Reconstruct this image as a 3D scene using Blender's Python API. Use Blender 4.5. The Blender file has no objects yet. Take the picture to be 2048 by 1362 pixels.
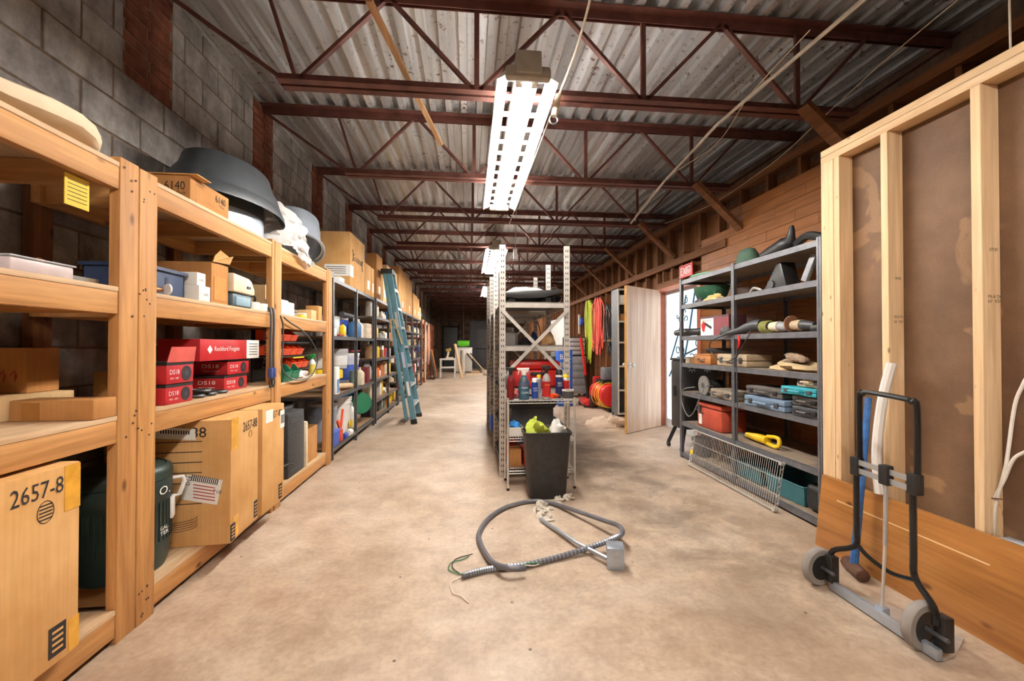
import bpy, bmesh, math, random
from mathutils import Vector, Matrix
R = math.radians
PI = math.pi
random.seed(7)
scene = bpy.context.scene
col = scene.collection

# ---------------------------------------------------------------- camera
F = 850.0; CX, CY = 1024.0, 681.0          # focal length and centre in pixels of a 2048 x 1362 frame
H = 1.213                                   # camera height
YAW = math.atan(86 / F); PIT = math.atan(9 / F)
cam_d = bpy.data.cameras.new('camera')
cam_d.sensor_width = 36.0
cam_d.lens = F * 36.0 / 2048.0
cam_d.clip_start = 0.05; cam_d.clip_end = 200
cam = bpy.data.objects.new('camera', cam_d); col.objects.link(cam)
cam.location = (0, 0, H)
cam.rotation_euler = (PI / 2 + PIT, 0, -YAW)
scene.camera = cam

# ---------------------------------------------------------------- world, exposure
world = bpy.data.worlds.new('world'); scene.world = world
world.use_nodes = True
_bg = world.node_tree.nodes['Background']
_bg.inputs[0].default_value = (0.80, 0.90, 1.0, 1)
_bg.inputs[1].default_value = 1.0
vs = scene.view_settings
vs.view_transform = 'Standard'; vs.look = 'None'; vs.gamma = 1.0
vs.use_curve_mapping = False
vs.exposure = 1.15
LAMP = 75.0           # emission strength of the fluorescent tubes
LAMP_COL = (1.0, 0.965, 0.915)

# ---------------------------------------------------------------- pixel -> place helpers (a pixel gives a direction, the plane touched gives the distance)
def ray(px, py):
    a = (px - CX) / F; b = (CY - py) / F
    fy = math.cos(PIT) - b * math.sin(PIT); u = math.sin(PIT) + b * math.cos(PIT)
    return (a * math.cos(YAW) + fy * math.sin(YAW), -a * math.sin(YAW) + fy * math.cos(YAW), u)
def pz(px, py, z=0.0):
    d = ray(px, py); t = (z - H) / d[2]; return Vector((d[0] * t, d[1] * t, z))
def pX(px, py, X):
    d = ray(px, py); t = X / d[0]; return Vector((X, d[1] * t, H + d[2] * t))
def pY(px, py, Y):
    d = ray(px, py); t = Y / d[1]; return Vector((d[0] * t, Y, H + d[2] * t))

# ---------------------------------------------------------------- materials
MATS = {}
def _nt(name):
    m = bpy.data.materials.new(name); m.use_nodes = True
    nt = m.node_tree; b = nt.nodes['Principled BSDF']
    return m, nt, b
def N(nt, t, **kw):
    n = nt.nodes.new(t)
    for k, v in kw.items():
        if k.startswith('i_'):
            n.inputs[k[2:].replace('_', ' ')].default_value = v
        else:
            setattr(n, k, v)
    return n
def ramp(nt, fac, stops):
    r = nt.nodes.new('ShaderNodeValToRGB')
    el = r.color_ramp.elements
    el[0].position, el[0].color = stops[0][0], (*stops[0][1], 1)
    el[1].position, el[1].color = stops[-1][0], (*stops[-1][1], 1)
    for p, c in stops[1:-1]:
        e = el.new(p); e.color = (*c, 1)
    nt.links.new(fac, r.inputs[0]); return r.outputs[0]
def mixc(nt, fac, a, b, mode='MIX'):
    m = nt.nodes.new('ShaderNodeMix'); m.data_type = 'RGBA'; m.blend_type = mode
    if isinstance(fac, (int, float)): m.inputs[0].default_value = fac
    else: nt.links.new(fac, m.inputs[0])
    for sock, v in ((6, a), (7, b)):
        if isinstance(v, tuple): m.inputs[sock].default_value = (*v[:3], 1)
        else: nt.links.new(v, m.inputs[sock])
    return m.outputs[2]
def coords(nt, scale=(1, 1, 1), kind='Object', rand=0.0):
    tc = nt.nodes.new('ShaderNodeTexCoord'); mp = nt.nodes.new('ShaderNodeMapping')
    mp.inputs['Scale'].default_value = scale
    nt.links.new(tc.outputs[kind], mp.inputs[0])
    if rand:
        oi = nt.nodes.new('ShaderNodeObjectInfo')
        ml = nt.nodes.new('ShaderNodeMath'); ml.operation = 'MULTIPLY'; ml.inputs[1].default_value = rand
        nt.links.new(oi.outputs['Random'], ml.inputs[0])
        cb = nt.nodes.new('ShaderNodeCombineXYZ')
        for k in range(3): nt.links.new(ml.outputs[0], cb.inputs[k])
        nt.links.new(cb.outputs[0], mp.inputs['Location'])
    return mp.outputs[0]
def noise(nt, vec, scale, detail=4, rough=0.55, dist=0.0):
    n = nt.nodes.new('ShaderNodeTexNoise'); n.inputs['Scale'].default_value = scale
    n.inputs['Detail'].default_value = detail; n.inputs['Roughness'].default_value = rough
    n.inputs['Distortion'].default_value = dist
    if vec is not None: nt.links.new(vec, n.inputs['Vector'])
    return n.outputs[0]
def bump(nt, b, h, strength=0.2, dist=0.01):
    bp = nt.nodes.new('ShaderNodeBump'); bp.inputs['Strength'].default_value = strength
    bp.inputs['Distance'].default_value = dist
    nt.links.new(h, bp.inputs['Height']); nt.links.new(bp.outputs[0], b.inputs['Normal'])
def lin(c):
    """sRGB 0-255 -> linear"""
    o = []
    for v in c:
        v /= 255.0
        o.append(v / 12.92 if v <= 0.04045 else ((v + 0.055) / 1.055) ** 2.4)
    return tuple(o)
def plain(name, rgb, rough=0.5, metal=0.0, var=0.12, nscale=14, alpha=1.0, trans=0.0, spec=0.5):
    if name in MATS: return MATS[name]
    m, nt, b = _nt(name)
    c = lin(rgb)
    v = coords(nt, rand=20)
    f = noise(nt, v, nscale, 4)
    lo = tuple(x * (1 - var) for x in c); hi = tuple(min(1, x * (1 + var) + 0.004) for x in c)
    nt.links.new(ramp(nt, f, [(0.3, lo), (0.7, hi)]), b.inputs['Base Color'])
    b.inputs['Roughness'].default_value = rough; b.inputs['Metallic'].default_value = metal
    b.inputs['Specular IOR Level'].default_value = spec
    if alpha < 1: b.inputs['Alpha'].default_value = alpha
    if trans: b.inputs['Transmission Weight'].default_value = trans
    MATS[name] = m; return m
def wood(name, rgb_lo, rgb_hi, axis=1, knots=True, rough=0.6, gscale=9.0, contrast=0.25, kscale=1.6):
    if name in MATS: return MATS[name]
    m, nt, b = _nt(name)
    sc = [gscale, gscale, gscale]; sc[axis] = gscale * 0.07
    v = coords(nt, tuple(sc), rand=30)
    f = noise(nt, v, 1.6, 6, 0.6, 1.2)
    c = ramp(nt, f, [(0.5 - contrast, lin(rgb_lo)), (0.5 + contrast, lin(rgb_hi))])
    sc2 = [60, 60, 60]; sc2[axis] = 2.0
    f2 = noise(nt, coords(nt, tuple(sc2), rand=30), 1.0, 2)
    c = mixc(nt, 0.22, c, ramp(nt, f2, [(0.35, (0.25, 0.25, 0.25)), (0.65, (1, 1, 1))]), 'MULTIPLY')
    if knots:
        sk = [5, 5, 5]; sk[axis] = 2.4
        vo = nt.nodes.new('ShaderNodeTexVoronoi'); vo.inputs['Scale'].default_value = kscale
        nt.links.new(coords(nt, tuple(sk), rand=30), vo.inputs['Vector'])
        k = ramp(nt, vo.outputs['Distance'], [(0.05, (1, 1, 1)), (0.13, (0, 0, 0))])
        kd = tuple(x * 0.42 for x in lin(rgb_lo))
        c = mixc(nt, k, c, kd)
    nt.links.new(c, b.inputs['Base Color'])
    b.inputs['Roughness'].default_value = rough
    b.inputs['Specular IOR Level'].default_value = 0.3
    bump(nt, b, f2, 0.12, 0.004)
    MATS[name] = m; return m

W_YEL = {a: wood('shelf_lumber_%d' % a, (160, 106, 56), (212, 158, 98), a) for a in (0, 1, 2)}
W_NEW = {a: wood('new_stud_lumber_%d' % a, (214, 172, 124), (244, 214, 172), a, kscale=2.6) for a in (0, 1, 2)}
W_OLD = {a: wood('old_lumber_%d' % a, (88, 54, 30), (140, 92, 56), a, rough=0.75) for a in (0, 1, 2)}
W_PLY = wood('shelf_plywood', (188, 150, 110), (222, 192, 156), 1, knots=False)
W_PLYDARK = wood('rack_particle_board', (128, 98, 70), (168, 134, 100), 1, knots=False)
W_OAK = wood('oak_board', (138, 86, 40), (188, 130, 70), 1, knots=True, rough=0.3, gscale=7)
W_PLANK = wood('stained_wall_plank', (108, 62, 24), (164, 102, 46), 1, knots=False, rough=0.5, gscale=12)
W_DOOR = wood('lauan_door_skin', (212, 178, 150), (240, 216, 192), 2, knots=False, rough=0.4, gscale=5, contrast=0.16)

def m_cardboard(name, lo, hi):
    m, nt, b = _nt(name)
    f = noise(nt, coords(nt, (2, 2, 2), rand=20), 2.2, 4)
    c = ramp(nt, f, [(0.3, lin(lo)), (0.7, lin(hi))])
    f2 = noise(nt, coords(nt, (90, 90, 3), rand=9), 1.0, 1)
    c = mixc(nt, 0.12, c, ramp(nt, f2, [(0.4, (0.5, 0.45, 0.4)), (0.6, (1, 1, 1))]), 'MULTIPLY')
    nt.links.new(c, b.inputs['Base Color']); b.inputs['Roughness'].default_value = 0.8
    b.inputs['Specular IOR Level'].default_value = 0.2
    bump(nt, b, f2, 0.08, 0.003)
    MATS[name] = m; return m
CARD = m_cardboard('cardboard', (196, 146, 88), (216, 170, 112))
CARD2 = m_cardboard('cardboard_brown', (168, 116, 66), (190, 138, 84))
CARD3 = m_cardboard('cardboard_pale', (206, 168, 116), (226, 192, 144))

def m_concrete():
    m, nt, b = _nt('concrete_floor')
    g = coords(nt, (1, 1, 1))
    n1 = noise(nt, g, 0.9, 8, 0.62)
    n2 = noise(nt, g, 5.0, 8, 0.7)
    n3 = noise(nt, g, 38.0, 4, 0.6)
    c = ramp(nt, n1, [(0.32, lin((180, 160, 140))), (0.5, lin((203, 185, 166))), (0.7, lin((218, 204, 188)))])
    c = mixc(nt, 0.45, c, ramp(nt, n2, [(0.36, lin((170, 148, 126))), (0.62, lin((255, 252, 247)))]), 'MULTIPLY')
    c = mixc(nt, 0.2, c, ramp(nt, n3, [(0.35, lin((150, 125, 100))), (0.6, (1, 1, 1))]), 'MULTIPLY')
    # worn grey traffic lane of the right-hand aisle
    sx = nt.nodes.new('ShaderNodeSeparateXYZ'); nt.links.new(g, sx.inputs[0])
    def band(sock, lo0, lo1, hi0, hi1):
        a = nt.nodes.new('ShaderNodeMapRange'); a.interpolation_type = 'SMOOTHSTEP'
        a.inputs[1].default_value = lo0; a.inputs[2].default_value = lo1; nt.links.new(sock, a.inputs[0])
        d = nt.nodes.new('ShaderNodeMapRange'); d.interpolation_type = 'SMOOTHSTEP'
        d.inputs[1].default_value = hi0; d.inputs[2].default_value = hi1
        d.inputs[3].default_value = 1; d.inputs[4].default_value = 0; nt.links.new(sock, d.inputs[0])
        x = nt.nodes.new('ShaderNodeMath'); x.operation = 'MULTIPLY'
        nt.links.new(a.outputs[0], x.inputs[0]); nt.links.new(d.outputs[0], x.inputs[1]); return x.outputs[0]
    bx = band(sx.outputs[0], 0.75, 1.35, 1.75, 2.15); by = band(sx.outputs[1], 1.0, 2.6, 6.0, 9.5)
    mm = nt.nodes.new('ShaderNodeMath'); mm.operation = 'MULTIPLY'
    nt.links.new(bx, mm.inputs[0]); nt.links.new(by, mm.inputs[1])
    st = ramp(nt, noise(nt, g, 2.6, 8, 0.68, 0.4), [(0.40, (0, 0, 0)), (0.62, (1, 1, 1))])
    m2 = nt.nodes.new('ShaderNodeMath'); m2.operation = 'MULTIPLY'
    nt.links.new(mm.outputs[0], m2.inputs[0]); nt.links.new(st, m2.inputs[1])
    m3 = nt.nodes.new('ShaderNodeMath'); m3.operation = 'MULTIPLY'; m3.inputs[1].default_value = 0.75
    nt.links.new(m2.outputs[0], m3.inputs[0])
    c = mixc(nt, m3.outputs[0], c, lin((112, 98, 84)))
    nt.links.new(c, b.inputs['Base Color'])
    nt.links.new(ramp(nt, n2, [(0.3, (0.42,) * 3), (0.7, (0.62,) * 3)]), b.inputs['Roughness'])
    vo = nt.nodes.new('ShaderNodeTexVoronoi'); vo.inputs['Scale'].default_value = 5.5; nt.links.new(g, vo.inputs['Vector'])
    sp = ramp(nt, vo.outputs['Distance'], [(0.028, (1, 1, 1)), (0.05, (0, 0, 0))])
    c = mixc(nt, sp, c, lin((96, 78, 62)))
    c = mixc(nt, 0.35, c, ramp(nt, noise(nt, g, 0.45, 9, 0.72, 0.8), [(0.44, lin((206, 180, 152))), (0.56, (1, 1, 1))]), 'MULTIPLY')
    nt.links.new(c, b.inputs['Base Color'])
    bump(nt, b, n2, 0.12, 0.01)
    MATS['concrete'] = m; return m
def m_block(name, lo, hi, soot=0.75):
    m, nt, b = _nt(name)
    oi = nt.nodes.new('ShaderNodeObjectInfo')
    tc = nt.nodes.new('ShaderNodeNewGeometry')
    f = noise(nt, coords(nt, (1, 1, 1), rand=40), 7, 6, 0.7)
    c = ramp(nt, f, [(0.3, lin(lo)), (0.72, lin(hi))])
    rr = ramp(nt, oi.outputs['Random'], [(0.0, (0.72, 0.70, 0.70)), (1.0, (1.0, 1.0, 1.0))])
    c = mixc(nt, 1.0, c, rr, 'MULTIPLY')
    # water streaks and soot with their own shape
    mp = nt.nodes.new('ShaderNodeMapping'); mp.inputs['Scale'].default_value = (1.6, 1.6, 0.35)
    nt.links.new(tc.outputs['Position'], mp.inputs[0])
    s = noise(nt, mp.outputs[0], 1.6, 6, 0.65, 0.3)
    c = mixc(nt, soot, c, ramp(nt, s, [(0.38, (0.20, 0.165, 0.14)), (0.60, (1, 1, 1))]), 'MULTIPLY')
    nt.links.new(c, b.inputs['Base Color']); b.inputs['Roughness'].default_value = 0.9
    b.inputs['Specular IOR Level'].default_value = 0.15
    bump(nt, b, f, 0.35, 0.01)
    MATS[name] = m; return m
def m_deck():
    m, nt, b = _nt('galvanised_roof_deck')
    tc = nt.nodes.new('ShaderNodeNewGeometry')
    def mapped(s):
        mp = nt.nodes.new('ShaderNodeMapping'); mp.inputs['Scale'].default_value = s
        nt.links.new(tc.outputs['Position'], mp.inputs[0]); return mp.outputs[0]
    c = ramp(nt, noise(nt, mapped((3, 0.4, 3)), 1.5, 4), [(0.3, lin((176, 175, 174))), (0.7, lin((228, 229, 230)))])
    spots = ramp(nt, noise(nt, mapped((1, 1, 1)), 17, 5, 0.75), [(0.57, (0, 0, 0)), (0.63, (1, 1, 1))])
    area = ramp(nt, noise(nt, mapped((1, 1, 1)), 1.1, 3), [(0.36, (0, 0, 0)), (0.60, (1, 1, 1))])
    mm = nt.nodes.new('ShaderNodeMath'); mm.operation = 'MULTIPLY'
    nt.links.new(spots, mm.inputs[0]); nt.links.new(area, mm.inputs[1])
    c = mixc(nt, mm.outputs[0], c, lin((104, 66, 44)))
    st = ramp(nt, noise(nt, mapped((7, 0.3, 1)), 1.0, 4), [(0.42, (0.45, 0.40, 0.36)), (0.58, (1, 1, 1))])
    c = mixc(nt, 0.5, c, st, 'MULTIPLY')
    nt.links.new(c, b.inputs['Base Color'])
    b.inputs['Roughness'].default_value = 0.36; b.inputs['Metallic'].default_value = 0.6
    MATS['deck'] = m; return m
def m_fiberboard():
    m, nt, b = _nt('hardboard_back')
    g = coords(nt)
    f = noise(nt, g, 1.8, 6, 0.65)
    c = ramp(nt, f, [(0.32, lin((88, 60, 38))), (0.7, lin((128, 96, 68)))])
    p = ramp(nt, noise(nt, g, 3.2, 3, 0.5, 0.6), [(0.60, (0, 0, 0)), (0.63, (1, 1, 1))])
    m2 = nt.nodes.new('ShaderNodeMath'); m2.operation = 'MULTIPLY'; m2.inputs[1].default_value = 0.35
    nt.links.new(p, m2.inputs[0])
    c = mixc(nt, m2.outputs[0], c, lin((178, 138, 96)))
    f3 = noise(nt, g, 120, 2)
    c = mixc(nt, 0.25, c, ramp(nt, f3, [(0.35, (0.5, 0.5, 0.5)), (0.65, (1, 1, 1))]), 'MULTIPLY')
    nt.links.new(c, b.inputs['Base Color']); b.inputs['Roughness'].default_value = 0.7
    MATS['fiberboard'] = m; return m
def emit(name, rgb, strength):
    if name in MATS: return MATS[name]
    m, nt, b = _nt(name)
    b.inputs['Base Color'].default_value = (*rgb, 1)
    b.inputs['Emission Color'].default_value = (*rgb, 1)
    b.inputs['Emission Strength'].default_value = strength
    MATS[name] = m; return m
CONCRETE = m_concrete()
BLOCK = m_block('concrete_block', (128, 122, 118), (192, 186, 180), 0.62)
MORTAR = m_block('mortar', (116, 94, 74), (158, 134, 110), 0.5)
BRICK = m_block('old_red_brick', (92, 48, 34), (150, 92, 70), 0.6)
BACKBLOCK = m_block('grimy_brown_block', (84, 66, 52), (128, 106, 88), 0.6)
DECK = m_deck()
FIBER = m_fiberboard()
RUSTY = plain('joist_primer', (98, 56, 46), 0.6, 0.2, 0.35, 9)
BROWNPANEL = wood('brown_wall_panel', (96, 58, 28), (136, 88, 48), 2, knots=False, rough=0.7)
DARK = plain('dark_void', (22, 20, 19), 0.9)
STEEL = plain('grey_rack_steel', (92, 92, 94), 0.45, 0.5, 0.15)
STEEL_L = plain('light_rack_steel', (186, 180, 172), 0.45, 0.25, 0.12)
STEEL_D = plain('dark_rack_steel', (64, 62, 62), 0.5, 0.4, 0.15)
CHROME = plain('chrome_wire', (222, 218, 212), 0.3, 0.55, 0.06)
GALV = plain('galvanised_steel', (176, 186, 198), 0.32, 0.6, 0.12, 5)
BLACK = plain('black_plastic', (30, 29, 29), 0.45)
BLACKM = plain('black_painted_metal', (34, 32, 31), 0.4, 0.2)
RUBBER = plain('grey_rubber', (138, 130, 124), 0.8)
WHITE = plain('white_plastic', (234, 230, 224), 0.45, 0, 0.04)
PAPER = plain('white_paper', (236, 232, 224), 0.8, 0, 0.04)
OFFW = plain('cream_plastic', (222, 206, 178), 0.5)
INK = plain('black_ink', (34, 28, 24), 0.8, 0, 0.05)
REDINK = plain('red_ink', (176, 62, 52), 0.8, 0, 0.05)
WINK = plain('white_ink', (240, 236, 230), 0.7, 0, 0.02)
TAPE = plain('amber_packing_tape', (214, 156, 52), 0.25, 0, 0.2, 20)
REDB = plain('red_carton', (176, 30, 36), 0.45, 0, 0.1)
RED = plain('red_paint', (204, 34, 30), 0.35, 0, 0.1)
ORANGE = plain('orange_plastic', (222, 74, 30), 0.4)
YELLOW = plain('yellow_plastic', (236, 196, 34), 0.4)
GREEN = plain('green_plastic', (22, 112, 78), 0.4)
DKGREEN = plain('dark_green_plastic', (30, 48, 44), 0.45, 0, 0.12, 6)
BLUE = plain('blue_plastic', (48, 82, 178), 0.4)
CYAN = plain('bright_blue_plastic', (40, 132, 208), 0.4)
NAVY = plain('navy_plastic', (52, 66, 96), 0.45)
TEAL = plain('teal_plastic', (56, 110, 118), 0.5)
LADDER = plain('blue_fibreglass', (92, 138, 152), 0.5, 0, 0.15)
ALU = plain('aluminium', (196, 200, 204), 0.35, 0.7, 0.08)
GREYP = plain('grey_plastic', (150, 152, 156), 0.5)
DKGREY = plain('dark_grey_plastic', (62, 62, 66), 0.5)
TAN = plain('tan_plastic', (186, 164, 134), 0.6, 0, 0.15)
GLASSY = plain('clear_plastic', (214, 216, 220), 0.2, 0, 0.05, alpha=0.55)
FILM = plain('milky_plastic_film', (226, 222, 216), 0.35, 0, 0.06, alpha=0.72)
SKIP = None

# ---------------------------------------------------------------- mesh builder
class MB:
    def __init__(s): s.v = []; s.f = []
    def _q(s, idx): s.f.append(tuple(idx))
    def box(s, x0, x1, y0, y1, z0, z1):
        b = len(s.v)
        for z in (z0, z1):
            s.v += [(x0, y0, z), (x1, y0, z), (x1, y1, z), (x0, y1, z)]
        for q in ((0, 3, 2, 1), (4, 5, 6, 7), (0, 1, 5, 4), (1, 2, 6, 5), (2, 3, 7, 6), (3, 0, 4, 7)):
            s._q([b + i for i in q])
        return s
    def cbox(s, c, sx, sy, sz): return s.box(c[0] - sx / 2, c[0] + sx / 2, c[1] - sy / 2, c[1] + sy / 2, c[2], c[2] + sz)
    def bar(s, p, q, w, h, up=(0, 0, 1)):
        p = Vector(p); q = Vector(q); d = (q - p).normalized(); u = Vector(up)
        if abs(d.dot(u)) > 0.98: u = Vector((1, 0, 0))
        r = d.cross(u).normalized(); u = r.cross(d)
        b = len(s.v)
        for e in (p, q):
            for a, c in ((-1, -1), (1, -1), (1, 1), (-1, 1)):
                s.v.append(tuple(e + r * (a * w / 2) + u * (c * h / 2)))
        for t in ((0, 1, 2, 3), (7, 6, 5, 4), (0, 4, 5, 1), (1, 5, 6, 2), (2, 6, 7, 3), (3, 7, 4, 0)):
            s._q([b + i for i in t])
        return s
    def tube(s, pts, r, n=8, closed=False, caps=True):
        pts = [Vector(p) for p in pts]; m = len(pts)
        rs = r if isinstance(r, (list, tuple)) else [r] * m
        b = len(s.v); prev = None
        for i, p in enumerate(pts):
            if closed: d = pts[(i + 1) % m] - pts[(i - 1) % m]
            else: d = pts[min(i + 1, m - 1)] - pts[max(i - 1, 0)]
            d.normalize()
            if prev is None:
                u = Vector((0, 0, 1)) if abs(d.z) < 0.9 else Vector((1, 0, 0))
            else: u = prev
            x = d.cross(u)
            if x.length < 1e-6: x = d.cross(Vector((0, 1, 0)))
            x.normalize(); u = x.cross(d).normalized(); prev = u
            for k in range(n):
                a = 2 * PI * k / n
                s.v.append(tuple(p + (x * math.cos(a) + u * math.sin(a)) * rs[i]))
        for i in range(m if closed else m - 1):
            j = (i + 1) % m
            for k in range(n):
                l = (k + 1) % n
                s._q((b + i * n + k, b + i * n + l, b + j * n + l, b + j * n + k))
        if caps and not closed:
            s._q([b + k for k in reversed(range(n))]); s._q([b + (m - 1) * n + k for k in range(n)])
        return s
    def cyl(s, p, q, r0, r1=None, n=14): return s.tube([p, q], [r0, r0 if r1 is None else r1], n)
    def lathe(s, prof, n=20, c=(0, 0, 0), sx=1.0, sy=1.0, cap0=True, cap1=True):
        b = len(s.v)
        for r, z in prof:
            for k in range(n):
                a = 2 * PI * k / n
                s.v.append((c[0] + r * math.cos(a) * sx, c[1] + r * math.sin(a) * sy, c[2] + z))
        for i in range(len(prof) - 1):
            for k in range(n):
                l = (k + 1) % n
                s._q((b + i * n + k, b + i * n + l, b + (i + 1) * n + l, b + (i + 1) * n + k))
        if cap0: s._q([b + k for k in reversed(range(n))])
        if cap1: s._q([b + (len(prof) - 1) * n + k for k in range(n)])
        return s
    def prism(s, pts, vec):
        b = len(s.v); n = len(pts); vec = Vector(vec)
        s.v += [tuple(p) for p in pts] + [tuple(Vector(p) + vec) for p in pts]
        s._q([b + i for i in reversed(range(n))]); s._q([b + n + i for i in range(n)])
        for i in range(n):
            j = (i + 1) % n; s._q((b + i, b + j, b + n + j, b + n + i))
        return s
    def quad(s, a, b_, c, d):
        b = len(s.v); s.v += [tuple(a), tuple(b_), tuple(c), tuple(d)]; s._q((b, b + 1, b + 2, b + 3)); return s
    def blob(s, c, rx, ry, rz, seed=0, amp=0.18, n=14, m=8, flat=True):
        rd = random.Random(seed); ph = [(rd.uniform(0, 6.28), rd.uniform(1, 3.9), rd.uniform(1, 3)) for _ in range(5)]
        b = len(s.v)
        for i in range(m + 1):
            t = PI * i / m - PI / 2
            for k in range(n):
                a = 2 * PI * k / n
                w = 1 + amp * sum(math.sin(p + round(f) * a + g * t * 1.7) for p, f, g in ph) / 2.2
                z = math.sin(t) * w
                if flat: z = max(z, -0.35)
                s.v.append((c[0] + rx * math.cos(t) * math.cos(a) * w, c[1] + ry * math.cos(t) * math.sin(a) * w, c[2] + rz * (z + (0.35 if flat else 0))))
        for i in range(m):
            for k in range(n):
                l = (k + 1) % n
                s._q((b + i * n + k, b + i * n + l, b + (i + 1) * n + l, b + (i + 1) * n + k))
        return s
    def xform(s, M, start=0):
        s.v = s.v[:start] + [tuple(M @ Vector(p)) for p in s.v[start:]]; return s
    def mesh(s, name, mat, smooth=False, bevel=0.0, off=None, seg=2):
        me = bpy.data.meshes.new(name)
        v = s.v if off is None else [(a - off[0], b - off[1], c - off[2]) for a, b, c in s.v]
        me.from_pydata(v, [], s.f); me.update()
        bm = bmesh.new(); bm.from_mesh(me)
        bmesh.ops.recalc_face_normals(bm, faces=bm.faces)
        if bevel:
            ed = [e for e in bm.edges if len(e.link_faces) == 2 and e.calc_face_angle(0) > 0.6]
            bmesh.ops.bevel(bm, geom=ed, offset=bevel, segments=seg, profile=0.5, affect='EDGES', clamp_overlap=True)
        bm.to_mesh(me); bm.free()
        if smooth or bevel:
            me.shade_smooth(); me.set_sharp_from_angle(angle=R(40))
        if mat is not None: me.materials.append(mat)
        return me
    def part(s, name, mat, parent, smooth=False, bevel=0.0, world=False, label=None, kind=None, seg=2):
        off = None
        if world:
            r = parent
            while r.parent: r = r.parent
            off = r.location
        o = bpy.data.objects.new(name, s.mesh(name, mat, smooth, bevel, off, seg)); col.objects.link(o)
        o.parent = parent
        if label: o['label'] = label
        if kind: o['kind'] = kind
        return o
    def single(s, name, mat, label, cat, loc=(0, 0, 0), rz=0.0, group=None, smooth=False, bevel=0.0, world=False, kind=None, seg=2):
        o = bpy.data.objects.new(name, s.mesh(name, mat, smooth, bevel, loc if world else None, seg)); col.objects.link(o)
        o.location = loc; o.rotation_euler = (0, 0, rz)
        tag(o, label, cat, group)
        if kind: o['kind'] = kind
        return o
def tag(o, label, cat, group=None):
    o['label'] = label; o['category'] = cat
    if group: o['group'] = group
def thing(name, label, cat, loc=(0, 0, 0), rz=0.0, group=None):
    o = bpy.data.objects.new(name, None); col.objects.link(o); o.empty_display_size = 0.1
    o.location = loc; o.rotation_euler = (0, 0, rz); tag(o, label, cat, group); return o
def struct(name, mb=None, mat=None, loc=(0, 0, 0), bevel=0.0):
    if mb is None:
        o = bpy.data.objects.new(name, None); col.objects.link(o); o.empty_display_size = 0.1
    else:
        o = bpy.data.objects.new(name, mb.mesh(name, mat, False, bevel)); col.objects.link(o)
    o.location = loc; o['kind'] = 'structure'; return o
def copy_tree(o, parent=None):
    c = o.copy(); col.objects.link(c); c.parent = parent
    for ch in list(o.children): copy_tree(ch, c)
    return c
def inst(me, name, parent, loc, rot=(0, 0, 0), scale=(1, 1, 1)):
    o = bpy.data.objects.new(name, me); col.objects.link(o); o.parent = parent
    o.location = loc; o.rotation_euler = rot; o.scale = scale; return o
def spline(pts, n=8, closed=False):
    """Catmull-Rom through pts"""
    P = [Vector(p) for p in pts]; out = []; m = len(P)
    for i in range(m if closed else m - 1):
        a, b, c, d = (P[(i - 1) % m], P[i], P[(i + 1) % m], P[(i + 2) % m]) if closed else (P[max(i - 1, 0)], P[i], P[i + 1], P[min(i + 2, m - 1)])
        for k in range(n):
            t = k / n
            out.append(0.5 * ((2 * b) + (c - a) * t + (2 * a - 5 * b + 4 * c - d) * t * t + (3 * b - a - 3 * c + d) * t ** 3))
    if not closed: out.append(P[-1])
    return out
_txt = {}
def text(s, size, mat, parent, o, right, up, width=None, name='lettering', bold=0.0, align='CENTER'):
    """flat print: text laid on a face, o = centre of the words"""
    cu = bpy.data.curves.new('t', 'FONT'); cu.body = s; cu.size = 1.0; cu.align_x = 'CENTER'; cu.align_y = 'CENTER'
    cu.offset = bold; cu.resolution_u = 2
    ob = bpy.data.objects.new('t', cu); col.objects.link(ob)
    dg = bpy.context.evaluated_depsgraph_get()
    me = bpy.data.meshes.new_from_object(ob.evaluated_get(dg)); bpy.data.objects.remove(ob); bpy.data.curves.remove(cu)
    xs = [v.co.x for v in me.vertices]; ys = [v.co.y for v in me.vertices]
    w = max(xs) - min(xs); h = max(ys) - min(ys); cxm = (max(xs) + min(xs)) / 2; cym = (max(ys) + min(ys)) / 2
    sy = size / h; sx = (width / w) if width else sy
    right = Vector(right).normalized(); up = Vector(up).normalized(); o = Vector(o)
    for v in me.vertices:
        v.co = o + right * ((v.co.x - cxm) * sx) + up * ((v.co.y - cym) * sy)
    me.materials.clear(); me.materials.append(mat); me.name = name
    ob = bpy.data.objects.new(name, me); col.objects.link(ob); ob.parent = parent
    return ob

# ================================================================ STRUCTURE
YB, YF = 23.0, -4.0          # back wall, wall behind the camera
XL, XR, XO = -2.0, 2.87, 3.65   # block wall, partition, outer right wall
ZD = 3.55                    # underside of the roof deck
struct('floor', MB().box(XL - 0.3, XO + 0.3, YF - 0.2, YB + 0.2, -0.15, 0.0), CONCRETE)

JOISTS = [2.87 + 1.485 * k for k in range(-4, 14)]
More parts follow.
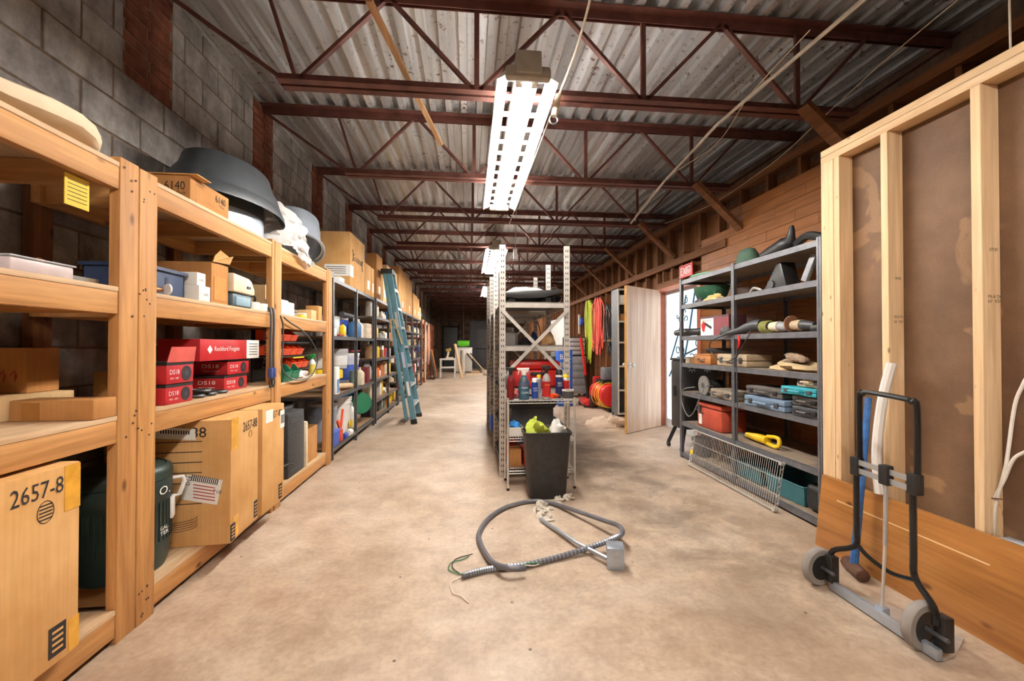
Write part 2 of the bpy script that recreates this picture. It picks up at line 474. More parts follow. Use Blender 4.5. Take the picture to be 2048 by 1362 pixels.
# --- left block wall: mortar bed with each block proud of it
wl = struct('wall_left', MB().box(XL - 0.2, XL - 0.006, YF, YB, 0, ZD + 0.05), MORTAR)
blk = MB().box(-0.09, 0.0, -0.194, 0.194, 0.005, 0.195).mesh('block', BLOCK, bevel=0.004, seg=1)
brk = MB().box(-0.09, 0.002, -0.094, 0.094, 0.003, 0.062).mesh('brick', BRICK, bevel=0.003, seg=1)
PATCH = [(y - 0.2, y + 0.2) for y in JOISTS]
rest = MB(); nblk = 0
for row in range(18):
    z0 = row * 0.2
    y = YF + (0.2 if row % 2 else 0.0)
    while y < YB:
        yc = y + 0.2
        hit = 2.79 < z0 < 3.5 and any(a - 0.19 < yc < b + 0.19 for a, b in PATCH)
        top = 0.195 if z0 + 0.2 <= ZD else ZD - z0
        if not hit:
            vis = (0.9 < yc < 11.6 and z0 >= 1.8) or (1.2 < yc < 4.7 and 0.95 <= z0 < 1.8)
            if vis and nblk < 300 and top > 0.19:
                inst(blk, 'block', wl, (XL + random.uniform(-0.002, 0.003), yc, z0)); nblk += 1
            else:
                rest.box(XL - 0.09, XL + random.uniform(-0.002, 0.003), yc - 0.194, yc + 0.194, z0 + 0.005, z0 + top)
        elif z0 < 3.5:
            # half blocks either side of the brick bearing patches
            for a, b in PATCH:
                if a - 0.19 < yc < b + 0.19:
                    if yc - 0.194 < a - 0.03: rest.box(XL - 0.09, XL, yc - 0.194, a - 0.008, z0 + 0.005, z0 + 0.195)
                    if yc + 0.194 > b + 0.03: rest.box(XL - 0.09, XL, b + 0.008, yc + 0.194, z0 + 0.005, z0 + 0.195)
        y += 0.4
rest.part('further_blocks', BLOCK, wl, kind='stuff')
for a, b in PATCH:
    if b < 0.5: continue
    for r in range(11):
        o = 0.0 if r % 2 else 0.05
        for k in range(2):
            inst(brk, 'brick', wl, (XL + random.uniform(-0.006, 0.004), a + 0.1 + 0.2 * k + (o - 0.025) * 0.4, 2.80 + r * 0.0655))
# --- outer right wall, back wall and wall behind the camera
wo = struct('wall_outer_right', MB().box(XO, XO + 0.2, YF, YB, 0, ZD + 0.05), BACKBLOCK)
wb = struct('wall_back', MB().box(XL - 0.2, XO + 0.2, YB, YB + 0.2, 0, ZD + 0.05), MORTAR)
bb = MB().box(-0.194, 0.194, -0.006, 0.05, 0.005, 0.195).mesh('block', BACKBLOCK)
for row in range(17):
    x = XL + (0.0 if row % 2 else 0.2)
    while x < XR:
        zc = row * 0.2
        if not ((-1.4 < x + 0.2 < -0.5 and zc < 2.15) or (0.0 < x + 0.2 < 1.2 and zc < 2.5)):
            inst(bb, 'block', wb, (x + 0.2, YB, zc))
        x += 0.4
struct('wall_front', MB().box(XL - 0.2, XO + 0.2, YF - 0.2, YF, 0, ZD + 0.05), MORTAR)
d1 = struct('door_1', MB().box(-1.34, -0.60, YB - 0.05, YB - 0.01, 0.0, 2.15), plain('charcoal_door', (70, 68, 68), 0.5), bevel=0.004)
fr = MB()
fr.box(-1.42, -1.34, YB - 0.08, YB, 0, 2.23); fr.box(-0.60, -0.53, YB - 0.08, YB, 0, 2.23); fr.box(-1.42, -0.53, YB - 0.08, YB, 2.15, 2.23)
fr.part('door_frame', DARK, d1)
d2 = struct('door_2', MB().box(0.34, 1.16, YB - 0.06, YB - 0.01, 0.0, 2.20), plain('grey_steel_door', (112, 112, 116), 0.45, 0.3), bevel=0.004)
fr = MB()
fr.box(0.05, 0.34, YB - 0.08, YB, 0, 2.52); fr.box(0.34, 1.22, YB - 0.08, YB, 2.20, 2.52); fr.box(1.16, 1.22, YB - 0.08, YB, 0, 2.2)
fr.part('door_frame', plain('grey_door_frame', (84, 84, 90), 0.5), d2)
MB().bar((0.34, YB - 0.09, 1.02), (1.16, YB - 0.09, 1.02), 0.05, 0.06).part('panic_bar', BLACKM, d2)
MB().box(0.40, 1.10, YB - 0.065, YB - 0.055, 1.2, 2.05).part('upper_panel', plain('grey_door_panel', (128, 128, 130), 0.5), d2, bevel=0.003)

# --- corrugated roof deck in sheets
ce = struct('ceiling')
prof = []
for k in range(6):
    x = k * 0.1524
    prof += [(x, 0.0), (x + 0.056, 0.0), (x + 0.066, 0.048), (x + 0.1424, 0.048)]
prof.append((0.9144, 0.0))
ln = (YB - YF) / 3
sh = MB()
for (x, z) in prof:
    sh.v += [(x, 0, z), (x, ln + 0.08, z)]
for i in range(len(prof) - 1):
    sh.f.append((2 * i, 2 * i + 1, 2 * i + 3, 2 * i + 2))
shm = sh.mesh('deck_sheet', DECK)
for i in range(7):
    for j in range(3):
        inst(shm, 'deck_sheet', ce, (XL - 0.06 + i * 0.9144, YF + j * ln - 0.04, ZD + 0.002 * (j % 2)))
MB().box(XL - 0.3, XO + 0.4, YF - 0.2, YB + 0.2, ZD + 0.055, ZD + 0.12).part('roof_insulation', DARK, ce)

# --- open-web steel joists
def make_joist():
    j = thing('steel_joist', 'x', 'joist', (0, 0, 0))
    m = MB()   # two back-to-back angles, deck sits on top
    for sg in (-1, 1):
        m.box(XL - 0.02, XO, sg * 0.012, sg * 0.018, 3.478, 3.543); m.box(XL - 0.02, XO, sg * 0.012, sg * 0.075, 3.538, 3.546)
    m.part('top_chord', RUSTY, j)
    m = MB()
    for sg in (-1, 1):
        m.box(-1.22, 2.82, sg * 0.012, sg * 0.018, 2.905, 2.965); m.box(-1.22, 2.82, sg * 0.012, sg * 0.066, 2.900, 2.906)
    m.part('bottom_chord', RUSTY, j)
    nodes = [-1.12 + 1.17 * k for k in range(4)]
    wv = MB().bar((0, 0, 2.93), (0, 0, 3.52), 0.022, 0.034, (1, 0, 0)).mesh('web_member', RUSTY)
    wr = MB().bar((0, 0, 2.935), (0.55, 0, 3.51), 0.022, 0.036, (0, 1, 0)).mesh('web_member', RUSTY)
    wq = MB().bar((0, 0, 2.935), (-0.55, 0, 3.51), 0.022, 0.036, (0, 1, 0)).mesh('web_member', RUSTY)
    we = MB().bar((XL, 0, 3.50), (-1.20, 0, 2.935), 0.022, 0.030, (0, 1, 0)).mesh('web_member', RUSTY)
    w2 = MB().bar((XO, 0, 3.50), (2.80, 0, 2.935), 0.022, 0.030, (0, 1, 0)).mesh('web_member', RUSTY)
    for x in nodes:
        if x > -1.0: inst(wv, 'web_member', j, (x, 0, 0))
        inst(wr, 'web_member', j, (x + 0.02, 0, 0))
        if x > -1.0: inst(wq, 'web_member', j, (x - 0.02, 0, 0))
    inst(we, 'web_member', j, (0, 0, 0)); inst(w2, 'web_member', j, (0, 0, 0))
    inst(MB().bar((-1.30, 0, 3.51), (-1.12, 0, 2.94), 0.022, 0.030, (0, 1, 0)).mesh('web_member', RUSTY), 'web_member', j, (0, 0, 0))
    return j
ORD = ['nearest', 'second', 'third', 'fourth', 'fifth', 'sixth', 'seventh', 'eighth', 'ninth', 'tenth', 'eleventh', 'twelfth', 'thirteenth', 'fourteenth', 'fifteenth', 'sixteenth']
jp = make_joist()
vis_j = [y for y in JOISTS if 2 < y < YB - 0.2]
for i, y in enumerate(vis_j):
    o = jp if i == 0 else copy_tree(jp)
    o.location = (0, y, 0)
    o['label'] = 'rusty red open-web steel joist under the roof deck, %s from the camera' % ORD[i]
    o['group'] = 'roof joists'

# --- right-hand partition of old studs
wr_ = struct('wall_right')
def wr_part(name, m, mat, **k): return m.part(name, mat, wr_, **k)
wr_part('top_plate', MB().box(XR - 0.02, XR + 0.12, YF, YB, 2.86, 2.93), W_OLD[1])
st = MB().box(0, 0.089, -0.019, 0.019, 0, 2.86).mesh('stud', W_OLD[2])
stc = MB().box(0, 0.089, -0.019, 0.019, 2.46, 2.86).mesh('stud', W_OLD[2])
y = 1.0
while y < YB:
    inst(stc if 4.85 < y < 6.2 else st, 'stud', wr_, (XR + 0.003, y, 0)); y += 0.405
pn = MB().box(0, 0.012, 0.005, 1.21, 0.0, 2.80).mesh('brown_panel', BROWNPANEL)
y = 6.25
while y < YB - 1.2:
    inst(pn, 'brown_panel', wr_, (XR + 0.095, y, 0)); y += 1.215
pn2 = MB().box(0, 0.012, 0.005, 1.6, 0.0, 2.78).mesh('brown_panel', BROWNPANEL)
for y in (-0.6, 1.0): inst(pn2, 'brown_panel', wr_, (XR + 0.095, y, 0))
pn3 = MB().box(0, 0.012, 0.005, 2.18, 2.30, 2.80).mesh('brown_panel', BROWNPANEL)
inst(pn3, 'brown_panel', wr_, (XR + 0.095, 2.61, 0)); inst(MB().box(0, 0.012, 0, 1.43, 2.34, 2.80).mesh('brown_panel', BROWNPANEL), 'brown_panel', wr_, (XR + 0.095, 4.8, 0))
wr_part('ledger', MB().box(XR - 0.04, XR, 4.45, YB, 2.31, 2.40), W_OLD[1], bevel=0.003)
wr_part('door_header', MB().box(XR - 0.01, XR + 0.09, 4.80, 6.25, 2.03, 2.14), W_OLD[1])
for yy in (4.97, 5.24, 5.5, 5.78, 6.05): inst(MB().box(0, 0.089, -0.019, 0.019, 2.14, 2.31).mesh('stud', W_OLD[2]), 'stud', wr_, (XR, yy, 0))
wr_part('filler_board', MB().box(XR + 0.07, XR + 0.085, 4.8, 6.25, 2.12, 2.33), BROWNPANEL)
# stained plank facing behind the rack; each plank its own piece
pl_m = {}
for row in range(28):
    z0 = 0.005 + row * 0.096
    if z0 > 2.62: break
    yy = 2.42 - (row * 0.37) % 0.62
    yend = 4.42 if z0 > 2.44 else 4.98
    while yy < yend:
        a = max(yy, 2.42); b = min(yy + 0.62, yend)
        if b - a > 0.03:
            key = round(b - a, 2)
            if key not in pl_m: pl_m[key] = MB().box(0, 0.014, 0.0008, b - a - 0.0008, 0.0008, 0.0952).mesh('plank', W_PLANK, bevel=0.0015, seg=1)
            inst(pl_m[key], 'plank', wr_, (XR - 0.014 + random.uniform(-0.0015, 0.0015), a, z0))
        yy += 0.62
# doorway of the exit with a daylit glazed door beyond
dj = struct('trim_1', MB().box(XR - 0.03, XR + 0.11, 6.16, 6.26, 0, 2.05), plain('red_brown_jamb', (168, 96, 66), 0.5))
MB().box(XR - 0.03, XR + 0.11, 4.98, 5.06, 0, 2.05).part('door_jamb', plain('red_brown_jamb', (168, 96, 66), 0.5), dj)
MB().box(XR - 0.03, XR + 0.11, 5.06, 6.16, 2.0, 2.05).part('door_head', plain('red_brown_jamb', (168, 96, 66), 0.5), dj)

# --- new stud wall in the right foreground
XS = 2.17
wn = struct('wall_right_new')
MB().box(XS, XS + 0.089, YF, 2.42, 2.33, 2.369).part('top_plate', W_NEW[1], wn, bevel=0.002)
MB().box(XS, XS + 0.089, YF, 2.42, 2.371, 2.41).part('top_plate', W_NEW[1], wn, bevel=0.002)
MB().box(XS, XS + 0.089, YF, 2.42, 0.0, 0.038).part('bottom_plate', W_NEW[1], wn, bevel=0.002)
sn = MB().box(0, 0.089, -0.019, 0.019, 0.038, 2.33).mesh('stud', W_NEW[2], bevel=0.002, seg=1)
sf = MB().box(0, 0.038, -0.0445, 0.0445, 0.038, 2.33).mesh('stud', W_NEW[2], bevel=0.002, seg=1)
inst(sf, 'stud', wn, (XS, 2.375, 0))
STUDY = [2.310 - 0.001, 2.018, 1.612, 1.206, 0.8, 0.394, -0.012]
for y in STUDY: inst(sn, 'stud', wn, (XS, y, 0))
fb = MB().box(0, 0.006, 0.002, 1.217, 0.0, 2.41).mesh('hardboard_panel', FIBER)
for y in (1.2, -0.02, -1.24, -2.46, -3.68): inst(fb, 'hardboard_panel', wn, (XS + 0.09, y, 0))
# grade stamps printed on the studs
for (y, z, s, w) in ((1.993, 1.56, 'HEM-FIR', 0.035), (1.993, 1.36, '096 & CN', 0.05), (1.993, 1.335, "65'  KD", 0.05),
                     (1.587, 1.62, 'STUD', 0.04), (1.587, 1.42, '096 & CN', 0.06), (1.587, 1.40, "65'  KD", 0.06)):
    text(s, 0.014, INK, wn, (XS + 0.055, y - 0.0012 + 0.006, z), (1, 0, 0), (0, 0, 1), width=w, name='grade_stamp')

# --- diagonal wooden braces from joists down to the partition
for i, y in enumerate(vis_j[:8]):
    top = Vector((2.36, y - 0.13, 2.91)); bot = Vector((2.865, y - 0.13, 2.44 if i else 2.62))
    if i == 0: bot = Vector((2.62, y - 0.13, 2.63)); top = Vector((2.33, y - 0.13, 2.89))
    MB().bar(top, bot, 0.038, 0.10, (0, 1, 0)).single('wooden_brace', W_OLD[1], 'rough brown diagonal wooden brace from roof joist to right partition, %s from the camera' % ORD[i], 'brace', tuple(bot), group='diagonal wall braces', world=True)

# --- long conduit, stick and wires under the joists
MB().tube([(1.95, -0.5, 2.878), (1.88, 2.3, 2.878), (1.86, 3.0, 2.878), (1.97, 4.1, 2.878), (2.2, 5.6, 2.878)], 0.012, 8).single('conduit_pipe', plain('conduit_zinc', (214, 208, 198), 0.4, 0.4), 'long pale metal conduit running under the joists on the right', 'conduit', (1.95, -0.5, 2.878), world=True, smooth=True)
MB().bar((-0.52, 2.25, 3.005), (-0.25, 3.80, 2.995), 0.036, 0.020).single('wood_strip', wood('old_lath', (140, 96, 58), (206, 168, 124), 1, knots=False), 'loose pale wood strip lying across the joist left of the lamp', 'wood strip', (-0.52, 2.25, 3.005), world=True)
def wire(name, pts, r, mat, label, cat, n=6, k=8):
    pts = spline(pts, k); return MB().tube(pts, r, n).single(name, mat, label, cat, tuple(pts[0]), world=True, smooth=True)
WCORD = plain('white_cord', (214, 200, 178), 0.5)
wire('hanging_wire', [pz(1915, 0, 2.85), pz(1760, 130, 2.88), pz(1640, 240, 2.86), pz(1540, 330, 2.88), pz(1420, 410, 2.87), pz(1330, 447, 2.86)], 0.003, WCORD, 'thin pale wire sagging from the roof towards the old wooden plate', 'wire')
wire('hanging_wire', [pz(1620, 60, 2.9), pz(1500, 190, 2.86), pz(1430, 290, 2.80), pz(1330, 360, 2.84), pz(1270, 432, 2.86)], 0.003, WCORD, 'thin tan wire looping beneath the long conduit', 'wire')
wire('drop_wire', [(2.19, 1.52, 3.55), (2.20, 1.515, 3.0), (2.2, 1.51, 2.412)], 0.004, WCORD, 'white wire hanging straight down to the new top plate', 'wire')

# --- fluorescent lamps
TUBE = emit('fluorescent_tube', LAMP_COL, LAMP)
LWHITE = plain('lamp_white_enamel', (246, 242, 234), 0.35, 0, 0.02)
LGREY = plain('lamp_end_grey', (168, 160, 148), 0.5)
def make_lamp():
    t = thing('fluorescent_lamp', 'x', 'lamp')
    L = 2.42
    MB().box(-0.07, 0.07, -L / 2 + 0.02, L / 2 - 0.02, 0.055, 0.125).part('housing', LWHITE, t, bevel=0.01)
    MB().box(-0.064, 0.064, -L / 2, L / 2, 0.045, 0.056).part('reflector', LWHITE, t)
    for sg in (-1, 1):
        w = MB()
        # side wing joined to the centre by bridges so that slots stay open
        a = Vector((sg * 0.125, 0, 0.045)); b = Vector((sg * 0.185, 0, 0.0))
        w.bar((sg * 0.150, -L / 2, 0.022), (sg * 0.150, L / 2, 0.022), 0.080, 0.004, (sg * 0.55, 0, 1))
        k = 0
        for y in [x * 0.2 - L / 2 + 0.05 for x in range(13)]:
            if y < L / 2: w.box(min(sg * 0.062, sg * 0.122), max(sg * 0.062, sg * 0.122), y - 0.03, y + 0.03, 0.043, 0.047)
        w.part('wing', LWHITE, t)
        MB().cyl((sg * 0.048, -L / 2 + 0.05, 0.02), (sg * 0.048, L / 2 - 0.05, 0.02), 0.019, n=10).part('tube', TUBE, t, smooth=True)
        for e in (-1, 1):
            MB().box(sg * 0.048 - 0.02, sg * 0.048 + 0.02, e * (L / 2 - 0.05) - 0.012, e * (L / 2 - 0.05) + 0.012, -0.004, 0.05).part('lampholder', WHITE, t)
    MB().box(-0.135, 0.135, -L / 2 - 0.04, -L / 2 + 0.025, 0.0, 0.075).part('end_cap', LGREY, t, bevel=0.02)
    MB().box(-0.11, 0.11, L / 2 - 0.02, L / 2 + 0.03, 0.0, 0.07).part('end_cap', LWHITE, t, bevel=0.015)
    MB().box(-0.075, 0.075, -L / 2 - 0.055, -L / 2 + 0.05, 0.02, 0.15).part('junction_box', LGREY, t, bevel=0.008)
    for y in (-0.81, 0.675):
        MB().cyl((0, y, 0.11), (0, y, 0.1295), 0.012, n=6).part('hanger_rod', STEEL, t)
    return t
LAMPS = [(0.345, 3.68, 'large fluorescent lamp with white reflector hanging nearest above the aisle'),
         (0.45, 8.135, 'second fluorescent lamp hanging beyond the tall slotted rack post'),
         (0.55, 12.59, 'third fluorescent lamp seen small above the far aisle'),
         (1.75, 17.045, 'farthest fluorescent lamp, added to brighten the back wall, mostly hidden behind the slotted rack'),  # added light source, keeps the back wall from going nearly black
         (0.25, -0.775, 'fluorescent lamp hanging behind the camera over the floor'),]
lp = make_lamp()
for i, (x, y, lab) in enumerate(LAMPS):
    o = lp if i == 0 else copy_tree(lp)
    o.location = (x, y, 2.77); o['label'] = lab; o['group'] = 'fluorescent lamps'
# pull cord with socket beside the first lamp
t = thing('lamp_cord', 'white cord with hook and socket beside the nearest lamp', 'lamp cord', (0.56, 2.74, 2.70))
MB().tube(spline([pY(1185, -40, 2.3), pY(1180, 0, 2.35), pY(1152, 100, 2.55), pY(1118, 190, 2.74)], 6), 0.008, 7).part('cord', WCORD, t, world=True, smooth=True)
MB().cyl(pY(1117, 190, 2.74), pY(1108, 232, 2.74), 0.02).part('socket', OFFW, t, world=True, smooth=True)
MB().tube([(0.555 + 0.028 * math.cos(a * PI / 5), 2.75, 2.70 + 0.028 * math.sin(a * PI / 5)) for a in range(10)], 0.006, 6, closed=True).part('hook_ring', STEEL, t, world=True, smooth=True)
MB().tube(spline([(0.56, 2.78, 2.80), (0.57, 3.4, 2.84), (0.56, 4.6, 2.86), (0.55, 5.9, 2.88)], 5), 0.006, 6).part('cord', WCORD, t, world=True, smooth=True)
# outlet dropped above the centre rack
t = thing('hanging_outlet', 'small white outlet box hanging on a cord between the lamps', 'outlet', (0.72, 6.6, 2.6))
MB().cyl((0.72, 6.6, 2.72), (0.74, 6.6, 3.56), 0.005, n=6).part('cord', WCORD, t, world=True)
MB().box(0.69, 0.75, 6.58, 6.62, 2.56, 2.72).part('box', WHITE, t, world=True, bevel=0.006)

# ================================================================ GENERIC ITEMS
# local frame of every item: front faces -Y, width along X, base at z = 0, centred in X and Y
FR = {'L': R(90), 'R': R(-90), 'C': 0.0}
def carton(label, loc, rz, w, d, h, mat=CARD, name='cardboard_box', cat='box', group=None, tape=None, words=(), tag_=(), open_=False, seam=True):
    t = thing(name, label, cat, loc, rz, group)
    if open_:
        m = MB(); e = 0.005
        m.box(-w/2, w/2, -d/2, d/2, 0, e)
        m.box(-w/2, -w/2 + e, -d/2, d/2, e, h); m.box(w/2 - e, w/2, -d/2, d/2, e, h)
        m.box(-w/2 + e, w/2 - e, -d/2, -d/2 + e, e, h); m.box(-w/2 + e, w/2 - e, d/2 - e, d/2, e, h)
        m.part('body', mat, t)
    else:
        MB().box(-w/2, w/2, -d/2, d/2, 0, h).part('body', mat, t, bevel=min(0.006, h * 0.05))
        if seam: MB().box(-w/2 + 0.004, w/2 - 0.004, -0.0015, 0.0015, h - 0.001, h + 0.0012).part('top_seam', INK, t)
    if tape:
        MB().box(-0.028, 0.028, -d/2 - 0.0015, -d/2 + 0.001, h - tape, h - 0.003).part('tape', TAPE, t)
    for (s, x, z, sz, face, wd, mt) in words:
        o, r = {'f': ((x, -d/2 - 0.0018, z), (1, 0, 0)), 'l': ((-w/2 - 0.0018, x, z), (0, -1, 0)), 'r': ((w/2 + 0.0018, x, z), (0, 1, 0))}[face]
        text(s, sz, mt, t, o, r, (0, 0, 1), width=wd)
    for (x, z, lw, lh, face, mt) in tag_:
        m = MB()
        if face == 'f': m.box(x - lw/2, x + lw/2, -d/2 - 0.0012, -d/2 + 0.001, z - lh/2, z + lh/2)
        elif face == 'l': m.box(-w/2 - 0.0012, -w/2 + 0.001, x - lw/2, x + lw/2, z - lh/2, z + lh/2)
        elif face == 'r': m.box(w/2 - 0.001, w/2 + 0.0012, x - lw/2, x + lw/2, z - lh/2, z + lh/2)
        m.part('paper_label', mt, t)
    return t
def bucket(label, loc, r, h, mat, lid=None, band=None, rz=0.0, name='bucket', bail=True, group=None, n=24):
    t = thing(name, label, 'bucket', loc, rz, group)
    r0 = r * 0.86
    hh = h * 0.82
    prof = [(r0, 0), (r0 + (r - r0) * 0.8, hh), (r * 1.03, hh), (r * 1.03, hh + 0.012), (r * 0.985, hh + 0.012), (r, h * 0.9), (r * 1.03, h * 0.9), (r * 1.03, h * 0.92), (r, h * 0.92), (r * 1.0, h)]
    if lid is None: prof += [(r * 0.96, h), (r0 * 0.95, 0.02)]
    MB().lathe(prof, n).part('body', mat, t, smooth=True)
    if lid is not None:
        MB().lathe([(r * 1.04, h - 0.02), (r * 1.05, h), (r * 1.03, h + 0.012), (r * 0.93, h + 0.012), (r * 0.9, h + 0.004)], n).part('lid', lid, t, smooth=True)
    if band is not None:
        rb = r0 + (r - r0) * 0.5
        MB().lathe([(r0 + (r - r0) * 0.2 + 0.0012, hh * 0.22), (r0 + (r - r0) * 0.66 + 0.0012, hh * 0.8)], n, cap0=False, cap1=False).part('printed_band', band, t, smooth=True)
    if bail:
        pts = [(r * 1.04 * math.cos(a), r * 1.04 * math.sin(a) * 0.35 - r * 0.2, hh + 0.01 - abs(math.sin(a)) * r * 0.9) for a in [PI + PI * k / 10 for k in range(11)]]
        MB().tube(pts, 0.0025, 5).part('bail_handle', STEEL, t, smooth=True)
    return t
def lathe_thing(name, label, cat, loc, prof, mat, extra=(), rz=0, group=None, n=16, sx=1, sy=1):
    """extra: (part name, profile, material)"""
    t = thing(name, label, cat, loc, rz, group)
    MB().lathe(prof, n, sx=sx, sy=sy).part('body', mat, t, smooth=True)
    for nm, pr, mt in extra: MB().lathe(pr, n, sx=sx, sy=sy).part(nm, mt, t, smooth=True)
    return t
def can(label, loc, r, h, mat, lidm, band=None, name='paint_can', cat='can', group=None):
    ex = [('lid', [(r * 0.98, h), (r * 0.98, h + 0.004), (r * 0.86, h + 0.004), (r * 0.84, h - 0.002)], lidm)]
    if band is not None: ex.append(('printed_label', [(r + 0.001, h * 0.1), (r + 0.001, h * 0.88)], band))
    return lathe_thing(name, label, cat, loc, [(r, 0), (r, h * 0.98), (r * 1.02, h), (r * 0.97, h)], mat, ex, group=group)
def jug(label, loc, rz, w, d, h, mat, capm, band=None, name='plastic_jug', cat='jug', group=None):
    t = thing(name, label, cat, loc, rz, group)
    m = MB().box(-w/2, w/2, -d/2, d/2, 0, h * 0.68)
    m.v += [(-w * 0.14, -d * 0.14, h * 0.88), (w * 0.14, -d * 0.14, h * 0.88), (w * 0.14, d * 0.14, h * 0.88), (-w * 0.14, d * 0.14, h * 0.88)]
    m.f.pop(1)
    for a, b in ((4, 5), (5, 6), (6, 7), (7, 4)): m.f.append((a, b, b + 4, a + 4))
    m.f.append((8, 9, 10, 11))
    m.part('body', mat, t, bevel=min(w, d) * 0.12)
    MB().cyl((0, 0, h * 0.86), (0, 0, h), min(w, d) * 0.17, n=12).part('cap', capm, t, smooth=True)
    if band is not None: MB().box(-w/2 * 0.86, w/2 * 0.86, -d/2 - 0.001, -d/2 + 0.002, h * 0.12, h * 0.55).part('printed_label', band, t)
    return t
def aerosol(label, loc, r, h, mat, capm, band=None, capw=0.8, group=None, rz=0, words=()):
    ex = [('dome', [(r, h * 0.80), (r * 0.9, h * 0.84), (r * 0.55, h * 0.88)], ALU), ('cap', [(r * capw, h * 0.82), (r * capw, h * 0.96), (r * capw * 0.8, h)], capm)]
    if band is not None: ex.append(('printed_label', [(r + 0.0008, h * 0.06), (r + 0.0008, h * 0.74)], band))
    t = lathe_thing('aerosol_can', label, 'spray can', loc, [(r * 0.96, 0), (r, 0.005), (r, h * 0.8)], mat, ex, group=group, rz=rz)
    for (s, z, sz, wd, mt) in words: text(s, sz, mt, t, (0, -r - 0.004, z), (1, 0, 0), (0, 0, 1), width=wd)
    return t
def trigger_bottle(label, loc, r, h, mat, headm, band=None, rz=0, flip=1, words=(), shoulder=None, group=None):
    t = thing('trigger_spray_bottle', label, 'spray bottle', loc, rz, group)
    MB().lathe([(r * 0.95, 0), (r, 0.006), (r, h * 0.56), (r * 0.8, h * 0.66), (r * 0.42, h * 0.74), (r * 0.36, h * 0.80)], 16).part('body', mat, t, smooth=True)
    if band is not None: MB().lathe([(r + 0.0008, h * 0.06), (r + 0.0008, h * 0.52)], 16, cap0=False, cap1=False).part('printed_label', band, t, smooth=True)
    if shoulder is not None: MB().lathe([(r * 1.01, h * 0.56), (r * 0.81, h * 0.66), (r * 0.44, h * 0.73)], 16, cap0=False, cap1=False).part('shoulder', shoulder, t, smooth=True)
    MB().cyl((0, 0, h * 0.76), (0, 0, h * 0.85), r * 0.45, n=12).part('collar', headm, t, smooth=True)
    f = flip
    MB().prism([(-f * r * 0.5, -0.012, h * 0.85), (f * r * 0.5, -0.012, h * 0.85), (f * r * 0.9, -0.012, h * 0.90), (f * r * 1.0, -0.012, h), (-f * r * 1.2, -0.012, h), (-f * r * 1.35, -0.012, h * 0.94), (-f * r * 0.55, -0.012, h * 0.91)], (0, 0.024, 0)).part('trigger_head', headm, t, bevel=0.003)
    MB().prism([(-f * r * 0.75, -0.006, h * 0.92), (-f * r * 1.0, -0.006, h * 0.92), (-f * r * 1.25, -0.006, h * 0.80), (-f * r * 1.1, -0.006, h * 0.78)], (0, 0.012, 0)).part('trigger', headm, t)
    for (s, z, sz, wd, mt) in words: text(s, sz, mt, t, (0, -r - 0.004, z), (1, 0, 0), (0, 0, 1), width=wd)
    return t
def tool_case(label, loc, rz, w, d, h, mat, latch, group=None, name='tool_case', tilt=0.0):
    t = thing(name, label, 'tool case', loc, rz, group)
    MB().box(-w/2, w/2, -d/2, d/2, 0, h * 0.48).part('lower_shell', mat, t, bevel=h * 0.13)
    MB().box(-w/2, w/2, -d/2, d/2, h * 0.50, h).part('upper_shell', mat, t, bevel=h * 0.13)
    hd = MB(); a = w * 0.16
    hd.tube([(-a, -d/2 + 0.005, h * 0.5), (-a, -d/2 - 0.028, h * 0.5), (a, -d/2 - 0.028, h * 0.5), (a, -d/2 + 0.005, h * 0.5)], 0.009, 6)
    hd.part('handle', mat, t, smooth=True)
    for sg in (-1, 1):
        MB().box(sg * w * 0.32 - 0.022, sg * w * 0.32 + 0.022, -d/2 - 0.008, -d/2 + 0.004, h * 0.28, h * 0.72).part('latch', latch, t, bevel=0.003)
    return t
def rag(label, loc, rx, ry, rz_, mat, seed, cat='cloth', name='rag', group=None, amp=0.3):
    return MB().blob((0, 0, 0), rx, ry, rz_, seed, amp, 18, 10).single(name, mat, label, cat, loc, group=group, smooth=True)

# ================================================================ LEFT WOODEN SHELVES
XF = -1.42
ws = thing('wooden_shelf_unit', 'long yellow lumber shelf unit with thick posts along the block wall', 'shelf unit', (-1.7, 2.6, 0))
def wsp(name, m, mat, **k): return m.part(name, mat, ws, world=True, **k)
LV = [0.14, 0.925, 1.45, 1.96]
for y0, y1, spl, yb in ((0.50, 0.60, None, 0.52), (1.885, 2.09, 1.985, 2.11), (3.235, 3.385, 3.275, 3.02), (4.43, 4.585, 4.47, 4.46)):
    cuts = [(y0, y1)] if spl is None else [(y0, spl - 0.0015), (spl + 0.0015, y1)]
    for i, (a, b) in enumerate(cuts):
        wsp('post', MB().box(XF - 0.042, XF + (0.003 if i else 0.0), a, b, 0.0, 1.985 - 0.006 * i), W_YEL[2], bevel=0.003)
    wsp('back_post', MB().box(-1.99, -1.945, yb, yb + 0.089, 0.0, 1.93), W_OLD[2])
BAYS = [(0.602, 1.883), (2.092, 3.233), (3.387, 4.428)]
for a, b in BAYS:
    for z in LV:
        wsp('front_rail', MB().box(XF - 0.042, XF - 0.004, a, b, z - 0.11, z - 0.02), W_YEL[1], bevel=0.002)
        wsp('back_rail', MB().box(-1.943, -1.905, a, b, z - 0.11, z - 0.02), W_YEL[1])
        wsp('deck_board', MB().box(-1.985, XF - 0.002, a, b, z - 0.019, z), W_PLY, bevel=0.001)
        for yy in (a + 0.02, (a + b) / 2, b - 0.06):
            wsp('cross_joist', MB().box(-1.903, XF - 0.044, yy, yy + 0.038, z - 0.11, z - 0.021), W_YEL[0])
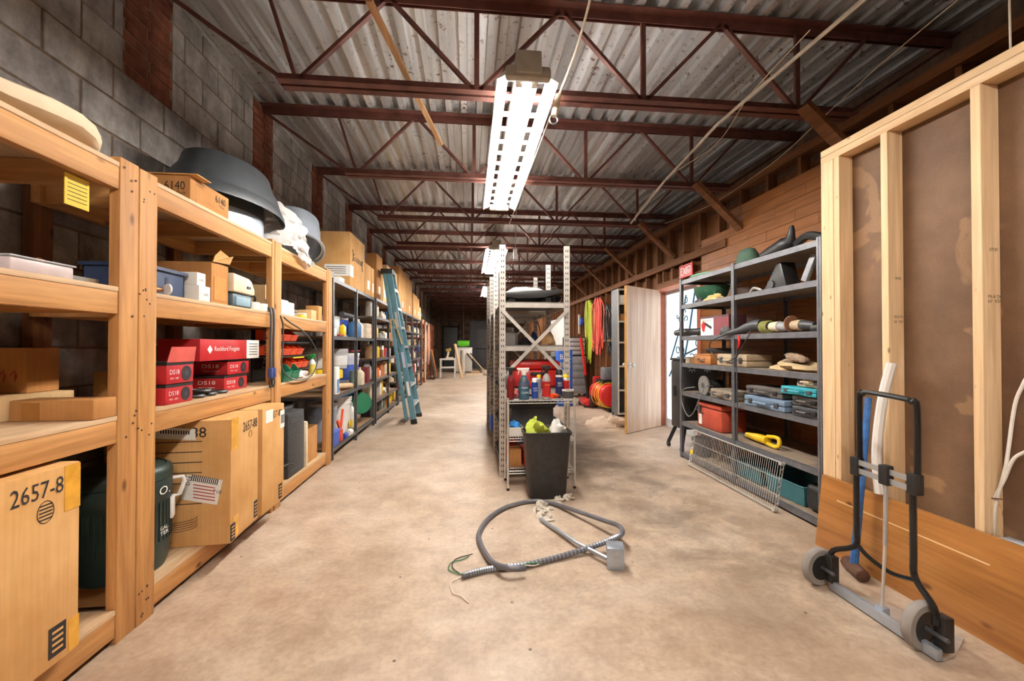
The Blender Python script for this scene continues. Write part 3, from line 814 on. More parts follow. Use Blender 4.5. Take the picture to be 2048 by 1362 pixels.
# nail heads on the near post
nm = MB().cyl((0, 0, 0), (0.002, 0, 0), 0.0045, n=8).mesh('nail_head', plain('rust_nail', (70, 46, 34), 0.6, 0.5))
rn = random.Random(3)
for zc in (1.90, 1.40, 0.87, 0.08):
    for k in range(8):
        inst(nm, 'nail_head', ws, (XF + 0.002 + 1.7, 1.90 + rn.random() * 0.17 - 2.6, zc + rn.uniform(-0.07, 0.07)))
# faint stencil on the side of the middle post
text('Thuoupduoif', 0.035, INK, ws, (XF - 0.045 + 1.7, 3.2338 - 2.6, 1.25), (0, 0, 1), (-1, 0, 0), width=0.45, name='stencil')
t = thing('inspection_card', 'yellow printed card tacked to the shelf beam beside the near post', 'card', (-1.445, 1.73, 1.80))
MB().box(-1.470, -1.4665, 1.70, 1.80, 1.73, 1.845).part('card', plain('yellow_card', (228, 190, 60), 0.7), t, world=True)
m = MB()
for k in range(6): m.box(-1.4665, -1.4660, 1.71, 1.79, 1.75 + 0.015 * k, 1.7525 + 0.015 * k)
m.part('printed_lines', INK, t, world=True)

# ---- top shelf
sp = [(1.15, 1.975, 2.03, 0.13), (1.46, 1.966, 2.05, 0.16), (1.62, 1.985, 2.082, 0.16), (1.72, 2.0, 2.09, 0.15), (1.80, 1.995, 2.088, 0.13), (1.86, 1.985, 2.075, 0.10), (1.895, 1.975, 2.045, 0.06), (1.905, 1.985, 2.02, 0.02)]
m = MB(); n = 16
for (y, z0, z1, wd) in sp:
    for k in range(n):
        a = 2 * PI * k / n
        m.v.append((-1.57 + wd * math.copysign(abs(math.cos(a)) ** 0.6, math.cos(a)), y, (z0 + z1) / 2 + (z1 - z0) / 2 * math.copysign(abs(math.sin(a)) ** 0.7, math.sin(a))))
for i in range(len(sp) - 1):
    for k in range(n): m.f.append((i * n + k, i * n + (k + 1) % n, (i + 1) * n + (k + 1) % n, (i + 1) * n + k))
m.f.append(tuple(range(n))); m.f.append(tuple((len(sp) - 1) * n + k for k in range(n)))
m.v = [(x, y, z + 0.0) for x, y, z in m.v]
m.single('padded_board', plain('stained_cream_foam', (222, 200, 168), 0.8, 0, 0.14, 6), 'long stained cream padded slab lying on the top shelf', 'pad', (-1.57, 1.5, 1.96), world=True, smooth=True)
t = carton('brown numbered carton lying open-flapped on the top shelf', (-1.60, 2.55, 1.96), FR['L'], 0.36, 0.30, 0.14, CARD2, words=(
    ('6140', -0.075, 0.085, 0.045, 'l', 0.10, INK), ('1 Pack', -0.10, 0.048, 0.016, 'l', 0.06, INK), ('6140', 0.09, 0.095, 0.04, 'f', 0.10, INK), ('1 Pack', 0.10, 0.062, 0.014, 'f', 0.055, INK),
    ('Insulated', -0.10, 0.125, 0.011, 'f', 0.07, INK), ('Imaging', -0.105, 0.11, 0.011, 'f', 0.06, INK)), tag_=((0.0, 0.022, 0.26, 0.022, 'f', plain('orange_print', (190, 110, 30), 0.7)),))
MB().box(-0.19, -0.07, -0.19, 0.12, 0.141, 0.146).part('flap', CARD, t)
DKVENT = plain('slate_painted_metal', (66, 70, 74), 0.45, 0.2)
def ventilator(label, loc, cap, base, rc, rb, tilt, hb, hc):
    t = thing('roof_ventilator', label, 'roof ventilator', loc)
    t.rotation_euler = tilt
    MB().lathe([(rb * 1.12, 0), (rb * 1.12, 0.012), (rb, 0.016), (rb, hb), (rb * 0.96, hb), (rb * 0.96, 0.02)], 32, cap1=False, cap0=False).part('base_collar', base, t, smooth=True)
    MB().lathe([(rb * 1.02, hb * 0.75), (rb * 1.0, hb + 0.05), (rb * 0.99, hb + 0.05)], 32, cap0=False, cap1=False).part('throat', DKVENT, t, smooth=True)
    MB().lathe([(rc, hb - 0.03), (rc * 0.99, hb - 0.0), (rc * 0.93, hb + 0.045), (rc * 0.84, hb + 0.08), (rc * 0.70, hb + hc * 0.95), (rc * 0.66, hb + hc), (rc * 0.0 + 0.01, hb + hc * 1.03), (rc * 0.0 + 0.01, hb + hc), (rc * 0.68, hb + hc * 0.86), (rc * 0.86, hb + hc * 0.45), (rc * 0.97, hb - 0.015)], 40, cap0=False, cap1=False).part('hood', cap, t, smooth=True)
    return t
v1 = ventilator('large slate-grey roof ventilator hood on a galvanised collar, behind the numbered carton', (-1.68, 3.0, 1.965), DKVENT, GALV, 0.42, 0.25, (0, R(0), 0), 0.20, 0.27)
v1.location = (-1.66, 3.13, 1.962)
v1.scale = (0.72, 1.25, 1.0)
# the second one is only a galvanised collar tipped on its side
t = thing('galvanised_collar', 'bright galvanised vent collar tipped on edge beside the plastic film', 'vent collar', (-1.66, 4.16, 2.235))
t.rotation_euler = (R(-22), R(-12), 0)
MB().lathe([(0.27, -0.17), (0.285, -0.165), (0.285, -0.15), (0.25, -0.145), (0.25, 0.14), (0.24, 0.14), (0.24, -0.14)], 36, cap0=False, cap1=False).part('collar', GALV, t, smooth=True)
MB().lathe([(0.252, 0.02), (0.2535, 0.03), (0.2535, 0.04), (0.252, 0.05)], 36, cap0=False, cap1=False).part('bead', GALV, t, smooth=True)
# film: a draped, crumpled sheet
rn = random.Random(11); m = MB(); nu, nv = 22, 12
top_ = [(-1.72, 3.38, 2.30), (-1.60, 3.50, 2.36), (-1.50, 3.62, 2.34), (-1.43, 3.72, 2.28), (-1.40, 3.76, 2.17), (-1.395, 3.80, 2.05), (-1.392, 3.92, 1.92)]
bot_ = [(-1.74, 3.36, 1.99), (-1.62, 3.40, 2.0), (-1.52, 3.44, 2.02), (-1.43, 3.50, 1.99), (-1.40, 3.56, 1.98), (-1.395, 3.66, 1.93), (-1.392, 3.86, 1.885)]
A = spline(top_, 4); B = spline(bot_, 4)
for i in range(len(A)):
    for j in range(nv + 1):
        u = j / nv; p = A[i].lerp(B[i], u)
        w = 0.022 * math.sin(i * 1.3 + j * 0.8) + 0.018 * math.sin(j * 1.9 - i * 0.7) + rn.uniform(-0.006, 0.006)
        p = p + Vector((abs(w) * 0.9, w * 0.6, w * 0.3)); m.v.append(tuple(p))
for i in range(len(A) - 1):
    for j in range(nv): m.f.append((i * (nv + 1) + j, i * (nv + 1) + j + 1, (i + 1) * (nv + 1) + j + 1, (i + 1) * (nv + 1) + j))
m.single('plastic_film', FILM, 'crumpled milky plastic film draped over the top shelf edge', 'plastic sheet', (-1.5, 3.6, 1.96), world=True, smooth=True)

# ---- third level (z 1.45)
Z3 = 1.452
t = thing('parts_tray', 'shallow clear plastic parts tray on the middle shelf left of the near post', 'tray', (-1.56, 1.62, Z3))
MB().box(-1.66, -1.45, 1.50, 1.72, Z3, Z3 + 0.045).part('tray', plain('frosted_pink_plastic', (222, 204, 202), 0.35, alpha=0.8), t, world=True, bevel=0.006)
MB().box(-1.665, -1.445, 1.495, 1.725, Z3 + 0.046, Z3 + 0.052).part('lid', GLASSY, t, world=True, bevel=0.002)
MB().box(-1.72, -1.48, 1.30, 1.48, Z3, Z3 + 0.03).single('blue_tray', plain('pale_blue_plastic', (150, 170, 200), 0.5), 'flat pale blue tray at the left edge of the middle shelf', 'tray', (-1.6, 1.39, Z3), world=True, bevel=0.005)
m = MB()
for k in range(4): m.box(-1.60 + 0.03 * k, -1.575 + 0.03 * k, 1.74, 1.87, Z3, Z3 + 0.018 + 0.006 * (k % 2))
m.single('foil_strips', plain('silver_foil', (196, 196, 190), 0.25, 0.8), 'silver foil strips lying flat beside the clear tray', 'foil', (-1.55, 1.8, Z3), world=True)
MB().box(-1.93, -1.68, 1.56, 1.87, Z3, Z3 + 0.055).single('flat_case', BLACK, 'flat black case at the back of the middle shelf', 'case', (-1.8, 1.7, Z3), world=True, bevel=0.008)
rag('small copper-coloured fitting behind the clear tray', (-1.60, 1.76, Z3 + 0.02), 0.02, 0.03, 0.04, plain('copper', (176, 112, 84), 0.4, 0.6), 5, 'fitting', 'pipe_fitting')

t = thing('storage_bin', 'navy blue plastic storage bin with rim on the middle shelf', 'bin', (-1.615, 2.25, Z3), FR['L'])
m = MB(); w, d, h = 0.30, 0.24, 0.135; e = 0.004
for (x0, x1, y0, y1) in ((-w/2, w/2, -d/2, -d/2 + e), (-w/2, w/2, d/2 - e, d/2), (-w/2, -w/2 + e, -d/2, d/2), (w/2 - e, w/2, -d/2, d/2)): m.box(x0, x1, y0, y1, 0, h)
m.box(-w/2, w/2, -d/2, d/2, 0, e); m.part('walls', NAVY, t)
m = MB()
for (x0, x1, y0, y1) in ((-w/2 - 0.012, w/2 + 0.012, -d/2 - 0.012, -d/2), (-w/2 - 0.012, w/2 + 0.012, d/2, d/2 + 0.012), (-w/2 - 0.012, -w/2, -d/2, d/2), (w/2, w/2 + 0.012, -d/2, d/2)): m.box(x0, x1, y0, y1, h - 0.012, h + 0.004)
m.part('rim', NAVY, t)
MB().box(0.01, 0.03, -d/2 - 0.002, -d/2 + 0.001, 0.03, 0.095).part('slot', plain('slot_shadow_blue', (18, 30, 52), 0.6), t)
MB().box(-0.12, 0.06, -0.06, 0.02, 0.10, 0.142).part('papers', PAPER, t)
MB().cyl((-1.49, 2.10, Z3 + 0.02), (-1.455, 2.18, Z3 + 0.024), 0.02, 0.012).single('drain_fitting', plain('dull_brass', (150, 110, 80), 0.4, 0.6), 'brass fitting with white washer lying before the navy bin', 'fitting', (-1.47, 2.14, Z3), world=True, smooth=True)
MB().cyl((-1.437, 2.185, Z3 + 0.027), (-1.434, 2.192, Z3 + 0.027), 0.027).single('white_washer', WHITE, 'round white washer disc at the front of the navy bin', 'washer', (-1.436, 2.188, Z3), world=True, smooth=True)
carton('upper small white carton stacked beside the navy bin', (-1.50, 2.47, Z3 + 0.083), FR['L'], 0.075, 0.10, 0.07, PAPER, 'white_carton', seam=False, words=(('KUNFO', 0, 0.03, 0.012, 'f', 0.04, INK),))
carton('lower small white carton stacked beside the navy bin', (-1.485, 2.475, Z3), FR['L'], 0.10, 0.10, 0.082, PAPER, 'white_carton', seam=False, words=(('KUNFO', 0.01, 0.035, 0.014, 'f', 0.04, INK),))
t = carton('torn brown carton with ragged open flaps behind the white cartons', (-1.64, 2.66, Z3), FR['L'], 0.17, 0.36, 0.235, CARD2, open_=True)
MB().prism([(-0.085, -0.19, 0.235), (0.085, -0.19, 0.25), (0.085, -0.21, 0.30), (0.03, -0.215, 0.285), (-0.04, -0.205, 0.31), (-0.085, -0.20, 0.27)], (0, 0.004, 0)).part('torn_flap', CARD, t)
MB().prism([(-0.09, 0.14, 0.23), (-0.10, 0.18, 0.235), (-0.17, 0.18, 0.31), (-0.155, 0.13, 0.32)], (0.004, 0, 0)).part('torn_flap', CARD3, t)
MB().box(-0.06, 0.06, -0.1825, -0.180, 0.02, 0.16).part('torn_print', plain('amber_print', (196, 130, 60), 0.7), t)
t = thing('lidded_plastic_box', 'beige and blue-grey lidded plastic box with rounded lid on the middle shelf', 'plastic box', (-1.58, 2.885, Z3), FR['L'])
MB().box(-0.12, 0.12, -0.14, 0.14, 0, 0.085).part('base', plain('slate_blue_plastic', (72, 92, 104), 0.45), t, bevel=0.02)
MB().box(-0.09, 0.08, -0.1425, -0.1395, 0.01, 0.065).part('front_panel', plain('pale_blue_panel', (128, 158, 172), 0.45), t, bevel=0.001)
m = MB().prism([(-0.13, -0.15, 0.09), (0.13, -0.15, 0.09), (0.125, -0.15, 0.13), (0.09, -0.15, 0.18), (0.05, -0.15, 0.195), (-0.13, -0.15, 0.205)], (0, 0.29, 0))
m.part('lid', OFFW, t, bevel=0.012)
MB().box(0.02, 0.06, -0.156, -0.149, 0.125, 0.14).part('latch', DKGREY, t)
ROLL = plain('white_tape_roll', (226, 220, 212), 0.6, 0, 0.05)
for i, (y, lab) in enumerate(((3.10, 'white roll of tape nearest the plastic box on the middle shelf'), (3.215, 'white roll of tape touching the middle wooden post'))):
    MB().lathe([(0.055, 0), (0.055, 0.052), (0.03, 0.052), (0.03, 0.0)], 20, cap0=False, cap1=False).single('tape_roll', ROLL, lab, 'tape roll', (-1.48, y - 0.045, Z3), smooth=True)
MB().tube(spline([(-1.55, 3.02, Z3 + 0.055), (-1.52, 3.08, Z3 + 0.09), (-1.50, 3.15, Z3 + 0.10), (-1.52, 3.19, Z3 + 0.06)], 5), 0.008, 6).single('strap_coil', BLACK, 'black strap coil lying on the tape rolls', 'strap', (-1.52, 3.1, Z3), world=True, smooth=True)
carton('grey folded carton lying behind the tape rolls', (-1.66, 3.12, Z3), FR['L'], 0.18, 0.16, 0.10, plain('grey_card', (150, 138, 124), 0.8), seam=False)
t = thing('booklet', 'printed paper booklet standing behind the tape rolls', 'booklet', (-1.72, 3.19, Z3))
MB().box(-1.75, -1.742, 3.16, 3.23, Z3, Z3 + 0.27).part('sheets', PAPER, t, world=True)
m = MB()
for k in range(8): m.box(-1.742, -1.7415, 3.17, 3.22, Z3 + 0.05 + 0.025 * k, Z3 + 0.062 + 0.025 * k)
m.part('print', INK, t, world=True)
# bay 3
for (y, w, h, mt, lab) in ((3.50, 0.14, 0.115, PAPER, 'white carton nearest the middle post on the middle shelf'), (3.63, 0.11, 0.105, PAPER, 'second white carton on the middle shelf beyond the middle post'),
                       (4.13, 0.13, 0.085, CARD3, 'small tan carton near the far wooden post'), (4.30, 0.10, 0.14, CARD, 'upright brown carton next to the far wooden post')):
    carton(lab, (-1.50, y, Z3), FR['L'], w, 0.12, h, mt, 'small_carton', seam=False)
carton('tall brown open carton behind the white cartons', (-1.72, 3.62, Z3), FR['L'], 0.14, 0.22, 0.24, CARD3, open_=True)
carton('white printed carton lying behind the yellow tool', (-1.53, 4.03, Z3), FR['L'], 0.07, 0.1, 0.05, PAPER, 'small_carton', seam=False)
MB().bar((-1.47, 3.86, Z3 + 0.014), (-1.47, 3.98, Z3 + 0.014), 0.04, 0.028).single('yellow_tool', YELLOW, 'small yellow tool lying at the front of the middle shelf', 'tool', (-1.47, 3.9, Z3), world=True, bevel=0.006)

# ---- second level (z 0.925)
Z2 = 0.926
carton('flat brown carton at the back left of the lower shelf', (-1.85, 1.905, Z2), 0, 0.25, 0.30, 0.09, CARD3, seam=False)
carton('brown carton with red arrows standing on a flat carton at far left', (-1.875, 1.98, Z2 + 0.091), 0, 0.19, 0.14, 0.185, CARD2, words=(('\u2191\u2191', 0.03, 0.07, 0.05, 'f', 0.07, REDINK),))
t = carton('flat taped brown carton at the front corner of the lower shelf', (-1.565, 1.825, Z2), R(1), 0.285, 0.11, 0.078, CARD2, seam=False)
MB().box(-0.10, -0.04, -0.0568, -0.053, 0.005, 0.07).part('tape', plain('brown_tape', (150, 100, 44), 0.3), t)
carton('small upright brown carton against the wall behind the near post', (-1.86, 2.42, Z2), FR['L'], 0.09, 0.1, 0.15, CARD, seam=False)
SPK = plain('speaker_print_black', (40, 38, 42), 0.5)
def audio_box(label, loc, rz, w, d, h, flap=False, words=True):
    t = thing('red_audio_carton', label, 'box', loc, rz, 'red car-audio cartons')
    MB().box(-w/2, w/2, -d/2, d/2, 0, h).part('body', REDB, t, bevel=0.003)
    MB().box(-w/2 - 0.0008, w/2 + 0.0008, -d/2 - 0.0008, d/2 + 0.0008, h * 0.86, h + 0.0006).part('black_edge', BLACK, t)
    MB().cyl((w * 0.22, -d/2 - 0.0012, h * 0.45), (w * 0.22, -d/2 + 0.001, h * 0.45), h * 0.36, n=20).part('printed_speaker', SPK, t)
    MB().cyl((w * 0.22, -d/2 - 0.0016, h * 0.45), (w * 0.22, -d/2 + 0.001, h * 0.45), h * 0.13, n=16).part('printed_cone', DKGREY, t)
    text('DS18', h * 0.22, WINK, t, (-w * 0.22, -d/2 - 0.0014, h * 0.55), (1, 0, 0), (0, 0, 1), width=w * 0.34)
    text('PRO - X8M', h * 0.09, WINK, t, (-w * 0.22, -d/2 - 0.0014, h * 0.25), (1, 0, 0), (0, 0, 1), width=w * 0.3)
    text('DS18', h * 0.24, WINK, t, (-w/2 - 0.0014, 0, h * 0.58), (0, -1, 0), (0, 0, 1), width=d * 0.5)
    text('PRO-X8M', h * 0.09, WINK, t, (-w/2 - 0.0014, 0, h * 0.25), (0, -1, 0), (0, 0, 1), width=d * 0.45)
    if flap:
        MB().prism([(-w/2, -d/2 - 0.004, h), (w/2, -d/2 - 0.004, h), (w/2 - 0.012, -d/2 - 0.02, h + 0.075), (-w/2 + 0.006, -d/2 - 0.02, h + 0.075)], (0, 0.003, 0)).part('open_flap', plain('pale_red_card', (214, 92, 84), 0.6), t)
    return t
audio_box('bottom red speaker carton beside the near post', (-1.53, 2.27, Z2), FR['L'], 0.20, 0.2, 0.095)
audio_box('open-flapped red speaker carton stacked on top of another beside the near post', (-1.53, 2.275, Z2 + 0.098), FR['L'], 0.20, 0.2, 0.105, flap=True)
audio_box('lower red speaker carton under the long red and white carton', (-1.60, 2.92, Z2), FR['L'], 0.27, 0.2, 0.095)
audio_box('upper red speaker carton under the long red and white carton', (-1.61, 2.97, Z2 + 0.098), FR['L'], 0.26, 0.2, 0.095)
t = thing('long_amplifier_carton', 'long red and white carton lying across the red cartons', 'box', (-1.60, 2.86, Z2 + 0.1955), FR['L'])
MB().box(-0.33, 0.17, -0.11, 0.11, 0, 0.125).part('red_sleeve', REDB, t, bevel=0.003)
MB().box(0.171, 0.34, -0.11, 0.11, 0, 0.125).part('white_end', PAPER, t, bevel=0.003)
text('Rockford Fosgate', 0.036, WINK, t, (-0.06, -0.1118, 0.065), (1, 0, 0), (0, 0, 1), width=0.27)
MB().prism([(-0.265, -0.1113, 0.065), (-0.24, -0.1113, 0.04), (-0.215, -0.1113, 0.065), (-0.24, -0.1113, 0.09)], (0, 0.001, 0)).part('diamond_mark', WINK, t)
m = MB()
for k in range(5): m.box(0.20, 0.31, -0.1112, -0.1098, 0.025 + 0.018 * k, 0.029 + 0.018 * k)
m.part('fine_print', INK, t)
MB().blob((0, 0, 0), 0.07, 0.07, 0.11, 3, 0.2).single('crumpled_foil_bag', plain('crumpled_silver', (150, 140, 132), 0.3, 0.5), 'crumpled silver bag between the red cartons', 'bag', (-1.60, 2.52, Z2), smooth=True)
for i, (y, z) in enumerate(((2.47, 0.0), (2.58, 0.0), (2.525, 0.022), (2.69, 0.0))):
    MB().tube([(-1.49 + 0.05 * math.cos(a * PI / 6), y + 0.043 * math.sin(a * PI / 6), Z2 + z + 0.011) for a in range(12)], 0.010, 6, closed=True).single('cable_coil', BLACK, ['small black cable coil nearest the open red carton', 'middle black cable coil before the silver bag', 'black cable coil lying on two others', 'black cable coil farthest along the shelf edge'][i], 'cable', (-1.49, y, Z2), group='black cable coils', smooth=True, world=True)
# jumper cables looped on the middle post, and a grey cable ring
t = thing('cable_loop', 'thick grey cable hanging doubled over the shelf rail before the middle post', 'cable', (-1.40, 3.19, 1.45))
for dy in (0.0, 0.045):
    MB().tube(spline([(-1.44, 3.19 + dy, 1.475), (-1.41, 3.185 + dy, 1.47), (-1.398, 3.175 + dy, 1.38), (-1.398, 3.165 + dy, 1.2), (-1.398, 3.17 + dy, 1.05)], 5), 0.0085, 7).part('cable', plain('dark_grey_cable', (70, 70, 72), 0.5), t, world=True, smooth=True)
    MB().box(-1.412, -1.384, 3.155 + dy, 3.185 + dy, 0.98, 1.05).part('blue_sleeve', plain('blue_sleeve', (52, 70, 130), 0.5), t, world=True, bevel=0.004)
    MB().tube([(-1.398, 3.17 + dy + 0.018 * math.cos(a * PI / 6), 0.945 + 0.034 * math.sin(a * PI / 6)) for a in range(12)], 0.005, 6, closed=True).part('ring', BLACKM, t, world=True, smooth=True)
pts = [pX(x, y, -1.395) for x, y in ((561, 632), (566, 652), (566, 690), (563, 730), (575, 752), (597, 760), (622, 752), (634, 728), (634, 705), (622, 680), (603, 660), (580, 645), (568, 635))]
t = MB().tube(spline(pts, 5), 0.006, 6).single('cable_ring', plain('dark_grey_cable', (70, 70, 72), 0.5), 'large loop of grey cable hanging in front of the orange bins', 'cable', tuple(pts[0]), world=True, smooth=True)
# rack of orange bins: 3 rows
def hopper(label, loc, rz, w, d, h, mat, group, name='hopper_bin', parent=None):
    m = MB(); e = 0.004
    A_ = [(-w/2, -d/2, 0), (w/2, -d/2, 0), (w/2, d/2, 0), (-w/2, d/2, 0)]
    m.box(-w/2, w/2, -d/2 + 0.02, d/2, 0, e)
    m.prism([(-w/2, -d/2, h * 0.55), (-w/2, -d/2 + 0.02, 0), (-w/2, d/2, 0), (-w/2, d/2, h), (-w/2, -d/2 + d * 0.35, h)], (e, 0, 0))
    m.prism([(w/2 - e, -d/2, h * 0.55), (w/2 - e, -d/2 + 0.02, 0), (w/2 - e, d/2, 0), (w/2 - e, d/2, h), (w/2 - e, -d/2 + d * 0.35, h)], (e, 0, 0))
    m.prism([(-w/2 + e, -d/2, h * 0.55), (w/2 - e, -d/2, h * 0.55), (w/2 - e, -d/2 + 0.02, 0), (-w/2 + e, -d/2 + 0.02, 0)], (0, e, 0))
    m.box(-w/2 + e, w/2 - e, d/2 - e, d/2, e, h)
    m.box(-w/2, w/2, -d/2 - 0.004, -d/2 + 0.006, h * 0.53, h * 0.60)
    return m.single(name, mat, label, 'bin', loc, rz, group)
pw = ['nearest', 'second', 'third', 'farthest']
for r, (z, n) in enumerate(((Z2 + 0.085, 3), (Z2 + 0.20, 4), (Z2 + 0.315, 3))):
    for k in range(n):
        hopper('orange hopper bin, %s in the %s row on the lower wooden shelf' % (pw[k], ['bottom', 'middle', 'top'][r]), (-1.545, 3.50 + 0.130 * k + (0.24 if r == 0 else 0), z + 0.004), FR['L'], 0.12, 0.17, 0.085, ORANGE, 'orange hopper bins')
t = thing('bin_rail', 'black louvred rail holding the orange bins', 'rail', (-1.72, 3.85, Z2))
MB().box(-1.66, -1.65, 3.435, 4.10, Z2, Z2 + 0.405).part('panel', BLACKM, t, world=True)
for z in (0.08, 0.195, 0.31):
    MB().box(-1.648, -1.47, 3.435 if z > 0.1 else 3.72, 4.10, Z2 + z - 0.008, Z2 + z + 0.003).part('ledge', BLACKM, t, world=True)
hopper('green hopper bin nearest the middle post', (-1.465, 3.49, Z2), FR['L'], 0.125, 0.125, 0.13, GREEN, 'green hopper bins')
hopper('green hopper bin farther from the middle post', (-1.465, 3.64, Z2), FR['L'], 0.145, 0.125, 0.13, GREEN, 'green hopper bins')
rag('crumpled plastic bag of parts below the orange bins', (-1.468, 3.90, Z2), 0.033, 0.13, 0.045, plain('cloudy_bag', (216, 206, 200), 0.4, 0, 0.2), 17, 'bag', 'plastic_bag')
MB().bar((-1.50, 3.76, Z2 + 0.180), (-1.49, 3.97, Z2 + 0.180), 0.05, 0.012).single('yellow_packet', YELLOW, 'yellow packet lying on the lowest orange bins', 'packet', (-1.52, 3.85, Z2 + 0.13), world=True)
t = trigger_bottle('green-capped spray can beside the far wooden post', (-1.49, 4.23, Z2), 0.03, 0.20, plain('white_can', (226, 226, 216), 0.4), plain('bright_green_cap', (30, 150, 70), 0.4), band=plain('floral_label', (196, 180, 80), 0.5))

# ---- base level (z 0.14)
Z0 = 0.141
t = carton('huge brown numbered carton at the left edge of the bottom shelf', (-1.66, 1.30, Z0), FR['L'], 0.74, 0.56, 0.66, CARD, 'large_carton', tape=0.0, words=(('2657-8', 0.22, 0.60, 0.055, 'f', 0.17, INK),))
MB().box(0.31, 0.369, -0.2815, -0.279, 0.50, 0.655).part('tape', TAPE, t)
MB().tube([(0.245 + 0.028 * math.cos(a * PI / 9), -0.2812, 0.525 + 0.036 * math.sin(a * PI / 9)) for a in range(18)], 0.0012, 4, closed=True).part('round_mark', INK, t)
text('IIIII', 0.045, INK, t, (0.245, -0.2815, 0.525), (0, 0, 1), (-1, 0, 0), width=0.05)
def fragile(t, x, yf, z, w, h):
    MB().box(x - w/2, x + w/2, yf - 0.0016, yf + 0.001, z, z + h).part('printed_mark', INK, t)
    m = MB()
    for k in range(4): m.box(x - w * 0.32, x + w * 0.32, yf - 0.0022, yf - 0.001, z + h * (0.16 + 0.2 * k), z + h * (0.24 + 0.2 * k))
    m.part('printed_mark', CARD, t)
fragile(t, 0.29, -0.28, 0.03, 0.06, 0.10)
MB().box(0.33, 0.369, -0.2815, -0.279, 0.01, 0.12).part('tape', TAPE, t)
def big_carton(label, y0, y1, words, first):
    d = 0.60; t = carton(label, (-1.30 - d/2 + 0.01, (y0 + y1) / 2 + 0.008, Z0), R(94 if first else 90), y1 - y0 - 0.006, d, 0.668, CARD, 'large_carton', words=words)
    return t
t = big_carton('large brown carton with shipping label in the bottom middle bay', 2.41, 2.77, (('2657-88', 0.06, 0.60, 0.055, 'f', 0.19, INK), ('2657-88', -0.05, 0.605, 0.055, 'l', 0.26, INK), ('made in the U.S.A.', 0.08, 0.035, 0.02, 'l', 0.2, INK)), 1)
w = 0.354
m = MB()
for k in range(7): m.box(-w/2 - 0.0014, -w/2 + 0.001, -0.16, 0.29, 0.555 - 0.055 * k, 0.559 - 0.055 * k)
for k in range(5):
    m.tube([(-w/2 - 0.001, 0.06 - 0.20 * math.cos(a * PI / 10), 0.16 - 0.012 * k - 0.035 * math.sin(a * PI / 10)) for a in range(11)], 0.0013, 4)
m.part('printed_lines', INK, t)
lb = thing('shipping_label', 'x', 'label'); bpy.data.objects.remove(lb)
m = MB(); m.prism([(-w/2 - 0.003, -0.235, 0.215), (-w/2 - 0.003, -0.06, 0.255), (-w/2 - 0.003, -0.09, 0.385), (-w/2 - 0.003, -0.262, 0.345)], (0.0016, 0, 0)); sl = m.part('shipping_label', PAPER, t)
m = MB()
for k in range(14): m.prism([(-w/2 - 0.0036, -0.235 + 0.0095 * k, 0.320 + 0.0023 * k), (-w/2 - 0.0036, -0.230 + 0.0095 * k, 0.3212 + 0.0023 * k), (-w/2 - 0.0036, -0.238 + 0.0095 * k, 0.353 + 0.0023 * k), (-w/2 - 0.0036, -0.243 + 0.0095 * k, 0.352 + 0.0023 * k)], (0.0008, 0, 0))
m.part('barcode', INK, sl)
text('D14', 0.02, INK, sl, (-w/2 - 0.0036, -0.098, 0.352), (0, -0.25, 1), (0, 1, 0.25))
text('718', 0.02, INK, sl, (-w/2 - 0.0036, -0.235, 0.285), (0, -0.97, -0.23), (0, -0.23, 0.97))
m = MB()
for k in range(5): m.bar((-w/2 - 0.0033, -0.225, 0.238 + 0.017 * k), (-w/2 - 0.0033, -0.12, 0.262 + 0.017 * k), 0.0012, 0.005)
m.part('printed_lines', REDINK, sl)
MB().prism([(-w/2 - 0.003, -0.13, 0.565), (-w/2 - 0.003, 0.06, 0.580), (-w/2 - 0.003, 0.065, 0.640), (-w/2 - 0.003, -0.125, 0.625)], (0.0016, 0, 0)).part('barcode_label', PAPER, t)
m = MB()
for k in range(12): m.box(-w/2 - 0.0036, -w/2 - 0.002, -0.10 + 0.012 * k, -0.094 + 0.012 * k, 0.595 + 0.001 * k, 0.615 + 0.001 * k)
m.part('barcode', INK, t)
MB().box(-w/2, -w/2 + 0.085, -0.3015, -0.299, 0.50, 0.67).part('tape', TAPE, t)
MB().box(-w/2 + 0.03, -w/2 + 0.09, -0.3015, -0.299, 0.02, 0.13).part('tape', TAPE, t)
fragile(t, -0.15, -0.30, 0.01, 0.05, 0.09); fragile(t, 0.14, -0.30, 0.02, 0.045, 0.10)
MB().tube([(0.06 + 0.02 * math.cos(a * PI / 8), -0.3012, 0.545 + 0.02 * math.sin(a * PI / 8)) for a in range(16)], 0.001, 4, closed=True).part('round_mark', INK, t)
t = big_carton('large brown carton beyond its twin, touching the middle post', 2.81, 3.13, (('2657-88', 0.03, 0.61, 0.045, 'f', 0.17, INK),), 0)
MB().box(-0.12, -0.02, -0.302, -0.2995, 0.57, 0.65).part('paper_label', PAPER, t); MB().box(0.09, 0.155, -0.302, -0.2995, 0.50, 0.62).part('paper_label', PAPER, t)
fragile(t, 0.10, -0.30, 0.02, 0.05, 0.10)
m = MB()
for k in range(6): m.box(0.10 + 0.009 * k, 0.105 + 0.009 * k, -0.3026, -0.3015, 0.53, 0.59)
m.part('barcode', INK, t)

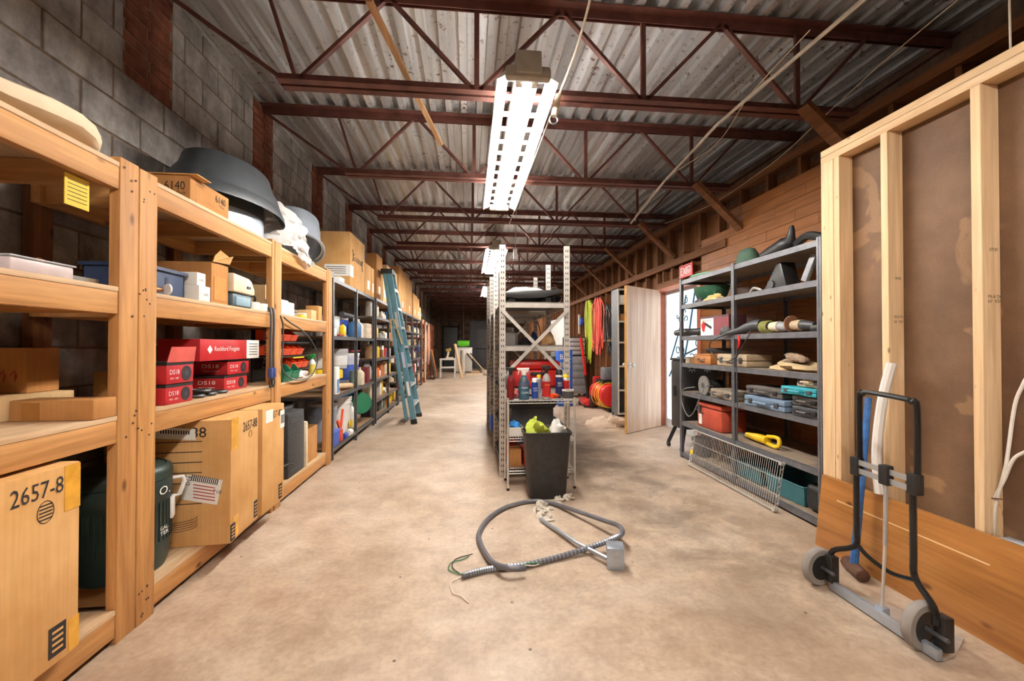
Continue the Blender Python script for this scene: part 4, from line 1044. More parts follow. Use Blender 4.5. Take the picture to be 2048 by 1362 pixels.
# dark green drink cooler behind the near post
ck = t = thing('drink_cooler', 'dark green round drink cooler with white handles behind the near post', 'cooler', (-1.645, 2.215, Z0), R(30))
r = 0.183
MB().lathe([(r * 0.88, 0), (r * 0.93, 0.03), (r * 0.98, 0.12), (r, 0.15), (r, 0.42), (r * 1.02, 0.425), (r * 1.02, 0.52), (r * 0.99, 0.535)], 40).part('body', DKGREEN, t, smooth=True)
MB().lathe([(r * 1.03, 0.535), (r * 1.03, 0.575), (r * 0.99, 0.60), (r * 0.9, 0.612), (r * 0.86, 0.605), (r * 0.8, 0.612)], 40).part('lid', DKGREEN, t, smooth=True)
m = MB()
for k in range(48):
    a = 2 * PI * k / 48
    m.bar((r * 1.001 * math.cos(a), r * 1.001 * math.sin(a), 0.17), (r * 1.001 * math.cos(a), r * 1.001 * math.sin(a), 0.40), 0.006, 0.006, (math.cos(a), math.sin(a), 0))
m.part('ribs', DKGREEN, t)
for sg in (-1, 1):
    MB().tube([(sg * r * 0.98, 0.02, 0.50), (sg * (r + 0.045), 0.02, 0.50), (sg * (r + 0.05), 0.02, 0.47), (sg * (r + 0.03), 0.02, 0.39), (sg * r * 0.99, 0.02, 0.385)], 0.011, 7).part('handle', WHITE, t, smooth=True)
a = R(-6)
MB().box(r - 0.002, r + 0.012, -0.03, 0.03, 0.27, 0.40).xform(Matrix.Rotation(a, 4, 'Z')).part('spigot_plate', WHITE, t, bevel=0.004)
for (s, z, sz, w_) in (('O.', 0.47, 0.05, 0.07), ('GAL.', 0.245, 0.022, 0.055), ('TER', 0.215, 0.022, 0.055)):
    a = R(-31); c, s_ = math.cos(a), math.sin(a)
    text(s, sz, WINK, t, ((r * 1.035) * c, (r * 1.035) * s_, z), (-s_, c, 0), (0, 0, 1), width=w_)
ck.scale = (1, 1, 0.80)
# bay 3 of the base
t = thing('tool_chest', 'scuffed black upright plastic tool chest on the bottom shelf', 'tool chest', (-1.58, 3.72, Z0), FR['L'])
MB().box(-0.17, 0.17, -0.15, 0.16, 0, 0.52).part('body', plain('scuffed_black_plastic', (48, 47, 48), 0.6, 0, 0.4, 30), t, bevel=0.015)
MB().box(-0.11, 0.13, -0.07, 0.13, 0.52, 0.555).part('raised_lid', plain('scuffed_black_plastic', (48, 47, 48), 0.6, 0, 0.4, 30), t, bevel=0.008)
for z in (0.05, 0.44, 0.46): MB().box(-0.13, 0.13, -0.153, -0.149, z, z + 0.008).part('moulded_ridge', DKGREY, t)
MB().tube([(-0.174, -0.06, 0.08), (-0.176, -0.06, 0.40), (-0.176, 0.06, 0.40), (-0.174, 0.06, 0.08)], 0.008, 6).part('side_rib', BLACK, t)
MB().box(-0.06, 0.06, -0.12, 0.12, 0, 0.075).single('wood_block', wood('splintered_wood', (120, 90, 62), (196, 170, 138), 0, knots=False), 'splintered grey wood block lying before the black tool chest', 'wood block', (-1.60, 3.475, Z0), R(88), bevel=0.006)
MB().tube(spline([(-1.50, 3.44, Z0 + 0.085), (-1.45, 3.50, Z0 + 0.12), (-1.41, 3.56, Z0 + 0.125), (-1.41, 3.60, Z0 + 0.11)], 4), 0.009, 6).single('bent_iron_bar', BLACKM, 'bent black iron bar resting on the splintered wood block', 'bar', (-1.46, 3.5, Z0 + 0.08), world=True, smooth=True)
MB().box(-0.02, 0.02, -0.16, 0.16, 0, 0.40).single('cream_panel_case', OFFW, 'narrow cream plastic case standing between chest and brown box', 'case', (-1.58, 3.93, Z0), FR['L'], bevel=0.015)
carton('brown file box with hand hole next to the far wooden post', (-1.55, 4.12, Z0), FR['L'], 0.28, 0.20, 0.31, CARD2, open_=True)
MB().box(-0.03, 0.03, -0.153, -0.149, 0.20, 0.225)
bucket('black bucket full of plastic wrap behind the brown file box', (-1.80, 4.22, Z0 + 0.0), 0.145, 0.52, plain('charcoal_plastic', (52, 52, 56), 0.5))
rag('crumpled blue and white wrap in the brown file box', (-1.57, 4.14, Z0 + 0.23), 0.08, 0.08, 0.10, plain('blue_white_wrap', (150, 168, 206), 0.5, 0, 0.4), 31, 'wrap', 'plastic_wrap')

# ================================================================ LEFT STEEL RACKS
def steel_rack(name, label, xf, xb, posts, levels, ztop, steel, board, back_posts=True, thick=0.04):
    y0, y1 = min(posts), max(posts); sg = 1 if xf > xb else -1
    t = thing(name, label, 'shelf rack', ((xf + xb) / 2, (y0 + y1) / 2, 0), group='steel shelf racks')
    a = 0.038
    for py in posts:
        m = MB(); m.box(min(xf, xf - sg * 0.004), max(xf, xf - sg * 0.004), py - a/2, py + a/2, 0, ztop); m.box(min(xf - sg * a, xf), max(xf - sg * a, xf), py - 0.002, py + 0.002, 0, ztop)
        m.part('post', steel, t, world=True)
        if back_posts:
            m = MB(); m.box(min(xb, xb + sg * 0.004), max(xb, xb + sg * 0.004), py - a/2, py + a/2, 0, ztop); m.box(min(xb, xb + sg * a), max(xb, xb + sg * a), py - 0.002, py + 0.002, 0, ztop)
            m.part('post', steel, t, world=True)
    for z in levels:
        xi, xj = xf - sg * 0.005, xb + sg * 0.005
        MB().box(min(xi, xi - sg * 0.022), max(xi, xi - sg * 0.022), y0, y1, z - thick, z).part('front_rail', steel, t, world=True)
        MB().box(min(xj, xj + sg * 0.022), max(xj, xj + sg * 0.022), y0, y1, z - thick, z).part('back_rail', steel, t, world=True)
        for yy in (y0 + 0.01, y1 - 0.01):
            MB().box(min(xi, xj) + 0.024, max(xi, xj) - 0.024, yy - 0.008, yy + 0.008, z - thick, z - 0.014).part('end_rail', steel, t, world=True)
        MB().box(min(xi, xj) + 0.0225, max(xi, xj) - 0.0225, y0 + 0.001, y1 - 0.001, z - 0.013, z - 0.001).part('shelf_board', board, t, world=True)
    return t
XB = -1.965
UN = [('steel rack just past the wooden shelves, holding buckets and paint', [4.65, 5.60, 6.60], [0.12, 0.67, 1.31, 1.925]),
      ('steel rack behind the leaning ladder', [6.74, 7.78, 8.70], [0.10, 0.36, 0.68, 1.0, 1.33, 1.66, 1.94]),
      ('steel rack just beyond the leaning ladder', [8.84, 9.9, 10.9], [0.10, 0.45, 0.85, 1.2, 1.55, 1.95]),
      ('farthest steel rack before the brown wooden shelves', [11.04, 12.0, 12.9], [0.10, 0.45, 0.85, 1.2, 1.55, 1.95])]
for lab, ps, lv in UN:
    steel_rack('steel_shelf_rack', lab, -1.42, XB, ps, lv, lv[-1], STEEL, W_PLYDARK)

# --- cartons along the rack tops
ZT = 1.927
t = carton('biggest brown carton with logo on top of the first steel rack', (-1.68, 5.66, ZT), FR['L'], 0.72, 0.50, 0.66, CARD2, 'large_carton', words=(('Goodman', -0.02, 0.38, 0.09, 'f', 0.42, INK),), tag_=((0.32, 0.50, 0.06, 0.10, 'f', plain('blue_grey_label', (150, 150, 170), 0.7)),))
for c in list(t.children):
    if c.name.startswith('body'): c.data.materials[0] = CARD
for sg, p0 in ((-1, (-0.27, 0.39)), (1, (0.23, 0.34))):
    MB().tube([(p0[0] - sg * 0.03 * math.sin(a * PI / 8) + sg * 0.0, -0.2512, p0[1] - 0.07 * math.cos(a * PI / 8)) for a in range(9)], 0.006, 5).part('logo_arc', INK, t)
MB().box(-0.361, -0.22, -0.2525, -0.2495, 0.12, 0.26).part('paper_label', PAPER, t)
MB().box(-0.3625, -0.3605, -0.2525, 0.05, 0.12, 0.26).part('paper_label', PAPER, t)
m = MB()
for k in range(4): m.box(-0.3632, -0.3622, -0.20, 0.03, 0.15 + 0.025 * k, 0.157 + 0.025 * k)
m.part('fine_print', INK, t)
TOPS = [(6.05, 6.40, 0.43, 0.40, 'pale brown carton right after the biggest carton on the rack top', CARD, 1.927),
        (6.42, 6.60, 0.43, 0.40, 'narrow pale brown carton, second after the biggest carton on the rack top', CARD, 1.927),
        (6.76, 7.22, 0.70, 0.50, 'tall brown carton behind the ladder top', CARD2, 1.942),
        (7.26, 7.56, 0.40, 0.45, 'pale carton directly behind the ladder rail on the rack top', CARD3, 1.942),
        (7.62, 8.68, 0.68, 0.40, 'long wrapped tan carton just right of the ladder top', CARD3, 1.942),
        (8.86, 9.95, 0.87, 0.50, 'tallest upright carton beyond the ladder on the rack tops', CARD, 1.952),
        (9.98, 10.88, 0.84, 0.50, 'tall carton next after the tallest upright carton beyond the ladder', CARD, 1.952),
        (11.1, 11.95, 0.60, 0.40, 'medium carton with upright seams near the far end of the rack tops', CARD, 1.952),
        (11.97, 12.5, 0.57, 0.40, 'second medium carton near the far end of the rack tops', CARD, 1.952),
        (12.52, 12.9, 0.36, 0.40, 'small carton last on the rack tops before the wooden shelves', CARD3, 1.952)]
for (a, b, h, d, lab, mt, z) in TOPS:
    carton(lab, (-1.43 - d/2, (a + b) / 2, z), FR['L'], b - a - 0.01, d, h, mt, 'stored_carton', group='cartons along the steel rack tops',
           tag_=((0.0 if b - a > 0.4 else 0.02, 0.14, min(0.14, (b - a) * 0.5), 0.13, 'f', PAPER),))
lathe_thing('steel_bowl', 'pale round container on the rack top before the biggest carton', 'container', (-1.62, 4.80, ZT), [(0.10, 0), (0.15, 0.05), (0.155, 0.075), (0.14, 0.075)], plain('pale_blue_metal', (186, 198, 208), 0.35, 0.3))
m = MB()
for k in range(4): MB().box(-1.62, -1.46, 4.98 + 0.004 * k, 5.16 + 0.004 * k, ZT + 0.016 * k, ZT + 0.0155 + 0.016 * k).single('booklet', PAPER, ['lowest', 'second lowest', 'third', 'topmost'][k] + ' white booklet in the small pile on the first steel rack', 'booklet', (-1.54, 5.07, ZT + 0.016 * k), group='booklets on the rack top', world=True)

# --- first steel rack, upper shelf (z 1.31)
Z = 1.312
for args in (
    ('yellow tin tipped at the near end of the paint shelf', (-1.50, 4.78, Z + 0.085), 0.04, 0.08, YELLOW, WHITE, None),
    ('large white paint pail at the back of the paint shelf', (-1.68, 5.28, Z), 0.13, 0.24, plain('pale_pail', (206, 208, 206), 0.4, 0.2), GREYP, plain('white_blue_label', (206, 218, 224), 0.5)),
    ('white tub behind the blue jug on the paint shelf', (-1.70, 5.80, Z), 0.11, 0.26, WHITE, WHITE, BLUE)):
    can(args[0], args[1], args[2], args[3], args[4], args[5], args[6])
carton('small white carton under the yellow tin', (-1.50, 4.78, Z), FR['L'], 0.16, 0.1, 0.083, PAPER, 'small_carton', seam=False)
jug('small yellow squeeze bottle on the paint shelf', (-1.475, 5.16, Z + 0.005), FR['L'], 0.09, 0.06, 0.16, YELLOW, BLACK, None, 'squeeze_bottle', 'bottle')
MB().box(-1.50, -1.43, 4.90, 5.06, Z, Z + 0.02).single('red_rag_pack', plain('dark_red', (140, 24, 34), 0.6), 'flat dark red pack on the paint shelf', 'pack', (-1.46, 4.98, Z), world=True, bevel=0.005)
jug('blue plastic jug on the paint shelf', (-1.52, 5.86, Z), FR['L'], 0.20, 0.13, 0.26, plain('steel_blue_plastic', (74, 122, 172), 0.4), WHITE)
jug('white plastic jug beside the blue jug', (-1.53, 6.08, Z), FR['L'], 0.12, 0.12, 0.26, WHITE, WHITE)
for k, (h, w) in enumerate(((0.07, 0.32), (0.08, 0.28), (0.06, 0.26))):
    carton(['lowest', 'middle', 'topmost'][k] + ' cream carton stacked at the far end of the paint shelf', (-1.55, 6.38, Z + (0, 0.071, 0.152)[k]), FR['L'], w, 0.2, h, plain('cream_card', (216, 200, 176), 0.7), 'cream_carton', seam=False, group='stacked cream cartons')
MB().cyl((-1.60, 5.55, Z + 0.29), (-1.60, 6.15, Z + 0.29), 0.035).single('dark_pipe', DKGREY, 'dark grey pipe lying across the jug and tub tops', 'pipe', (-1.60, 5.8, Z + 0.25), world=True, smooth=True)
MB().box(-1.925, -1.895, 4.7, 6.55, 1.575, 1.60).single('pale_board', plain('pale_wood_strip', (206, 186, 160), 0.6), 'long pale strip fixed at the back above the paint shelf', 'strip', (-1.935, 5.6, 1.575), world=True)
# --- second shelf (z 0.67)
Z = 0.672
carton('white printed carton beside the wooden post on the bucket shelf', (-1.48, 4.84, Z), FR['L'], 0.11, 0.1, 0.30, PAPER, 'white_carton', seam=False, tag_=((0, 0.09, 0.08, 0.15, 'f', plain('blue_print', (90, 130, 180), 0.6)),))
MB().box(-1.52, -1.46, 4.92, 5.03, Z, Z + 0.03).single('wood_offcut', plain('offcut_tan', (196, 150, 104), 0.7), 'tan wood offcut lying at the front of the bucket shelf', 'offcut', (-1.49, 5.07, Z), world=True)
t = thing('paint_roller', 'fluffy paint roller lying at the front of the bucket shelf', 'paint roller', (-1.50, 5.28, Z + 0.035))
MB().cyl((-1.53, 5.08, Z + 0.065), (-1.47, 5.50, Z + 0.035), 0.034).part('sleeve', plain('roller_nap', (206, 178, 140), 0.9), t, world=True, smooth=True)
MB().tube([(-1.53, 5.08, Z + 0.065), (-1.55, 5.06, Z + 0.07), (-1.545, 5.14, Z + 0.03)], 0.004, 5).part('handle_wire', STEEL, t, world=True)
can('small white paint can at the near end of the bucket shelf', (-1.62, 5.08, Z), 0.06, 0.12, WHITE, GREYP, plain('grey_label', (180, 180, 186), 0.5))
can('white and navy paint can on the bucket shelf', (-1.64, 5.32, Z), 0.07, 0.13, WHITE, GREYP, NAVY)
can('lower yellow tub behind the roller', (-1.72, 5.08, Z + 0.126), 0.09, 0.07, YELLOW, YELLOW, None, 'plastic_tub', 'tub')
can('upper yellow tub behind the roller', (-1.72, 5.08, Z + 0.20), 0.088, 0.06, YELLOW, YELLOW, None, 'plastic_tub', 'tub')
carton('yellow carton next to the yellow tubs', (-1.60, 5.34, Z + 0.138), FR['L'], 0.15, 0.12, 0.11, YELLOW, 'yellow_carton', seam=False)
bucket('pale grey bucket at the back near end of the bucket shelf', (-1.80, 5.10, Z + 0.27), 0.15, 0.22, plain('warm_grey_plastic', (186, 180, 172), 0.5), GREYP, bail=False)
bucket('white pail standing on the yellow carton', (-1.60, 5.42, Z + 0.255), 0.115, 0.24, plain('silver_pail', (196, 198, 202), 0.35, 0.3), None, plain('white_label', (222, 222, 222), 0.5), bail=False)
can('green and white paint can behind the middle rack post', (-1.50, 5.74, Z), 0.055, 0.20, plain('sage_can', (132, 160, 148), 0.4), GREYP)
bucket('white lidded bucket with red and blue print on the bucket shelf', (-1.66, 6.02, Z), 0.155, 0.42, plain('lavender_white', (206, 206, 222), 0.4), WHITE, plain('blue_print_band', (70, 100, 190), 0.5), rz=R(40))
jug('cream cone-shouldered jug before the printed bucket', (-1.47, 5.93, Z), FR['L'], 0.14, 0.10, 0.24, OFFW, OFFW)
carton('dark red carton at the far end of the bucket shelf', (-1.52, 6.36, Z), FR['L'], 0.16, 0.14, 0.22, plain('maroon_carton', (110, 24, 28), 0.6), 'maroon_carton', seam=False)
MB().box(-1.85, -1.55, 5.9, 6.3, Z + 0.445, Z + 0.47).single('red_tray', plain('dark_red', (140, 24, 34), 0.6), 'dark red tray lying on the printed bucket', 'tray', (-1.7, 6.1, Z + 0.44), world=True, bevel=0.01)
# --- floor shelf (z 0.12)
Z = 0.122
t = thing('plastic_tote', 'blue plastic toolbox at the near end of the floor shelf', 'toolbox', (-1.48, 4.80, Z), FR['L'])
MB().prism([(-0.10, -0.05, 0), (0.10, -0.05, 0), (0.12, -0.05, 0.14), (-0.12, -0.05, 0.14)], (0, 0.10, 0)).part('body', BLUE, t, bevel=0.006)
MB().box(-0.125, 0.125, -0.055, 0.055, 0.142, 0.165).part('lid', plain('mid_blue', (84, 112, 200), 0.4), t, bevel=0.006)
bucket('grey lidded bucket beside the wooden post on the floor shelf', (-1.68, 5.10, Z), 0.16, 0.42, plain('grey_bucket', (150, 156, 166), 0.4), plain('pale_lid', (206, 196, 188), 0.5), rz=R(50))
t = thing('orange_clamp', 'orange Y-shaped clamp leaning on the grey bucket', 'clamp', (-1.47, 4.98, Z))
MB().bar((-1.455, 5.02, Z + 0.12), (-1.465, 5.14, Z + 0.34), 0.02, 0.035).part('arm', ORANGE, t, world=True)
MB().bar((-1.455, 5.02, Z + 0.12), (-1.465, 4.945, Z + 0.24), 0.02, 0.035).part('arm', ORANGE, t, world=True)
MB().box(-1.475, -1.435, 4.985, 5.055, Z, Z + 0.13).part('foot', ORANGE, t, world=True, bevel=0.005)
MB().cyl((-1.45, 5.12, Z + 0.03), (-1.45, 5.22, Z + 0.03), 0.03).single('blue_spool', BLUE, 'small blue spool in front of the grey bucket', 'spool', (-1.45, 5.16, Z), world=True, smooth=True)
MB().cyl((-1.44, 5.26, Z + 0.04), (-1.43, 5.34, Z + 0.04), 0.04).single('white_plug', WHITE, 'white plug lying before the grey bucket', 'plug', (-1.44, 5.3, Z), world=True, smooth=True)
bucket('tall white bucket with yellow label on the floor shelf', (-1.63, 5.55, Z), 0.15, 0.44, WHITE, WHITE, None, rz=R(50))
MB().box(-1.487, -1.480, 5.48, 5.63, Z + 0.06, Z + 0.14).single('yellow_label_card', YELLOW, 'yellow label card on the tall white bucket', 'card', (-1.484, 5.55, Z + 0.06), world=True)
jug('white jug with navy label behind the tall white bucket', (-1.56, 5.84, Z), FR['L'], 0.15, 0.12, 0.32, WHITE, WHITE, NAVY)
t = thing('paint_tray', 'bright blue paint tray lying on the white bucket', 'paint tray', (-1.60, 5.42, Z + 0.46))
MB().prism([(-1.74, 5.30, Z + 0.462), (-1.50, 5.30, Z + 0.462), (-1.48, 5.30, Z + 0.502), (-1.76, 5.30, Z + 0.502)], (0, 0.46, 0)).part('tray', CYAN, t, world=True, bevel=0.006)
lathe_thing('green_bucket_tipped', 'dark green bucket on its side at the far end of the floor shelf', 'bucket', (-1.60, 6.26, Z + 0.25), [(0.11, 0), (0.14, 0.24), (0.145, 0.25)], plain('bucket_green', (16, 110, 72), 0.4), [('handle_ring', [(0.15, 0.22), (0.152, 0.23)], BLACK)]).rotation_euler = (R(80), 0, R(30))
MB().box(-1.85, -1.60, 6.12, 6.55, Z, Z + 0.10).single('tan_sack', plain('sack_tan', (196, 178, 152), 0.8), 'flat tan sack under the tipped green bucket', 'sack', (-1.7, 6.3, Z), world=True, bevel=0.03)

# --- further racks: small stored goods, each its own thing
CLR = {'white': (226, 222, 214), 'cream': (216, 198, 164), 'tan': (186, 146, 100), 'red': (176, 40, 36), 'blue': (56, 92, 160), 'black': (38, 36, 36), 'grey': (140, 138, 136), 'yellow': (222, 184, 50), 'green': (60, 110, 74), 'brown': (124, 84, 54), 'orange': (206, 104, 44)}
WT = ['white'] * 4 + ['cream'] * 3 + ['tan'] * 3 + ['brown', 'grey', 'grey', 'black', 'red', 'blue', 'yellow', 'green', 'orange']
rg = random.Random(21)
ORDS = ['bottom', 'second', 'third', 'fourth', 'fifth', 'sixth', 'seventh']
used_lab = set()
def clutter(rack_words, y0, y1, xf, zs, hmax, sg=1, per=6, zoff=0.0, group=None):
    for li, z in enumerate(zs):
        gap = hmax[li]; y = y0 + 0.03
        while y < y1 - 0.08:
            kind = rg.choice(['carton', 'carton', 'jar', 'can', 'bag', 'tub', 'bottle']); c = rg.choice(WT)
            w = rg.uniform(0.09, 0.22); h = min(gap - 0.04, rg.uniform(0.07, 0.24))
            if y + w > y1 - 0.03: break
            lab = '%s %s on the %s shelf up of the %s' % (c, kind, ORDS[li], rack_words)
            k = 0
            while lab in used_lab and k < 60:
                c = rg.choice(list(CLR)); kind = rg.choice(['carton', 'jar', 'can', 'bag', 'tub', 'bottle', 'spool', 'packet'])
                lab = '%s %s on the %s shelf up of the %s' % (c, kind, ORDS[li], rack_words); k += 1
            if lab in used_lab: break
            used_lab.add(lab)
            mt = plain('goods_' + c, CLR[c], 0.6)
            x = xf - sg * rg.uniform(0.13, 0.19); loc = (x, y + w/2, z + 0.001); rzz = sg * R(90)
            if kind in ('carton', 'packet'): MB().box(-w/2, w/2, -0.06, 0.06, 0, h if kind == 'carton' else h * 0.4).single('stored_' + kind, mt, lab, kind, loc, rzz + rg.uniform(-0.06, 0.06), group, bevel=0.004)
            elif kind in ('jar', 'can', 'spool'):
                r = min(w/2, 0.065); hh = h if kind != 'spool' else min(h, 0.08)
                MB().lathe([(r, 0), (r, hh * 0.85), (r * 0.8, hh * 0.9), (r * 0.8, hh)], 12).single('stored_' + kind, mt, lab, kind, loc, 0, group, smooth=True)
            elif kind == 'bottle':
                r = min(w/2, 0.045); hh = max(h, min(0.16, gap - 0.03)); MB().lathe([(r, 0), (r, hh * 0.6), (r * 0.4, hh * 0.8), (r * 0.4, hh)], 12).single('stored_bottle', mt, lab, kind, loc, 0, group, smooth=True)
            elif kind == 'tub':
                r = min(w/2, 0.08); MB().lathe([(r * 0.85, 0), (r, h * 0.8), (r * 1.05, h * 0.8), (r * 1.05, h)], 14).single('stored_tub', mt, lab, kind, loc, 0, group, smooth=True)
            else: MB().blob((0, 0, 0), 0.07, w/2, h * 0.45, rg.randint(0, 999), 0.22, 12, 7).single('stored_bag', mt, lab, kind, loc, 0, group, smooth=True)
            y += w + rg.uniform(0.025, 0.07)
for ui, words in ((1, 'rack behind the ladder'), (2, 'rack just beyond the ladder'), (3, 'farthest steel rack')):
    lab, ps, lv = UN[ui]
    gaps = [b - a for a, b in zip(lv, lv[1:])]
    clutter(words, ps[0], ps[-1], -1.42, lv[:-1], gaps, 1, group='goods on the ' + words)

# --- leaning fibreglass step ladder
t = thing('step_ladder', 'folded blue fibreglass step ladder leaning on the steel racks', 'ladder', (-0.84, 7.0, 0))
B0, T0 = Vector((-0.835, 0, 0.0)), Vector((-1.265, 0, 2.40))
def lad(u, y, dx=0.0): p = B0.lerp(T0, u); return Vector((p.x + dx, y, p.z))
per = Vector((-(T0 - B0).z, 0, (T0 - B0).x)).normalized()
for (ya, yb) in ((6.66, 6.88), (7.33, 7.12)):
    MB().bar(lad(0.006, ya), lad(1, yb), 0.028, 0.085, per).part('front_rail', LADDER, t, world=True, bevel=0.004)
    MB().bar(lad(0.02, ya + (0.05 if ya < 7 else -0.05), -0.115), lad(0.99, yb, -0.075), 0.024, 0.055, per).part('rear_rail', LADDER, t, world=True, bevel=0.004)
    MB().bar(lad(0.0, ya), lad(0.03, ya), 0.036, 0.095, per).part('foot', BLACK, t, world=True)
for k in range(1, 8):
    u = k / 8.0; ya = 6.66 + 0.22 * u + 0.014; yb = 7.33 - 0.21 * u - 0.014; p = lad(u, 0)
    m = MB(); m.box(p.x - 0.045, p.x + 0.05, ya, yb, p.z - 0.012, p.z + 0.004); m.box(p.x + 0.044, p.x + 0.05, ya, yb, p.z - 0.035, p.z - 0.012)
    m.part('step', ALU, t, world=True)
for u in (0.3, 0.62): 
    p = lad(u, 6.87 if u > 0.5 else 6.8, -0.10); MB().bar((p.x, 6.80, p.z), (p.x, 7.18, p.z), 0.02, 0.03).part('rear_brace', ALU, t, world=True)
p = lad(1, 0); MB().box(p.x - 0.125, p.x + 0.06, 6.855, 7.145, p.z - 0.06, p.z + 0.02).part('top_cap', BLACK, t, world=True, bevel=0.008)
for (u0, u1, mt) in ((0.62, 0.72, ALU), (0.36, 0.46, plain('warning_label', (196, 200, 214), 0.5)), (0.18, 0.27, WHITE)):
    ym = 6.66 + 0.22 * (u0 + u1) / 2 - 0.0155
    MB().bar(lad(u0, 6.66 + 0.22 * u0 - 0.0148), lad(u1, 6.66 + 0.22 * u1 - 0.0148), 0.001, 0.04, per).part('sticker', mt, t, world=True)
YW = plain('tan_wood_frame', (206, 172, 110), 0.6)
t = thing('wood_hook_frame', 'pale wooden V-frame hooked over the ladder rail', 'frame', (-1.13, 6.74, 1.35))
q = lad(0.66, 6.79, -0.10)
for (a, b) in ((lad(0.665, 6.775, -0.09), lad(0.53, 6.74, -0.12)), (lad(0.665, 6.775, -0.03), lad(0.51, 6.735, 0.025))):
    MB().bar(a + Vector((0, -0.02, 0)), b + Vector((0, -0.02, 0)), 0.014, 0.018, (1, 0, 0)).part('stick', YW, t, world=True)
MB().bar(lad(0.668, 6.755, -0.11), lad(0.668, 6.755, -0.01), 0.016, 0.016).part('hook', YW, t, world=True)

# ================================================================ FAR END
RW = wood('red_brown_lumber', (120, 60, 34), (176, 96, 58), 2)
t = thing('wooden_shelf_unit', 'red-brown wooden shelves with hoses hung on them far along the block wall', 'shelf unit', (-1.65, 15.2, 0))
for y in (13.2, 14.0, 15.2, 16.4, 17.2):
    MB().box(-1.46, -1.42, y - 0.045, y + 0.045, 0, 2.0).part('post', RW, t, world=True)
for z in (0.1, 0.55, 1.0, 1.45, 1.9):
    MB().box(-1.95, -1.462, 13.16, 17.24, z - 0.04, z).part('shelf', RW, t, world=True)
clutter('red-brown wooden shelves', 13.3, 17.1, -1.47, (0.1, 0.55, 1.0, 1.45), (0.4,) * 4, 1, group='goods on the red-brown shelves')
for k, (y, z, c) in enumerate(((13.55, 1.902, 'white'), (14.4, 1.902, 'cream'), (13.55, 2.11, 'grey'), (14.82, 1.902, 'tan'), (15.7, 1.902, 'white'))):
    MB().blob((0, 0, 0), 0.15, 0.16, 0.12, k + 50, 0.2).single('bundle', plain('goods_' + c, CLR[c], 0.6), '%s cloth bundle, %s on top of the red-brown wooden shelves' % (c, ['nearest', 'second', 'upper', 'fourth', 'farthest'][k]), 'bundle', (-1.62, y, z), smooth=True)
MB().cyl((-1.55, 13.86, 1.952), (-1.55, 14.1, 1.952), 0.05).single('red_cylinder', RED, 'small red cylinder between the cloth bundles', 'cylinder', (-1.55, 13.98, 1.902), world=True, smooth=True)
def hang_hose(label, x, yc, ztop, zbot, wid, mat, r=0.014, loops=3, seed=0, face='X'):
    rd = random.Random(seed); t = thing('hanging_hose', label, 'hose', (x, yc, ztop))
    for k in range(loops):
        zb = zbot + rd.uniform(0, 0.35) * (ztop - zbot) * (k > 0); w = wid * rd.uniform(0.6, 1.0); o = rd.uniform(-0.25, 0.25) * wid; dx = 0.012 * k + 0.02
        pts = [(x + dx, yc, ztop - 0.01), (x + dx + 0.01, yc + o - w/2, ztop - 0.25 * (ztop - zb)), (x + dx, yc + o - w/2 * 0.9, zb + 0.25 * (ztop - zb)), (x + dx, yc + o, zb), (x + dx + 0.005, yc + o + w/2 * 0.9, zb + 0.3 * (ztop - zb)), (x + dx, yc + o + w/2, ztop - 0.25 * (ztop - zb)), (x + dx, yc, ztop - 0.01)]
        MB().tube(spline(pts, 6), r, 6).part('loop', mat, t, world=True, smooth=True)
    MB().cyl((x - 0.01, yc, ztop), (x + 0.07, yc, ztop), 0.008, n=6).part('hook', STEEL, t, world=True)
    return t
hang_hose('pinkish hose hanging in long loops from the red-brown shelves', -1.415, 14.75, 1.95, 0.55, 0.5, plain('pink_hose', (206, 150, 126), 0.5), 0.016, 4, 3)
hang_hose('cream hose hanging to the floor from the red-brown shelves', -1.415, 13.8, 1.85, 0.05, 0.35, plain('cream_hose', (214, 190, 160), 0.5), 0.016, 2, 5)
t = thing('leaning_black_boards', 'dark boards leaning against the red-brown shelves', 'boards', (-1.3, 15.6, 0))
MB().bar((-1.2, 15.3, 0.02), (-1.38, 15.3, 1.0), 0.5, 0.03, (1, 0, 0.2)).part('board', BLACK, t, world=True)
MB().bar((-1.16, 15.9, 0.02), (-1.38, 15.9, 1.05), 0.35, 0.03, (1, 0, 0.2)).part('board', plain('orange_board', (190, 112, 50), 0.5), t, world=True)
t = thing('work_stand', 'white two-tier metal work stand at the far end of the aisle', 'stand', (-0.77, 16.0, 0))
for (x, y) in ((-1.04, 15.75), (-0.52, 15.75), (-1.04, 16.3), (-0.52, 16.3)): MB().box(x - 0.022, x + 0.022, y - 0.022, y + 0.022, 0, 0.70).part('leg', WHITE, t, world=True)
MB().box(-1.07, -0.49, 15.72, 16.33, 0.66, 0.71).part('top', WHITE, t, world=True)
MB().box(-1.03, -0.53, 15.74, 16.31, 0.36, 0.40).part('lower_shelf', WHITE, t, world=True)
t = thing('bench_machine', 'small pale bench machine on the white work stand', 'machine', (-0.75, 16.0, 0.711))
MB().box(-0.86, -0.58, 15.85, 16.15, 0.711, 0.76).part('base', OFFW, t, world=True, bevel=0.006)
MB().bar((-0.80, 16.0, 0.76), (-0.74, 16.0, 1.02), 0.06, 0.07).part('column', OFFW, t, world=True)
MB().cyl((-0.84, 15.95, 1.0), (-0.66, 15.95, 1.06), 0.06).part('head', plain('machine_gold', (190, 160, 90), 0.4), t, world=True, smooth=True)
MB().bar((-0.26, 15.72, 0.0), (-0.52, 16.0, 1.25), 0.10, 0.05).single('leaning_plank', W_NEW[2], 'pale plank leaning beside the white work stand', 'plank', (-0.26, 15.72, 0), world=True)
